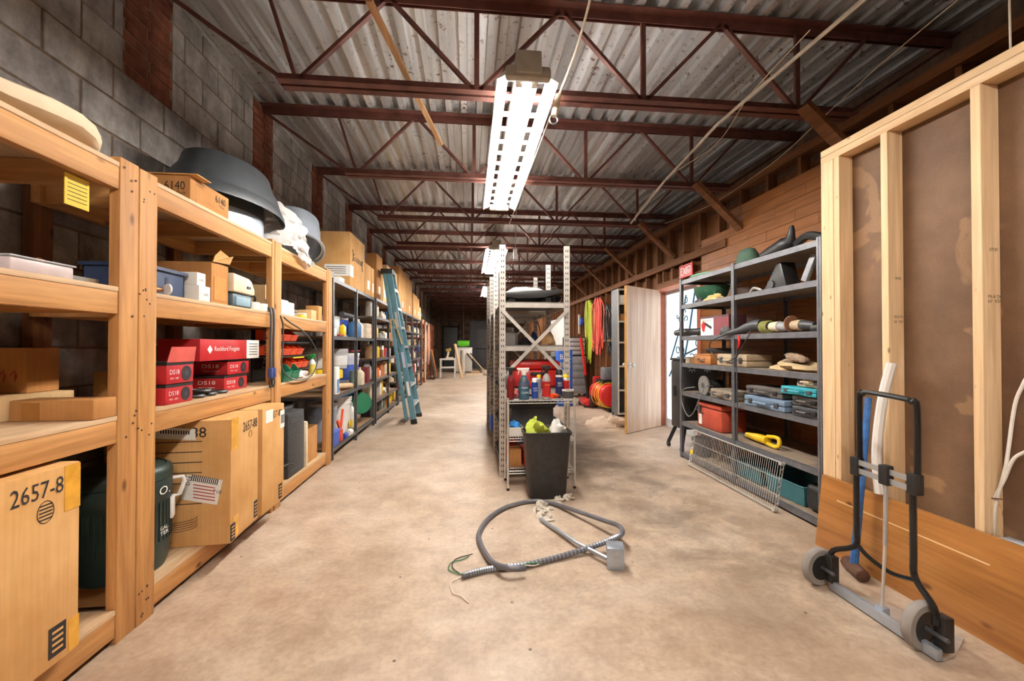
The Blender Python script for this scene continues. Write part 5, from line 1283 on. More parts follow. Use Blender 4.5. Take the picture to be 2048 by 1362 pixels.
MB().lathe([(0.09, 0), (0.09, 1.0), (0.07, 1.0), (0.07, 0.02)], 16).single('cardboard_tube', plain('pale_tube', (196, 184, 168), 0.7), 'upright pale cardboard tube behind the leaning plank', 'tube', (-0.27, 17.9, 0), smooth=True)
t = thing('chest_freezer', 'white boxy appliance against the back wall', 'appliance', (-0.2, 19.2, 0))
MB().box(-0.62, 0.14, 18.9, 19.5, 0.03, 1.05).part('body', WHITE, t, world=True, bevel=0.02)
MB().box(-0.63, 0.15, 18.89, 19.51, 1.055, 1.10).part('lid', WHITE, t, world=True, bevel=0.015)
for (x, y) in ((-0.55, 18.97), (0.07, 18.97), (-0.55, 19.43), (0.07, 19.43)): MB().cyl((x, y, 0), (x, y, 0.04), 0.03, n=8).part('foot', BLACK, t, world=True)
t = thing('green_machine', 'bright green power machine standing on the white appliance', 'machine', (-0.25, 19.2, 1.10))
LIME = plain('lime_green', (96, 190, 40), 0.4)
MB().cyl((-0.50, 19.1, 1.27), (0.02, 19.1, 1.27), 0.14).part('body', LIME, t, world=True, smooth=True)
for sx in (-0.46, -0.02): MB().box(sx - 0.03, sx + 0.03, 19.0, 19.2, 1.10, 1.16).part('foot', BLACK, t, world=True)
MB().cyl((-0.40, 19.1, 1.41), (-0.08, 19.1, 1.41), 0.03).part('handle', BLACK, t, world=True, smooth=True)
MB().box(-0.1, 0.9, 19.6, 20.6, 0, 0.03).single('plywood_scrap', W_PLY, 'plywood scraps lying on the floor before the back wall', 'plywood', (0.4, 19.9, 0), world=True)
for k, (a, b) in enumerate((((-0.15, 17.3, 0.02), (0.85, 18.1, 0.02)), ((0.1, 18.45, 0.05), (0.95, 18.6, 0.05)))):
    MB().bar(a, b, 0.10, 0.04).single('floor_plank', W_NEW[0], ['pale plank lying across the far floor near the tube', 'pale plank lying nearer the back door'][k], 'plank', a, world=True)
t = thing('leaning_rods', 'dark rods leaning on the white appliance at the far end', 'rods', (0.3, 18.7, 0))
for k in range(3): MB().cyl((0.55 + 0.18 * k, 18.2 + 0.1 * k, 0.02), (-0.1 + 0.08 * k, 18.84, 0.85), 0.025, n=8).part('rod', BLACKM if k != 1 else W_NEW[0], t, world=True)
rag('heap of pale cloth on the far floor', (0.82, 17.0, 0), 0.25, 0.2, 0.14, plain('dusty_cloth', (176, 160, 146), 0.9), 77)
MB().tube([(-0.30, YB - 0.05, 1.0), (-0.30, YB - 0.05, 3.55)], 0.03, 8).single('wall_pipe', plain('grey_pipe', (140, 134, 128), 0.5, 0.3), 'vertical grey pipe on the back wall between the doors', 'pipe', (-0.30, YB - 0.05, 1.0), world=True)

# ================================================================ CENTRE RACK OF SLOTTED UPRIGHTS
CRY = [3.88, 4.81, 5.74, 6.67]; CXL, CXR = 0.305, 0.905
t = thing('slotted_steel_rack', 'tall free-standing rack of slotted steel uprights in the middle of the floor', 'shelf rack', (0.605, 5.27, 0))
CLV = [0.12, 0.45, 0.80, 1.20, 1.60]
SLOT = plain('slot_black', (26, 24, 24), 0.8)
def upright(x, y, sgx, mt, t):
    m = MB(); m.box(x - 0.028, x + 0.028, y, y + 0.003, 0, 2.135)
    e = x - sgx * 0.028
    m.box(min(e, e + sgx * 0.003), max(e, e + sgx * 0.003), y + 0.003, y + 0.045, 0, 2.135)
    u = m.part('upright', mt, t, world=True)
    s = MB()
    for k in range(40):
        z = 0.05 + k * 0.052
        for dx in (-0.009, 0.010):
            s.prism([(x + dx - 0.004, y - 0.0008, z), (x + dx + 0.004, y - 0.0008, z), (x + dx + 0.0028, y - 0.0008, z + 0.02), (x + dx - 0.0028, y - 0.0008, z + 0.02)], (0, 0.001, 0))
        s.prism([(e - sgx * 0.0008, y + 0.014, z), (e - sgx * 0.0008, y + 0.024, z), (e - sgx * 0.0008, y + 0.022, z + 0.02), (e - sgx * 0.0008, y + 0.016, z + 0.02)], (sgx * 0.001, 0, 0))
    o = s.part('slot_holes', SLOT, u, world=True, kind='stuff')
for i, y in enumerate(CRY):
    upright(CXL, y, 1, STEEL_L, t); upright(CXR, y, -1, STEEL_L, t)
for z in CLV:
    for y in CRY:
        MB().box(CXL + 0.03, CXR - 0.03, y + 0.004, y + 0.02, z - 0.042, z).part('cross_beam', STEEL_L, t, world=True)
    for a, b in zip(CRY, CRY[1:]):
        for x in (CXL - 0.01, CXR - 0.006):
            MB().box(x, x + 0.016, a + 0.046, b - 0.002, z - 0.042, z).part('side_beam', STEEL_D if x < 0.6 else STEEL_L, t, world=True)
        MB().box(CXL + 0.008, CXR - 0.008, a + 0.022, b - 0.002, z + 0.001, z + 0.012).part('shelf_panel', plain('grey_shelf_panel', (110, 104, 98), 0.5, 0.3), t, world=True)
for y in (CRY[0] - 0.006, CRY[-1]):
    for (xa, xb) in ((CXL, CXR), (CXR, CXL)):
        MB().bar((xa, y - (0.004 if xa < xb else 0.008), 1.53), (xb, y - (0.004 if xa < xb else 0.008), 0.92), 0.004, 0.032, (0, 0, 1)).part('diagonal_strap', STEEL_L, t, world=True)
for x in (CXL - 0.03, CXR + 0.03):
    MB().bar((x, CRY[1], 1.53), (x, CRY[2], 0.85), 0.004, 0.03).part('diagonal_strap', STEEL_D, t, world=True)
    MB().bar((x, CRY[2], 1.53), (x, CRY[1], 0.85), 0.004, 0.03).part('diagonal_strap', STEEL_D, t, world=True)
# things on the centre rack
t = thing('curved_panel', 'black curved panel with white top lying on the rack, nearest end', 'panel', (0.6, 4.2, 1.614))
m = MB(); pr = [(0.33, 1.66), (0.45, 1.645), (0.7, 1.655), (0.86, 1.70), (0.875, 1.735), (0.7, 1.725), (0.5, 1.715), (0.33, 1.70)]
m.prism([(x, 3.91, z) for x, z in pr], (0, 0.75, 0)); m.part('shell', BLACK, t, world=True, bevel=0.006)
m = MB(); pr = [(0.335, 1.705), (0.5, 1.72), (0.70, 1.731), (0.66, 1.745), (0.52, 1.757), (0.42, 1.752)]
m.prism([(x, 3.95, z) for x, z in pr], (0, 0.7, 0)); m.part('white_cover', WHITE, t, world=True, bevel=0.004)
for x in (0.38, 0.72): MB().box(x, x + 0.05, 3.95, 4.6, 1.6125, 1.66).part('prop', BLACK, t, world=True)
MB().tube([(0.83, 3.92, 1.649), (0.83, 4.7, 1.649)], 0.034, 14, caps=False).single('rubber_tube', DKGREY, 'dark rolled tube under the black panel on the rack', 'tube', (0.83, 3.92, 1.614), world=True, smooth=True)
for k, (y, c) in enumerate(((5.0, 'white'), (5.4, 'grey'), (5.95, 'black'))):
    MB().blob((0, 0, 0), 0.25, 0.18, 0.06, 200 + k, 0.2).single('tarp_bundle', plain('goods_' + c, CLR[c], 0.6), '%s tarp bundle, %s back on top of the slotted rack' % (c, ['first', 'second', 'third'][k]), 'tarp', (0.6, y, 1.613), smooth=True)
t = thing('red_carry_case', 'large bright red plastic case behind the spray bottles', 'case', (0.64, 4.20, 0.813))
MB().box(0.42, 0.86, 3.95, 4.40, 0.813, 0.98).part('lower_shell', RED, t, world=True, bevel=0.03)
MB().box(0.42, 0.86, 3.95, 4.40, 0.982, 1.065).part('upper_shell', RED, t, world=True, bevel=0.03)
MB().box(0.57, 0.71, 3.925, 3.955, 0.93, 0.96).part('handle', BLACK, t, world=True, bevel=0.008)
rr = random.Random(5)
nm_ = ['grinder', 'drill', 'vise block', 'motor', 'bracket', 'jar', 'hand pump', 'gear case', 'tin', 'spool', 'saw', 'coil']
k = 0
for z in (1.2125, 0.4625, 0.1325):
    for bay in range(3):
        for q in range(3):
            if (z == 0.1325 and q == 2) or (z == 0.4625 and bay == 0): continue
            c = ['grey', 'black', 'tan', 'cream', 'red', 'blue', 'brown', 'green', 'white', 'orange', 'yellow'][k % 11]; nmx = ['box', 'jar', 'bundle'][k % 3]
            x = 0.40 + 0.19 * q; y = CRY[bay] + 0.2 + 0.23 * (q % 2) + rr.uniform(0, 0.2); r = rr.uniform(0.05, 0.08); h = rr.uniform(0.08, 0.20)
            mt = plain('goods_' + c, CLR[c], 0.5)
            lab = '%s %s in the %s bay of the slotted rack, %s shelf' % (c, nmx, ['near', 'middle', 'far'][bay], {1.2125: 'waist-high', 0.4625: 'low', 0.1325: 'lowest'}[z])
            if k % 3 == 0: m = MB().box(-r, r, -r, r, 0, h * 0.7); m.box(-r * 0.4, r * 0.4, -r * 1.3, r * 0.2, h * 0.7, h); m.single('stored_' + nmx.replace(' ', '_'), mt, lab, nmx, (x, y, z), rr.uniform(0, 3), 'goods on the slotted rack', bevel=0.006)
            elif k % 3 == 1: MB().lathe([(r, 0), (r, h * 0.6), (r * 0.5, h * 0.7), (r * 0.5, h), (r * 0.2, h)], 12).single('stored_' + nmx.replace(' ', '_'), mt, lab, nmx, (x, y, z), 0, 'goods on the slotted rack', smooth=True)
            else: MB().blob((0, 0, 0), r, r * 1.2, h * 0.55, k, 0.2).single('stored_' + nmx.replace(' ', '_'), mt, lab, nmx, (x, y, z), 0, 'goods on the slotted rack', smooth=True)
            k += 1
MB().blob((0, 0, 0), 0.022, 0.045, 0.10, 8, 0.15, flat=False).single('blue_rag', BLUE, 'blue rag hanging from the left side of the slotted rack', 'rag', (0.262, 5.0, 0.30), smooth=True)
MB().box(0.42, 0.88, 3.93, 4.7, 0.60, 0.62)
t = thing('black_tray', 'black tray lying in the near bay under the red case', 'tray', (0.62, 4.3, 0.61))
MB().prism([(0.36, 3.95, 0.62), (0.80, 3.95, 0.62), (0.84, 3.95, 0.67), (0.34, 3.95, 0.67)], (0, 0.75, 0)).part('tray', BLACK, t, world=True, bevel=0.008)
MB().box(0.40, 0.80, 4.0, 4.6, 0.4635, 0.619).part('prop', DKGREY, t, world=True)

# ================================================================ CHROME WIRE CART
def wire_shelf(name, w, d, parent, z, rot=None, sp=0.022):
    """thing part: frame with truss edge and wire mat; centred, top at z"""
    fr_ = MB()
    for zz in (z, z - 0.022):
        fr_.tube([(-w/2, -d/2, zz), (w/2, -d/2, zz), (w/2, d/2, zz), (-w/2, d/2, zz)], 0.0038, 6, closed=True)
    for (a, b) in (((-w/2, -d/2), (w/2, -d/2)), ((-w/2, d/2), (w/2, d/2)), ((-w/2, -d/2), (-w/2, d/2)), ((w/2, -d/2), (w/2, d/2))):
        n = max(4, int((abs(a[0] - b[0]) + abs(a[1] - b[1])) / 0.03)); pts = []
        for k in range(n + 1):
            f = k / n; pts.append((a[0] + (b[0] - a[0]) * f, a[1] + (b[1] - a[1]) * f, z if k % 2 else z - 0.022))
        fr_.tube(pts, 0.002, 4)
    o = fr_.part('edge_frame', CHROME, parent, smooth=True)
    wm = MB(); n = int(w / sp)
    for k in range(1, n): wm.tube([(-w/2 + w * k / n, -d/2, z + 0.003), (-w/2 + w * k / n, d/2, z + 0.003)], 0.0021, 4)
    m_ = wm.part('wire_mat', CHROME, o, smooth=True, kind='stuff')
    for y in (-d/6, d/6): MB().tube([(-w/2, y, z - 0.001), (w/2, y, z - 0.001)], 0.0025, 5).part('stringer', CHROME, o, smooth=True)
    return o
cw, cd = 0.566, 0.27; ccx, ccy = 0.608, 3.675
t = thing('wire_cart', 'chrome wire shelf cart before the slotted rack, holding spray bottles', 'wire shelf', (ccx, ccy, 0))
for (sx, sy) in ((-1, -1), (1, -1), (-1, 1), (1, 1)):
    MB().cyl((sx * cw/2, sy * cd/2, 0.012), (sx * cw/2, sy * cd/2, 0.77), 0.0095, n=10).part('post', CHROME, t, smooth=True)
    MB().lathe([(0.011, 0), (0.013, 0.004), (0.011, 0.02)], 10, c=(sx * cw/2, sy * cd/2, 0)).part('foot', BLACK, t, smooth=True)
CZ = (0.745, 0.43, 0.16)
for z in CZ: wire_shelf('shelf', cw, cd, t, z)
Zc = 0.7525
def on_cart(px, py): p = pz(px, py, Zc); return (p.x, max(3.56, min(3.78, p.y)), Zc)
trigger_bottle('dark red trigger bottle at the left end of the wire cart', (0.352, 3.60, Zc), 0.032, 0.27, plain('dark_red_liquid', (120, 20, 26), 0.2), BLACK, rz=0, flip=1)
trigger_bottle('big blue bottle with white trigger on the wire cart', (0.467, 3.60, Zc), 0.046, 0.265, plain('denim_blue_can', (52, 96, 122), 0.4), WHITE, flip=1, shoulder=DKGREY, words=(('FAST', 0.125, 0.018, 0.05, REDINK), ('FOAM', 0.10, 0.017, 0.05, WINK), ('CLEAN', 0.06, 0.018, 0.06, WINK)))
aerosol('small blue aerosol with white cap on the wire cart', (0.565, 3.64, Zc), 0.029, 0.175, plain('royal_blue_can', (36, 74, 160), 0.35), WHITE, words=(('GLASS', 0.09, 0.012, 0.036, WINK), ('CLEAN', 0.07, 0.012, 0.036, WINK)))
aerosol('slim silver can with yellow knob on the wire cart', (0.612, 3.70, Zc), 0.022, 0.20, GALV, YELLOW)
trigger_bottle('grey and red bottle with black trigger on the wire cart', (0.665, 3.62, Zc), 0.036, 0.285, plain('silver_bottle', (176, 170, 168), 0.35, 0.2), BLACK, flip=1, band=plain('red_label', (186, 30, 34), 0.4), words=(('Spray', 0.12, 0.016, 0.045, YELLOW),))
aerosol('black-topped aerosol with navy shield label on the wire cart', (0.785, 3.66, Zc), 0.033, 0.245, WHITE, BLACK, band=plain('navy_label', (28, 40, 92), 0.4), capw=0.95, words=(('BEST', 0.13, 0.015, 0.04, WINK), ('LOCK', 0.11, 0.015, 0.04, WINK)))
aerosol('white and red can with yellow trigger cap on the wire cart', (0.852, 3.70, Zc), 0.033, 0.20, WHITE, YELLOW, band=plain('red_label', (186, 30, 34), 0.4))
can('white lidded tub at the right end of the wire cart', (0.845, 3.585, Zc), 0.052, 0.075, WHITE, WHITE, DKGREY, 'plastic_tub', 'tub')
t = thing('small_torch', 'orange and black hand tool lying between the cart bottles', 'tool', (0.73, 3.585, Zc))
MB().cyl((0.70, 3.565, Zc + 0.028), (0.75, 3.60, Zc + 0.022), 0.022).part('grip', ORANGE, t, world=True, smooth=True)
MB().cyl((0.75, 3.60, Zc + 0.022), (0.785, 3.60, Zc + 0.018), 0.017).part('nose', BLACK, t, world=True, smooth=True)
rag('heap of red work gloves behind the cart bottles', (0.40, 3.72, Zc), 0.05, 0.05, 0.05, plain('dusty_red', (150, 70, 64), 0.8), 41, 'gloves', 'work_gloves')
t = carton('white carton with blue wipes on the middle cart shelf', (0.40, 3.68, 0.436), 0, 0.12, 0.16, 0.075, PAPER, 'white_carton', open_=True)
MB().blob((0, 0, 0.045), 0.05, 0.065, 0.05, 6, 0.25).part('blue_wipes', CYAN, t, smooth=True)
carton('brown carton on the lowest cart shelf', (0.40, 3.70, 0.166), 0, 0.10, 0.14, 0.15, CARD2, 'small_carton')
carton('red and white carton on the lowest cart shelf behind the bin', (0.50, 3.68, 0.166), R(8), 0.07, 0.18, 0.17, REDB, 'red_carton', seam=False)
# ---- black waste bin
t = thing('waste_bin', 'black rectangular waste bin stuffed with rags before the wire cart', 'bin', (0.622, 3.40, 0))
def rrect(w, d, r, z, n=5):
    o = []
    for (sx, sy, a0) in ((1, 1, 0), (-1, 1, 90), (-1, -1, 180), (1, -1, 270)):
        for k in range(n):
            a = R(a0 + 90 * k / (n - 1)); o.append((sx * (w/2 - r) + r * math.cos(a), sy * (d/2 - r) + r * math.sin(a), z))
    return o
m = MB(); rings = [rrect(0.285, 0.185, 0.05, 0.0), rrect(0.30, 0.195, 0.05, 0.02), rrect(0.365, 0.225, 0.045, 0.50), rrect(0.385, 0.24, 0.045, 0.502), rrect(0.388, 0.243, 0.045, 0.525), rrect(0.37, 0.228, 0.04, 0.527), rrect(0.352, 0.213, 0.04, 0.50), rrect(0.29, 0.185, 0.045, 0.03)]
for rg_ in rings: m.v += rg_
n = 20
for i in range(len(rings) - 1):
    for k in range(n): m.f.append((i * n + k, i * n + (k + 1) % n, (i + 1) * n + (k + 1) % n, (i + 1) * n + k))
m.f.append(tuple(range(n))); m.f.append(tuple((len(rings) - 1) * n + k for k in range(n)))
BINM = plain('worn_black_plastic', (40, 37, 35), 0.5, 0, 0.25, 25)
m.part('body', BINM, t, smooth=True)
MB().box(-0.10, 0.08, -0.103, -0.101, 0.435, 0.497).part('worn_sticker', plain('scuffed_grey', (120, 118, 114), 0.7, 0, 0.5, 60), t)
rag('lime green rag in the waste bin', (0.545, 3.40, 0.48), 0.082, 0.075, 0.085, plain('lime_rag', (168, 180, 60), 0.85, 0, 0.2), 12)
rag('white crumpled rag in the waste bin', (0.708, 3.40, 0.48), 0.065, 0.075, 0.085, plain('white_rag', (216, 212, 206), 0.85, 0, 0.08), 13)
# ---- flexible conduit loop on the floor
def fl(px, py, z=0.017): p = pz(px, py, z); return p
CONM = plain('grey_flex_conduit', (104, 104, 110), 0.4, 0.2, 0.12)
t = thing('flex_conduit', 'grey flexible conduit lying in a big loop on the floor', 'conduit', tuple(pz(1000, 1130)))
lp_ = [fl(925, 1152), fl(960, 1142), fl(1000, 1135), fl(1050, 1130), fl(1110, 1116), fl(1170, 1098, 0.03), fl(1215, 1082, 0.06), fl(1243, 1068, 0.09), fl(1238, 1052, 0.09), fl(1205, 1040, 0.07), fl(1150, 1021, 0.04), fl(1105, 1007), fl(1065, 1002), fl(1015, 1013), fl(978, 1036), fl(959, 1064), fl(960, 1085), fl(974, 1112), fl(990, 1128, 0.034), fl(1012, 1135, 0.05), fl(1035, 1137, 0.046), fl(1050, 1136, 0.04)]
pts = spline(lp_, 8)
MB().tube(pts, 0.0155, 10).part('sheath', CONM, t, world=True, smooth=True)
m = MB()
for i in range(4, 56, 1):
    a = pts[i]; d = (pts[i + 1] - pts[i - 1]).normalized()
    m.tube([a - d * 0.003, a + d * 0.003], 0.0168, 8)
m.part('ridges', plain('ridge_pale', (150, 156, 166), 0.35, 0.4), t, world=True, kind='stuff', smooth=True)
for (c, q) in (((40, 120, 70), [(1048, 1136), (1062, 1133), (1078, 1134)]), ((226, 210, 190), [(1048, 1137), (1066, 1139), (1078, 1136)]), ((40, 36, 34), [(926, 1151), (905, 1135), (912, 1118), (945, 1108)]), ((50, 120, 70), [(926, 1150), (898, 1140), (903, 1125), (925, 1119), (938, 1112)]), ((230, 214, 196), [(926, 1152), (903, 1165), (905, 1185), (922, 1192), (938, 1206)])):
    MB().tube(spline([fl(x, y, 0.012 if x > 1000 else 0.006) + Vector((0, 0, 0.02 if x > 1000 else 0)) for x, y in q], 6), 0.0028, 5).part('wire', plain('wire_%d_%d' % (c[0], c[1]), c, 0.5), t, world=True, smooth=True)
t = thing('junction_box', 'galvanised electrical junction box with pipe lying inside the conduit loop', 'junction box', (0.80, 2.28, 0), R(-15))
MB().box(-0.045, 0.045, -0.05, 0.05, 0, 0.115).part('box', GALV, t, bevel=0.003)
for k in range(3): MB().cyl((0.005, -0.052, 0.03 + 0.03 * k), (0.005, -0.0495, 0.03 + 0.03 * k), 0.011, n=12).part('knockout', STEEL_L, t)
MB().tube([(-0.04, 0.0, 0.035), (-0.20, 0.16, 0.03), (-0.46, 0.52, 0.016)], 0.012, 8).part('pipe', GALV, t, smooth=True)
rd = random.Random(9)
p0 = pz(1120, 1046)
FL = plain('fluffy_insulation', (206, 196, 182), 0.95, 0, 0.15, 30)
for k, (x, y, r) in enumerate(((1085, 1013, 0.035), (1078, 1022, 0.035), (1086, 1032, 0.03), (1097, 1040, 0.028), (1118, 1002, 0.035), (1136, 997, 0.035), (1100, 1018, 0.02))):
    MB().blob((0, 0, 0), r * 1.2, r, r * 0.7, 60 + k, 0.5, 16, 9).single('insulation_tuft', FL, ['white insulation tuft at the pipe tip', 'white insulation tuft just left of the pipe tip', 'white insulation tuft along the grey pipe', 'white insulation tuft farthest down the pipe', 'white insulation tuft by the bin corner', 'white insulation tuft right of the bin', 'smallest white insulation crumb by the pipe'][k], 'insulation', tuple(pz(x, y + 1)), group='insulation tufts', smooth=True)

# ================================================================ RIGHT FOREGROUND
# oak board leaning against the new studs
t = thing('oak_door_slab', 'long stained oak board leaning along the foot of the new studs', 'board', (2.1, 1.0, 0))
a, b = 2.095, 2.145
MB().prism([(a, 2.40, 0.0), (a + 0.022, 2.40, 0.0), (b + 0.022, 2.40, 0.424), (b, 2.40, 0.424)], (0, -3.2, 0)).part('slab', W_OAK, t, world=True, bevel=0.003)
MB().prism([(a - 0.001 + 0.037, 2.28, 0.305), (a - 0.001 + 0.037, 1.55, 0.305), (a - 0.001 + 0.0375, 1.55, 0.311), (a - 0.001 + 0.0375, 2.28, 0.311)], (-0.0015, 0, 0)).part('groove_strip', W_NEW[1], t, world=True)
# folding hand truck
t = thing('hand_truck', 'black folding hand truck with grey wheels standing before the oak board', 'hand truck', (1.82, 1.75, 0))
FRM = plain('gloss_black_tube', (24, 24, 25), 0.25, 0.2)
XH = 1.835
yf, yn = 1.835, 1.575
MB().tube(spline([(XH, yf, 0.62), (XH, yf, 0.96), (XH, yf - 0.02, 0.985), (XH, yf - 0.05, 0.995), (XH, yn + 0.05, 0.985), (XH, yn + 0.02, 0.975), (XH, yn, 0.95), (XH, yn, 0.62)], 4), 0.012, 8).part('handle', FRM, t, world=True, smooth=True)
for (y, yw, sg) in ((yf + 0.02, 1.97, 1), (yn + 0.02, 1.50, -1)):
    MB().tube(spline([(XH, y, 0.66), (XH, y, 0.35), (XH, y, 0.27), (XH - 0.01, y + sg * 0.03, 0.235), (XH - 0.03, y + sg * 0.10, 0.19), (XH - 0.04, y + sg * 0.115, 0.13)], 4), 0.0125, 8).part('upright', FRM, t, world=True, smooth=True)
MB().tube(spline([(XH, yf + 0.02, 0.27), (XH, yf - 0.04, 0.235), (XH + 0.005, yn + 0.12, 0.215), (XH, yn + 0.02, 0.24)], 5), 0.0095, 8).part('lower_crossbar', FRM, t, world=True, smooth=True)
for z in (0.622, 0.662):
    MB().bar((XH - 0.012, yf + 0.02, z), (XH - 0.012, yn, z - 0.005), 0.006, 0.024).part('cross_strap', ALU, t, world=True)
for y in (yf + 0.012, yn + 0.008): MB().box(XH - 0.024, XH + 0.018, y - 0.02, y + 0.02, 0.595, 0.682).part('clamp', BLACK, t, world=True, bevel=0.006)
MB().box(XH - 0.028, XH + 0.010, 1.68, 1.722, 0.598, 0.685).part('release_button', BLACK, t, world=True, bevel=0.006)
MB().cyl((XH - 0.01, 1.70, 0.60), (XH - 0.012, 1.705, 0.33), 0.0085, n=8).part('telescopic_rod', ALU, t, world=True, smooth=True)
MB().cyl((XH - 0.012, 1.705, 0.34), (XH - 0.02, 1.715, 0.03), 0.0065, n=8).part('telescopic_rod', CHROME, t, world=True, smooth=True)
MB().box(XH - 0.035, XH - 0.0, 1.695, 1.735, 0.015, 0.06).part('rod_shoe', GALV, t, world=True, bevel=0.004)
def wheel(x, y, r, ang, t):
    w = MB().lathe([(r * 0.66, -0.019), (r * 0.93, -0.019), (r, -0.011), (r, 0.011), (r * 0.93, 0.019), (r * 0.66, 0.019)], 28, cap0=False, cap1=False)
    M = Matrix.Translation((x, y, r)) @ Matrix.Rotation(ang, 4, 'Z') @ Matrix.Rotation(R(90), 4, 'X')
    w.xform(M); ty = w.part('tyre', RUBBER, t, world=True, smooth=True)
    h = MB().lathe([(r * 0.66, -0.014), (r * 0.60, -0.008), (r * 0.22, -0.006), (r * 0.20, -0.016), (r * 0.12, -0.016), (r * 0.12, 0.016), (r * 0.66, 0.014)], 24)
    for k in range(6): h.box(r * 0.15, r * 0.64, -0.006, 0.006, -0.013, -0.006); h.xform(Matrix.Rotation(R(60), 4, 'Z'))
    h.xform(M); h.part('hub', BLACK, ty, world=True, smooth=True)
wheel(1.765, 2.0, 0.092, R(8), t); wheel(1.80, 1.535, 0.095, R(8), t)
for (x, y) in ((1.79, 1.945), (1.82, 1.47)):
    MB().box(x - 0.02, x + 0.02, y - 0.02, y + 0.025, 0.04, 0.17).part('wheel_bracket', BLACKM, t, world=True, bevel=0.004)
    MB().cyl((x - 0.02, y - 0.03, 0.093), (x - 0.02, y + 0.07, 0.093), 0.009, n=8).part('axle', STEEL, t, world=True)
m = MB().box(1.775, 1.80, 1.46, 1.95, 0.006, 0.05); m.part('base_bar', GALV, t, world=True, bevel=0.003)
MB().prism([(1.80, 1.93, 0.006), (1.80, 1.46, 0.006), (1.88, 1.48, 0.006), (2.02, 1.56, 0.006), (2.03, 1.66, 0.006), (1.90, 1.84, 0.006)], (0, 0, 0.004)).part('toe_plate', plain('dusty_alu_plate', (190, 182, 172), 0.45, 0.4), t, world=True)
# sledgehammer
t = thing('sledgehammer', 'sledgehammer with blue handle standing head down behind the hand truck', 'hammer', (2.02, 2.06, 0))
MB().tube([(2.025, 2.065, 0.05), (2.085, 2.075, 0.5), (2.138, 2.085, 0.93)], [0.019, 0.016, 0.015], 8).part('handle', plain('worn_blue_paint', (44, 96, 156), 0.6, 0, 0.4, 25), t, world=True, smooth=True)
MB().cyl((2.0, 1.985, 0.034), (2.05, 2.135, 0.034), 0.034, n=8).part('head', plain('rusty_iron', (96, 66, 52), 0.7, 0.5, 0.3), t, world=True, bevel=0.006)
t = MB().tube(spline([(2.130, 2.02, 0.44), (2.122, 2.025, 0.66), (2.132, 2.0, 0.93), (2.148, 1.965, 1.12)], 6), [0.022] * 19, 8).single('foam_tube', WHITE, 'curved white foam strip leaning on the second new stud', 'foam strip', (2.135, 2.09, 0.44), world=True, smooth=True)
# white cables stapled by the third stud, running into an outlet box
WC = plain('white_cable', (226, 218, 206), 0.45)
t = thing('power_cables', 'two white cables running down beside the third stud into an outlet box', 'cables', (2.215, 1.55, 0.40))
for q in ([(1985, 1080), (1988, 1045), (1992, 1005), (2010, 940), (2016, 905), (2030, 810), (2048, 765), (2075, 700)], [(1978, 1078), (1975, 1050), (1985, 1005), (2008, 960), (2026, 920), (2048, 905), (2080, 895)]):
    tail = [(2.215, 1.43, 1.6), (2.22, 1.41, 2.33)] if q[0][0] == 1985 else [(2.22, 1.32, 0.80), (2.22, 1.226, 0.80)]
    MB().tube(spline([pX(x, y, 2.215) for x, y in q] + tail, 6), 0.0065, 8).part('cable', WC, t, world=True, smooth=True)
MB().bar(pX(1981, 996, 2.203), pX(2029, 1001, 2.203), 0.004, 0.004).part('nail', RUSTY, t, world=True)
MB().box(2.19, 2.258, 1.46, 1.575, 0.36, 0.41).part('outlet_box', plain('pale_blue_box', (178, 186, 196), 0.4), t, world=True, bevel=0.005)

# ================================================================ RIGHT STEEL RACK
RXF, RXB = 2.285, 2.80
RL = [0.06, 0.39, 0.715, 1.02, 1.305, 1.645, 1.91]
STEEL_R = plain('blue_grey_angle_iron', (112, 112, 116), 0.45, 0.45, 0.2)
steel_rack('steel_shelf_rack', 'grey angle-iron rack of power tools against the plank wall', RXF, RXB, [2.57, 3.49, 4.41], RL, 1.925, STEEL_R, plain('dusty_shelf_board', (140, 122, 104), 0.7, 0, 0.2), thick=0.042)
def fr(px, py, z, dx=0.0): p = pX(px, py, RXF + dx); return p
e = 0.001
# top shelf
z = 1.91 + e
t = thing('green_hat', 'green felt hat with pink band on top of the tool rack', 'hat', (2.47, 3.55, z))
m = MB().lathe([(0.15, 0.0), (0.155, 0.006), (0.10, 0.03), (0.09, 0.10), (0.06, 0.15), (0.02, 0.165)], 20, sx=0.8, sy=1.25); m.part('felt', plain('green_felt', (60, 84, 68), 0.9), t, smooth=True)
MB().lathe([(0.098, 0.036), (0.096, 0.055)], 20, sx=0.8, sy=1.25, cap0=False, cap1=False).part('band', plain('pink_band', (176, 90, 90), 0.8), t, smooth=True)
t = thing('black_rubber_boot', 'black pointed rubber boot on top of the tool rack', 'boot', (2.44, 3.02, z))
MB().tube(spline([(0.0, 0.28, 0.04), (0, 0.12, 0.06), (0, 0.02, 0.08), (0, -0.02, 0.13), (0, -0.03, 0.21)], 4), [0.04, 0.042, 0.05, 0.055, 0.058, 0.06, 0.064, 0.066, 0.064, 0.06, 0.05, 0.04, 0.03, 0.026, 0.022, 0.018, 0.014], 12).part('shaft', BLACK, t, smooth=True)
MB().tube(spline([(0.02, -0.05, 0.06), (0.02, -0.16, 0.10), (0.02, -0.30, 0.05), (0.02, -0.36, 0.03)], 4), 0.03, 8).part('strap', BLACK, t, smooth=True)
t = MB().lathe([(0.24, 0.0), (0.255, 0.016), (0.24, 0.03), (0.10, 0.032), (0.10, 0.0)], 28, sx=0.62, sy=1.0).single('coiled_green_strap', plain('green_cloth', (104, 150, 120), 0.8), 'pale-rimmed green folded strap on the far end of the rack top', 'strap', (2.46, 4.16, z), smooth=True)
t = thing('exit_sign', 'red EXIT sign over the doorway behind the tool rack', 'sign', (2.835, 5.29, 2.11))
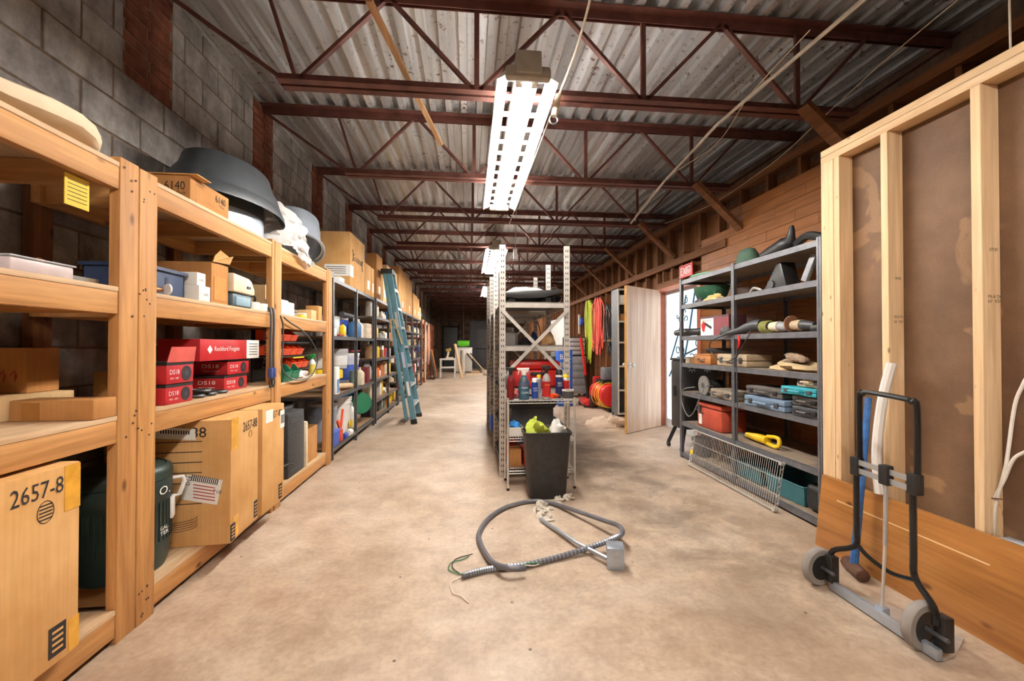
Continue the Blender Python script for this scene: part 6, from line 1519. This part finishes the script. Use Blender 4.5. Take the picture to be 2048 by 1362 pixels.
MB().box(2.815, 2.829, 5.12, 5.46, 2.10, 2.27).part('plate', RED, t, world=True, bevel=0.003)
text('EXIT', 0.10, WINK, t, (2.8138 - 2.835, 0.0, 0.075), (0, -1, 0), (0, 0, 1), width=0.26, bold=0.015)
MB().tube([(2.814, 5.135, 2.115), (2.814, 5.445, 2.115), (2.814, 5.445, 2.255), (2.814, 5.135, 2.255)], 0.003, 4, closed=True).part('border', WINK, t, world=True)
MB().box(2.829, 2.86, 5.25, 5.33, 2.15, 2.20).part('bracket', BLACKM, t, world=True)
# second shelf 1.645
z = 1.645 + e
t = thing('plastic_tub', 'dark green cap-shaped plastic tub on the second shelf down of the tool rack', 'tub', (2.50, 4.17, z + 0.0))
MB().lathe([(0.10, 0), (0.13, 0.03), (0.16, 0.12), (0.17, 0.165), (0.16, 0.165), (0.12, 0.04)], 24, sx=0.9, sy=1.3).part('shell', plain('forest_green', (26, 74, 50), 0.5), t, smooth=True)
rag('tan leather work glove on the second shelf down, draped over the edge', (2.34, 3.86, z), 0.05, 0.16, 0.035, plain('tan_leather', (196, 164, 104), 0.8, 0, 0.2), 22, 'glove', 'work_glove')
rag('dark wad of wire beside the tan glove', (2.33, 4.08, z), 0.04, 0.06, 0.03, BLACK, 23, 'wire', 'wire_wad')
t = thing('tool_guard', 'black wedge-shaped tool guard on the second shelf down', 'tool guard', (2.42, 3.05, z))
MB().prism([(-0.06, -0.10, 0), (-0.06, 0.16, 0), (-0.06, 0.10, 0.06), (-0.06, 0.0, 0.20), (-0.06, -0.04, 0.20)], (0.12, 0, 0)).part('guard', BLACK, t, bevel=0.006)
MB().cyl((-0.07, 0.06, 0.04), (-0.05, 0.06, 0.04), 0.035).part('knob', DKGREY, t, smooth=True)
MB().bar((2.38, 2.80, z + 0.02), (2.40, 2.73, z + 0.20), 0.05, 0.03, (1, 0, 0)).single('grey_paddle', GREYP, 'grey paddle standing beside the black tool guard', 'paddle', (2.38, 2.80, z), world=True, bevel=0.006)
MB().tube(spline([(2.36, 3.36, z + 0.01), (2.35, 3.30, z + 0.04), (2.36, 3.22, z + 0.012)], 5), 0.010, 7).single('chrome_clip', CHROME, 'small chrome clip lying on the second shelf down', 'clip', (2.36, 3.3, z), world=True, smooth=True)
# third shelf 1.305
z = 1.305 + e
t = thing('power_tool_carton', 'white and red power tool carton on the middle shelf of the tool rack', 'box', (2.40, 3.83, z))
MB().box(-0.085, 0.085, -0.24, 0.22, 0, 0.185).part('body', plain('maroon_box', (70, 30, 36), 0.6), t, bevel=0.003)
MB().box(-0.0865, -0.0845, 0.0, 0.2215, 0.001, 0.165).part('front_print', PAPER, t)
MB().box(-0.0862, -0.0845, -0.2405, -0.002, 0.001, 0.165).part('side_print', plain('shade_print', (126, 60, 64), 0.6), t)
text('CHOP BLADES', 0.016, INK, t, (-0.0872, 0.11, 0.145), (0, -1, 0), (0, 0, 1), width=0.17)
MB().blob((-0.087, 0.17, 0.09), 0.0015, 0.035, 0.045, 2, 0.2, flat=False).part('red_print', RED, t)
MB().bar((-0.0872, 0.15, 0.12), (-0.0872, 0.03, 0.07), 0.001, 0.026).part('tool_print', BLACK, t)
MB().tube([(2.385, 4.08, z + 0.045), (2.375, 4.30, z + 0.045), (2.37, 4.46, z + 0.045), (2.365, 4.66, z + 0.045)], [0.038, 0.038, 0.044, 0.032], 12).single('black_cylinder_tool', BLACK, 'black cylindrical tool poking past the far rack post', 'tool', (2.30, 4.3, z), world=True, smooth=True)
def grinder(label, y, x, body, head, L=0.26, disc=None, cover=None):
    t = thing('angle_grinder', label, 'grinder', (x, y, z), 0, 'angle grinders on the middle shelf')
    MB().tube([(-0.01, -0.02, 0.05), (-0.005, -L * 0.6, 0.045), (0, -L, 0.04)], [0.036, 0.033, 0.026], 12).part('motor_body', body, t, smooth=True)
    MB().tube([(-0.01, -0.02, 0.05), (-0.01, 0.07, 0.052)], [0.04, 0.034], 12).part('gear_head', head, t, smooth=True)
    if disc is not None: MB().cyl((-0.012, 0.075, 0.062), (-0.012, 0.085, 0.062), 0.062, n=20).part('disc', disc, t, smooth=True)
    if cover is not None:
        for k in range(5): MB().tube([(0.045 * math.cos(a * PI / 6) - 0.01, 0.09 + 0.018 * k, 0.052 + 0.045 * math.sin(a * PI / 6)) for a in range(12)], 0.006, 6, closed=True).part('coil', cover, t, smooth=True)
    return t
grinder('grinder wrapped in green-yellow cord on the middle shelf', 3.05, 2.38, GREYP, OFFW, 0.12, None, plain('moss_cord', (150, 150, 84), 0.7))
grinder('grinder with rusty disc on the middle shelf', 2.83, 2.38, DKGREY, TAN, 0.12, plain('rust_disc', (130, 88, 60), 0.8))
t = thing('corded_power_tool', 'dark grey corded tool lying across the rack post on the middle shelf', 'power tool', (2.33, 3.4, z))
MB().tube(spline([(2.37, 3.24, z + 0.07), (2.345, 3.32, z + 0.065), (2.31, 3.42, z + 0.035), (2.268, 3.52, z + 0.012), (2.262, 3.60, z - 0.01)], 3), [0.045, 0.048, 0.048, 0.044, 0.04, 0.036, 0.03, 0.026, 0.022, 0.018, 0.014, 0.012, 0.010], 12).part('body', DKGREY, t, world=True, smooth=True)
MB().tube(spline([(2.262, 3.60, z - 0.01), (2.262, 3.78, z - 0.06), (2.265, 3.80, z - 0.14), (2.262, 3.62, z - 0.24), (2.262, 3.42, z - 0.20), (2.262, 3.30, z - 0.08), (2.30, 3.27, z + 0.03)], 6), 0.005, 6).part('cord', BLACK, t, world=True, smooth=True)
MB().tube(spline([(2.262, 3.40, z - 0.05), (2.268, 3.41, z - 0.3), (2.265, 3.40, z - 0.6), (2.275, 3.42, z - 0.91)], 6), 0.005, 6).part('cord', DKGREY, t, world=True, smooth=True)
MB().tube(spline([(2.262, 3.37, z - 0.01), (2.258, 3.36, z - 0.07), (2.262, 3.38, z - 0.12)], 4), 0.010, 7).part('red_trigger', RED, t, world=True, smooth=True)
rag('tangle of black cord before the white carton', (2.30, 3.62, z), 0.010, 0.09, 0.05, BLACK, 29, 'cord', 'tangled_cord')
t = thing('belt_sander', 'open black and brown sander next to the wall stud on the middle shelf', 'sander', (2.38, 2.635, z))
MB().box(-0.05, 0.05, -0.07, 0.07, 0, 0.045).part('base', BLACK, t, bevel=0.012); MB().cyl((-0.03, -0.02, 0.055), (0.04, -0.02, 0.055), 0.028).part('roller', plain('copper', (176, 112, 84), 0.4, 0.6), t, smooth=True)
# fourth shelf 1.02
z = 1.02 + e
t = thing('wooden_box', 'small stained wooden box with metal pull on the fourth shelf', 'box', (2.42, 4.06, z), FR['R'])
MB().box(-0.15, 0.15, -0.09, 0.10, 0, 0.085).part('body', wood('cigar_box', (150, 92, 50), (196, 132, 78), 0), t, bevel=0.003)
MB().box(-0.152, 0.152, -0.092, 0.102, 0.087, 0.102).part('lid', wood('cigar_box', (150, 92, 50), (196, 132, 78), 0), t, bevel=0.002)
MB().tube([(-0.05, -0.092, 0.055), (-0.05, -0.11, 0.04), (0.05, -0.11, 0.04), (0.05, -0.092, 0.055)], 0.006, 6).part('pull', STEEL, t, smooth=True)
can('small tan tin at the far end of the fourth shelf', (2.34, 4.33, z), 0.035, 0.06, TAN, BLACK, None, 'tin', 'tin')
can('small brown tin beside the wooden box', (2.36, 4.25, z), 0.035, 0.06, plain('brown_tin', (150, 110, 70), 0.5), BLACK, None, 'tin', 'tin')
tool_case('cream tool case with metal latches on the fourth shelf', (2.47, 3.62, z), FR['R'], 0.44, 0.24, 0.11, TAN, STEEL)
MB().box(-0.03, 0.03, -0.14, 0.14, 0, 0.05).single('hand_plane', BLACK, 'black hand plane resting across the wooden box', 'tool', (2.44, 3.93, z + 0.112), R(20), bevel=0.01)
m = MB().blob((0, 0, 0), 0.15, 0.30, 0.05, 34, 0.2, 22, 10)
m.single('canvas_sheet', plain('dirty_canvas', (206, 180, 138), 0.9, 0, 0.12), 'folded tan canvas sheet on the fourth shelf', 'canvas', (2.52, 2.98, z), smooth=True)
rag('knotted grey cloth lying on the canvas sheet', (2.44, 2.95, z + 0.066), 0.05, 0.10, 0.04, plain('grey_brown_cloth', (146, 124, 102), 0.9, 0, 0.3), 35)
# fifth shelf 0.715
z = 0.715 + e
t = thing('circular_saw', 'silver circular saw with looping grey cord on the fifth shelf', 'saw', (2.40, 4.05, z))
MB().cyl((-0.075, -0.02, 0.095), (-0.06, -0.02, 0.095), 0.095, n=24).part('blade_guard', plain('cast_alu', (176, 172, 166), 0.35, 0.7, 0.2), t, smooth=True)
MB().cyl((-0.08, -0.02, 0.095), (-0.074, -0.02, 0.095), 0.03, n=14).part('hub', STEEL, t, smooth=True)
MB().cyl((-0.06, -0.02, 0.10), (0.10, -0.04, 0.10), 0.05, n=14).part('motor', BLACK, t, smooth=True)
MB().box(-0.09, 0.10, -0.11, 0.10, 0, 0.008).part('shoe', STEEL, t)
MB().tube(spline([(-0.02, -0.10, 0.09), (-0.10, -0.12, 0.10), (-0.128, -0.08, 0.02), (-0.130, 0.06, -0.18), (-0.130, 0.18, -0.24), (-0.130, 0.30, -0.12), (-0.128, 0.28, 0.02), (-0.06, 0.16, 0.06)], 5), 0.006, 6).part('cord', plain('grey_cord', (120, 118, 116), 0.5), t, smooth=True)
tool_case('tan tool case on the fifth shelf left of the rack post', (2.42, 3.70, z), FR['R'], 0.34, 0.24, 0.085, plain('dusty_tan_case', (130, 116, 100), 0.7), DKGREY)
tool_case('blue-grey tool case at the front of the fifth shelf', (2.41, 3.12, z), FR['R'], 0.46, 0.24, 0.085, plain('blue_grey_case', (104, 124, 146), 0.6), DKGREY)
tool_case('dusty black tool case stacked on the blue-grey case', (2.43, 3.16, z + 0.088), FR['R'], 0.42, 0.22, 0.075, plain('dusty_black_case', (84, 78, 74), 0.7), BLACK)
tool_case('lowest black tool case beside the stud on the fifth shelf', (2.40, 2.70, z), FR['R'], 0.24, 0.22, 0.07, DKGREY, BLACK)
tool_case('second black tool case beside the stud on the fifth shelf', (2.41, 2.71, z + 0.073), FR['R'], 0.24, 0.22, 0.07, plain('dusty_black_case', (84, 78, 74), 0.7), BLACK)
tool_case('teal tool case in the stack beside the stud', (2.40, 2.755, z + 0.146), FR['R'], 0.32, 0.24, 0.055, plain('teal_case_plastic', (44, 150, 164), 0.5), DKGREY)
tool_case('small tan tool case on top of the teal case', (2.42, 2.70, z + 0.204), FR['R'], 0.22, 0.2, 0.075, TAN, DKGREY)
MB().box(-0.11, 0.11, -0.10, 0.10, 0, 0.08).single('violet_box', plain('violet_case', (92, 92, 170), 0.5), 'violet box between the case stacks on the fifth shelf', 'box', (2.665, 2.93, z), bevel=0.01)
# sixth shelf 0.39
z = 0.39 + e
t = thing('red_tool_box', 'rust-red metal box with padlock and tag on the sixth shelf', 'metal box', (2.45, 3.95, z), FR['R'])
RM = plain('rust_red_paint', (178, 72, 50), 0.5, 0, 0.15)
MB().box(-0.21, 0.21, -0.12, 0.14, 0, 0.20).part('body', RM, t, bevel=0.02); MB().box(-0.213, 0.213, -0.123, 0.143, 0.202, 0.255).part('lid', RM, t, bevel=0.018)
MB().box(-0.17, -0.13, -0.135, -0.122, 0.14, 0.22).part('hasp', STEEL, t); MB().box(-0.16, -0.11, -0.128, -0.1215, 0.03, 0.13).part('tag', PAPER, t)
MB().bar((-0.22, -0.13, 0.17), (-0.08, -0.13, 0.14), 0.008, 0.010).part('bar', STEEL, t)
t = thing('yellow_saw', 'yellow reciprocating saw lying on the sixth shelf', 'saw', (2.42, 3.30, z + 0.003))
MB().tube([(0.0, 0.20, 0.035), (0, 0.05, 0.04), (0, -0.06, 0.04)], [0.022, 0.034, 0.036], 10).part('body', YELLOW, t, smooth=True)
MB().tube(spline([(0, -0.05, 0.015), (-0.01, -0.17, 0.015), (0, -0.19, 0.05), (0, -0.17, 0.085), (0, -0.06, 0.075)], 4), 0.016, 8).part('grip', YELLOW, t, smooth=True)
MB().bar((0, 0.20, 0.03), (0, 0.31, 0.025), 0.003, 0.02).part('blade', STEEL, t)
# lowest shelf 0.06
z = 0.06 + e
for (y, lab) in ((3.45, 'teal open tray farther along the lowest rack shelf'), (2.995, 'teal open tray nearer the studs on the lowest rack shelf')):
    t = thing('open_tray', lab, 'tray', (2.525, y, z), FR['R'], 'teal trays'); w, d, h = 0.36, 0.30, 0.14
    m = MB(); m.box(-w/2, w/2, -d/2, d/2, 0, 0.004)
    for q in ([(-w/2, -d/2, 0), (w/2, -d/2, 0), (w/2 + 0.02, -d/2 - 0.02, h), (-w/2 - 0.02, -d/2 - 0.02, h)], [(-w/2, d/2, 0), (w/2, d/2, 0), (w/2 + 0.02, d/2 + 0.02, h), (-w/2 - 0.02, d/2 + 0.02, h)]): m.prism(q, (0, 0.004, 0))
    for q in ([(-w/2, -d/2, 0), (-w/2, d/2, 0), (-w/2 - 0.02, d/2 + 0.02, h), (-w/2 - 0.02, -d/2 - 0.02, h)], [(w/2, -d/2, 0), (w/2, d/2, 0), (w/2 + 0.02, d/2 + 0.02, h), (w/2 + 0.02, -d/2 - 0.02, h)]): m.prism(q, (0.004, 0, 0))
    m.part('walls', TEAL, t); MB().tube([(-w/2 - 0.02, -d/2 - 0.02, h), (w/2 + 0.02, -d/2 - 0.02, h), (w/2 + 0.02, d/2 + 0.02, h), (-w/2 - 0.02, d/2 + 0.02, h)], 0.006, 6, closed=True).part('rim', TEAL, t)
t = thing('instrument_case', 'black case with cream edge trim at the end of the lowest rack shelf', 'case', (2.50, 2.70, z), FR['R'])
MB().box(-0.09, 0.09, -0.15, 0.15, 0, 0.19).part('body', BLACK, t, bevel=0.05, seg=4)
MB().box(0.055, 0.092, -0.153, 0.153, 0.0, 0.193).part('edge_trim', OFFW, t, bevel=0.015)
t = bucket('small dark bucket under the far end of the tool rack', (2.42, 4.22, z), 0.10, 0.19, DKGREY, None, None, bail=False)
# chrome wire shelf leaning against the rack
t = thing('wire_shelf_panel', 'chrome wire shelf leaning on edge against the foot of the tool rack', 'wire shelf', (2.205, 3.475, 0.005))
wire_shelf('shelf', 1.20, 0.345, t, 0.0, sp=0.0235)
for sx in (-1, 1):
    for sy in (-1, 1): MB().cyl((sx * 0.595, sy * 0.168, -0.026), (sx * 0.595, sy * 0.168, 0.006), 0.014, n=10).part('corner_collar', CHROME, t, smooth=True)
MB().box(-0.60, -0.55, -0.06, -0.02, 0.004, 0.006).part('yellow_tag', YELLOW, t)
t.matrix_world = Matrix.Translation((2.222, 3.475, 0.188)) @ Matrix.Rotation(R(-90), 4, 'Z') @ Matrix.Rotation(R(80), 4, 'X')

# ================================================================ SMOKER, DOORS AND FAR RIGHT
t = thing('black_smoker', 'black cabinet smoker on splayed legs between the rack and the open door', 'smoker', (2.6, 4.7, 0))
MB().box(2.39, 2.80, 4.56, 4.84, 0.26, 1.03).part('cabinet', plain('satin_black_metal', (48, 46, 46), 0.45, 0.3), t, world=True, bevel=0.012)
MB().box(2.38, 2.81, 4.55, 4.85, 1.032, 1.06).part('lid', BLACKM, t, world=True, bevel=0.006)
for (x, dx) in ((2.43, -0.045), (2.77, 0.03)):
    for (y, dy) in ((4.60, -0.02), (4.80, 0.10)):
        MB().bar((x, y, 0.27), (x + dx, y + dy, 0.055), 0.03, 0.03).part('leg', BLACKM, t, world=True)
        MB().cyl((x + dx - 0.012, y + dy, 0.03), (x + dx + 0.012, y + dy, 0.03), 0.03, n=12).part('caster', BLACK, t, world=True, smooth=True)
MB().box(2.365, 2.39, 4.72, 4.78, 0.62, 0.74).part('latch', BLACK, t, world=True, bevel=0.008)
for cx in (2.50, 2.68):
    m = MB()
    for k in range(8):
        a = 2 * PI * k / 8; m.bar((cx + 0.02 * math.cos(a), 4.558, 0.955 + 0.02 * math.sin(a)), (cx + 0.052 * math.cos(a), 4.558, 0.955 + 0.052 * math.sin(a)), 0.002, 0.012, (-math.sin(a), 0, math.cos(a)))
    m.part('vent_star', plain('bright_vent', (206, 206, 204), 0.4, 0.5), t, world=True, kind='stuff')
# daylit ornamental storm door in the exit doorway
GLASS = emit('daylit_frosted_glass', (0.80, 0.90, 1.0), 0.6)
dg = struct('door_3')
MB().box(2.965, 2.972, 5.10, 6.12, 0.12, 1.96).part('frosted_pane', GLASS, dg)
DF = plain('white_door_frame', (214, 220, 226), 0.5)
m = MB(); m.box(2.955, 2.98, 5.06, 5.10, 0, 2.0); m.part('stile', DF, dg); MB().box(2.955, 2.98, 6.12, 6.16, 0, 2.0).part('stile', DF, dg)
MB().box(2.955, 2.98, 5.10, 6.12, 1.96, 2.0).part('rail', DF, dg); MB().box(2.955, 2.98, 5.10, 6.12, 0.0, 0.12).part('rail', DF, dg)
TL = plain('teal_line_paint', (40, 92, 112), 0.5)
m_ = [spline([(2.962, 5.95, 0.25), (2.962, 5.7, 0.8), (2.962, 5.5, 1.3), (2.962, 5.32, 1.92)], 6), spline([(2.962, 6.05, 0.75), (2.962, 5.8, 1.0), (2.962, 5.45, 1.12), (2.962, 5.14, 1.2)], 6), spline([(2.962, 6.0, 1.0), (2.962, 5.7, 1.5), (2.962, 5.55, 1.9)], 6)]
for q in m_: MB().tube(q, 0.014, 6).part('painted_stem', TL, dg, smooth=True)
rd = random.Random(44)
for k in range(22):
    q = m_[k % 3]; p = q[rd.randrange(3, len(q) - 2)]; y, zz = p.y + rd.uniform(-0.12, 0.12), p.z + rd.uniform(-0.08, 0.12); r = rd.uniform(0.03, 0.06); a0 = rd.uniform(0, 6)
    MB().tube([(2.962, y + r * math.cos(a0 + a * 0.5) * (1 - a * 0.03), zz + r * math.sin(a0 + a * 0.5) * (1 - a * 0.03)) for a in range(11)], 0.008, 5).part('painted_scroll', TL, dg, smooth=True)
# plywood door swung open into the aisle
hx, hy = 2.85, 6.13; fx, fy = 2.13, 5.62
ang = math.atan2(fy - hy, fx - hx); Ld = math.hypot(fx - hx, fy - hy)
t = thing('plywood_door', 'pale wood-grain flush door standing open into the aisle', 'door', (hx, hy, 0.008)); t.rotation_euler = (0, 0, ang)
MB().box(0, Ld, -0.018, 0.018, 0, 2.02).part('skin', W_DOOR, t)
MB().box(Ld, Ld + 0.003, -0.018, 0.018, 0, 2.02).part('edge_band', plain('amber_edge', (206, 150, 76), 0.5), t)
for sg in (-1, 1):
    MB().lathe([(0.03, 0), (0.03, 0.006), (0.012, 0.008), (0.012, 0.035), (0.028, 0.045), (0.030, 0.06), (0.02, 0.072)], 16).xform(Matrix.Translation((Ld - 0.07, sg * 0.018, 0.93)) @ Matrix.Rotation(R(-90 * sg), 4, 'X')).part('knob', CHROME, t, smooth=True)
for zz in (0.2, 1.0, 1.8): MB().cyl((0, -0.02, zz), (0, -0.02, zz + 0.09), 0.007, n=8).part('hinge', STEEL, t)
# open grey cabinet behind the door
t = thing('metal_locker', 'open grey metal shelf cabinet behind the wooden door', 'cabinet', (2.65, 7.0, 0))
GM = plain('grey_cabinet', (96, 98, 100), 0.5, 0.3); CR = plain('cream_edge', (196, 190, 178), 0.5)
MB().box(2.48, 2.50, 6.905, 7.22, 0.05, 2.16).part('side_panel', GM, t, world=True); MB().box(2.82, 2.84, 6.905, 7.22, 0.05, 2.16).part('side_panel', GM, t, world=True)
for x in (2.48, 2.82): MB().box(x, x + 0.02, 6.89, 6.904, 0.05, 2.16).part('front_edge', CR, t, world=True)
MB().box(2.50, 2.82, 7.20, 7.22, 0.05, 2.16).part('back_panel', GM, t, world=True)
for z in (0.06, 0.45, 0.85, 1.25, 1.6, 1.9, 2.14): MB().box(2.50, 2.82, 6.90, 7.20, z, z + 0.02).part('shelf', GM, t, world=True); MB().box(2.50, 2.82, 6.895, 6.90, z - 0.01, z + 0.02).part('shelf_edge', CR, t, world=True)
for (x, y) in ((2.50, 6.92), (2.82, 6.92), (2.50, 7.2), (2.82, 7.2)): MB().cyl((x, y, 0), (x, y, 0.05), 0.015, n=8).part('foot', BLACK, t, world=True)
carton('white printed carton on the upper shelf of the grey cabinet', (2.66, 7.03, 1.921), 0, 0.28, 0.15, 0.14, PAPER, 'white_carton', seam=False)
carton('brown carton on the second shelf of the grey cabinet', (2.64, 7.03, 1.621), 0, 0.2, 0.15, 0.12, CARD2, 'small_carton')
# air compressor with yellow hose
t = thing('air_compressor', 'red air compressor wrapped in yellow hose beside the grey cabinet', 'air compressor', (2.50, 8.05, 0))
CDX = Vector((0.12, -0.42, 0))
MB().cyl((2.42, 7.62 + 0.2, 0.30), (2.42, 8.60, 0.30), 0.20, n=24).part('tank', RED, t, world=True, bevel=0.03)
MB().box(2.32, 2.56, 8.0, 8.45, 0.50, 0.56).part('deck', BLACKM, t, world=True); MB().box(2.34, 2.56, 8.02, 8.24, 0.56, 0.80).part('motor_shroud', plain('silver_shroud', (120, 124, 128), 0.4, 0.4), t, world=True, bevel=0.03)
MB().cyl((2.2, 8.42, 0.12), (2.25, 8.42, 0.12), 0.12, n=20).part('wheel', BLACK, t, world=True, bevel=0.01)
MB().box(2.38, 2.46, 7.88, 7.94, 0, 0.12).part('foot', BLACK, t, world=True); MB().box(2.30, 2.56, 8.55, 8.60, 0.45, 0.60).part('handle', RED, t, world=True, bevel=0.02)
for k in range(4): MB().tube([(2.42 + (0.215 + 0.01 * k) * math.cos(a * PI / 10), 7.92 + 0.11 * k + 0.06 * math.sin(a * PI / 10 + k), 0.30 + (0.22 + 0.012 * k) * math.sin(a * PI / 10)) for a in range(20)], 0.007, 6, closed=True).part('hose_loop', YELLOW, t, world=True, smooth=True)
t.location = Vector(t.location) + CDX
# floor jack with tall red handle
t = thing('floor_jack', 'red floor jack with tall red handle beside the compressor', 'floor jack', (2.30, 9.0, 0))
MB().box(2.18, 2.42, 8.75, 9.25, 0.03, 0.16).part('chassis', RED, t, world=True, bevel=0.02)
for (x, y) in ((2.19, 8.8), (2.41, 8.8), (2.19, 9.2), (2.41, 9.2)): MB().cyl((x - 0.02, y, 0.04), (x + 0.02, y, 0.04), 0.04, n=12).part('caster', BLACKM, t, world=True)
MB().tube([(2.30, 8.95, 0.14), (2.24, 8.93, 0.62)], 0.025, 8).part('handle_base', BLACKM, t, world=True); MB().tube([(2.24, 8.93, 0.62), (2.14, 8.9, 1.36)], 0.028, 8).part('handle', RED, t, world=True, smooth=True)
t.location = Vector(t.location) + Vector((0.05, -0.72, 0))
# tool chest
t = thing('rolling_tool_chest', 'tall grey and black rolling tool chest against the right wall', 'tool chest', (2.5, 9.9, 0))
MB().box(2.22, 2.68, 9.55, 10.2, 0.10, 0.95).part('lower_cabinet', plain('chest_silver', (150, 150, 152), 0.4, 0.4), t, world=True, bevel=0.008)
MB().box(2.26, 2.68, 9.60, 10.15, 0.955, 1.40).part('upper_chest', BLACKM, t, world=True, bevel=0.008)
for k in range(5): MB().box(2.24, 2.66, 9.538, 9.55, 0.14 + 0.16 * k, 0.28 + 0.16 * k).part('drawer', plain('chest_silver', (150, 150, 152), 0.4, 0.4), t, world=True, bevel=0.004)
for k in range(4): MB().box(2.28, 2.66, 9.588, 9.60, 0.99 + 0.10 * k, 1.075 + 0.10 * k).part('drawer', ALU, t, world=True, bevel=0.004)
for (x, y) in ((2.28, 9.62), (2.66, 9.62), (2.28, 10.12), (2.66, 10.12)): MB().cyl((x - 0.02, y, 0.05), (x + 0.02, y, 0.05), 0.05, n=12).part('caster', BLACK, t, world=True)
carton('tall blue lettered carton standing beyond the slotted rack', (1.90, 8.4, 0.0), 0, 0.28, 0.28, 1.12, plain('strong_blue_carton', (30, 86, 176), 0.5), 'blue_carton', seam=False, words=(('BAL', 0.0, 0.98, 0.10, 'f', 0.22, WINK), ('IPE', 0.0, 0.82, 0.10, 'f', 0.2, YELLOW)))
rag('crumpled tan drop cloth on the floor under the open door', tuple(pz(1222, 852)), 0.30, 0.20, 0.10, plain('tan_drop_cloth', (206, 180, 158), 0.9, 0, 0.12), 90, 'cloth', 'drop_cloth', None, 0.45)
# hoses hung on the ledger
def wall_hoses(label, yc, mat, zt, zb, wid, n, seed, r=0.012):
    rd = random.Random(seed); t = thing('hanging_hose', label, 'hose', (2.79, yc, zt)); x0 = 2.80
    for k in range(n):
        o = rd.uniform(-0.5, 0.5) * wid; w = rd.uniform(0.10, 0.28); b = zb + rd.uniform(0, 0.5); dx = -0.02 - 0.012 * (k % 6)
        pts = [(x0 + dx, yc + o * 0.3, zt), (x0 + dx, yc + o - w * 0.4, zt - 0.2), (x0 + dx, yc + o - w/2, (zt + b) / 2), (x0 + dx, yc + o, b), (x0 + dx, yc + o + w/2, (zt + b) / 2), (x0 + dx, yc + o + w * 0.4, zt - 0.2), (x0 + dx, yc + o * 0.3, zt)]
        MB().tube(spline(pts, 5), r, 6).part('loop', mat, t, world=True, smooth=True)
    MB().cyl((2.83, yc, zt), (2.70, yc, zt + 0.02), 0.01, n=6).part('hook', STEEL, t, world=True)
wall_hoses('lime yellow hose hanging in loops on the right wall', 9.6, plain('lime_hose', (190, 200, 70), 0.45), 2.24, 0.78, 0.5, 11, 1)
wall_hoses('coral red extension cords hanging in loops on the right wall', 8.85, plain('coral_cord', (214, 84, 70), 0.45), 2.22, 0.98, 0.5, 12, 2)
wall_hoses('black hoses hanging on the right wall beside the grey cabinet', 8.2, BLACK, 2.0, 0.95, 0.3, 6, 3)
t = thing('wall_ledge', 'narrow wooden ledge on the right wall between hoses and cabinet', 'ledge', (2.8, 8.2, 1.30)); MB().box(2.74, 2.869, 7.85, 8.5, 1.28, 1.32).part('board', W_OLD[1], t, world=True)
for k, (y, z, mt, lab) in enumerate(((10.7, 1.75, TAN, 'pale brush hanging on the right wall'), (10.45, 1.80, BLUE, 'blue round reel hanging on the right wall'))):
    if k: MB().cyl((2.77, y, z), (2.83, y, z), 0.10, n=18).single('wall_reel', mt, lab, 'reel', (2.8, y, z), world=True, smooth=True)
    else: MB().box(2.80, 2.84, y - 0.05, y + 0.05, z - 0.25, z + 0.25).single('wall_brush', mt, lab, 'brush', (2.82, y, z), world=True, bevel=0.01)
MB().box(2.845, 2.86, 12.4, 14.6, 1.05, 2.05).single('white_sheet', plain('white_tarp', (216, 214, 210), 0.6), 'white sheet fixed to the right wall beyond the slotted rack', 'sheet', (2.85, 13.5, 1.05), world=True)
for k, (y, c) in enumerate(((11.6, 'brown'), (12.3, 'black'), (13.2, 'grey'))):
    MB().box(2.45, 2.8, y, y + 0.5, 0, 0.75 + 0.12 * k).single('floor_crate', plain('goods_' + c, CLR[c], 0.6), '%s crate standing along the far right wall' % c, 'crate', (2.6, y + 0.25, 0), world=True, bevel=0.01)
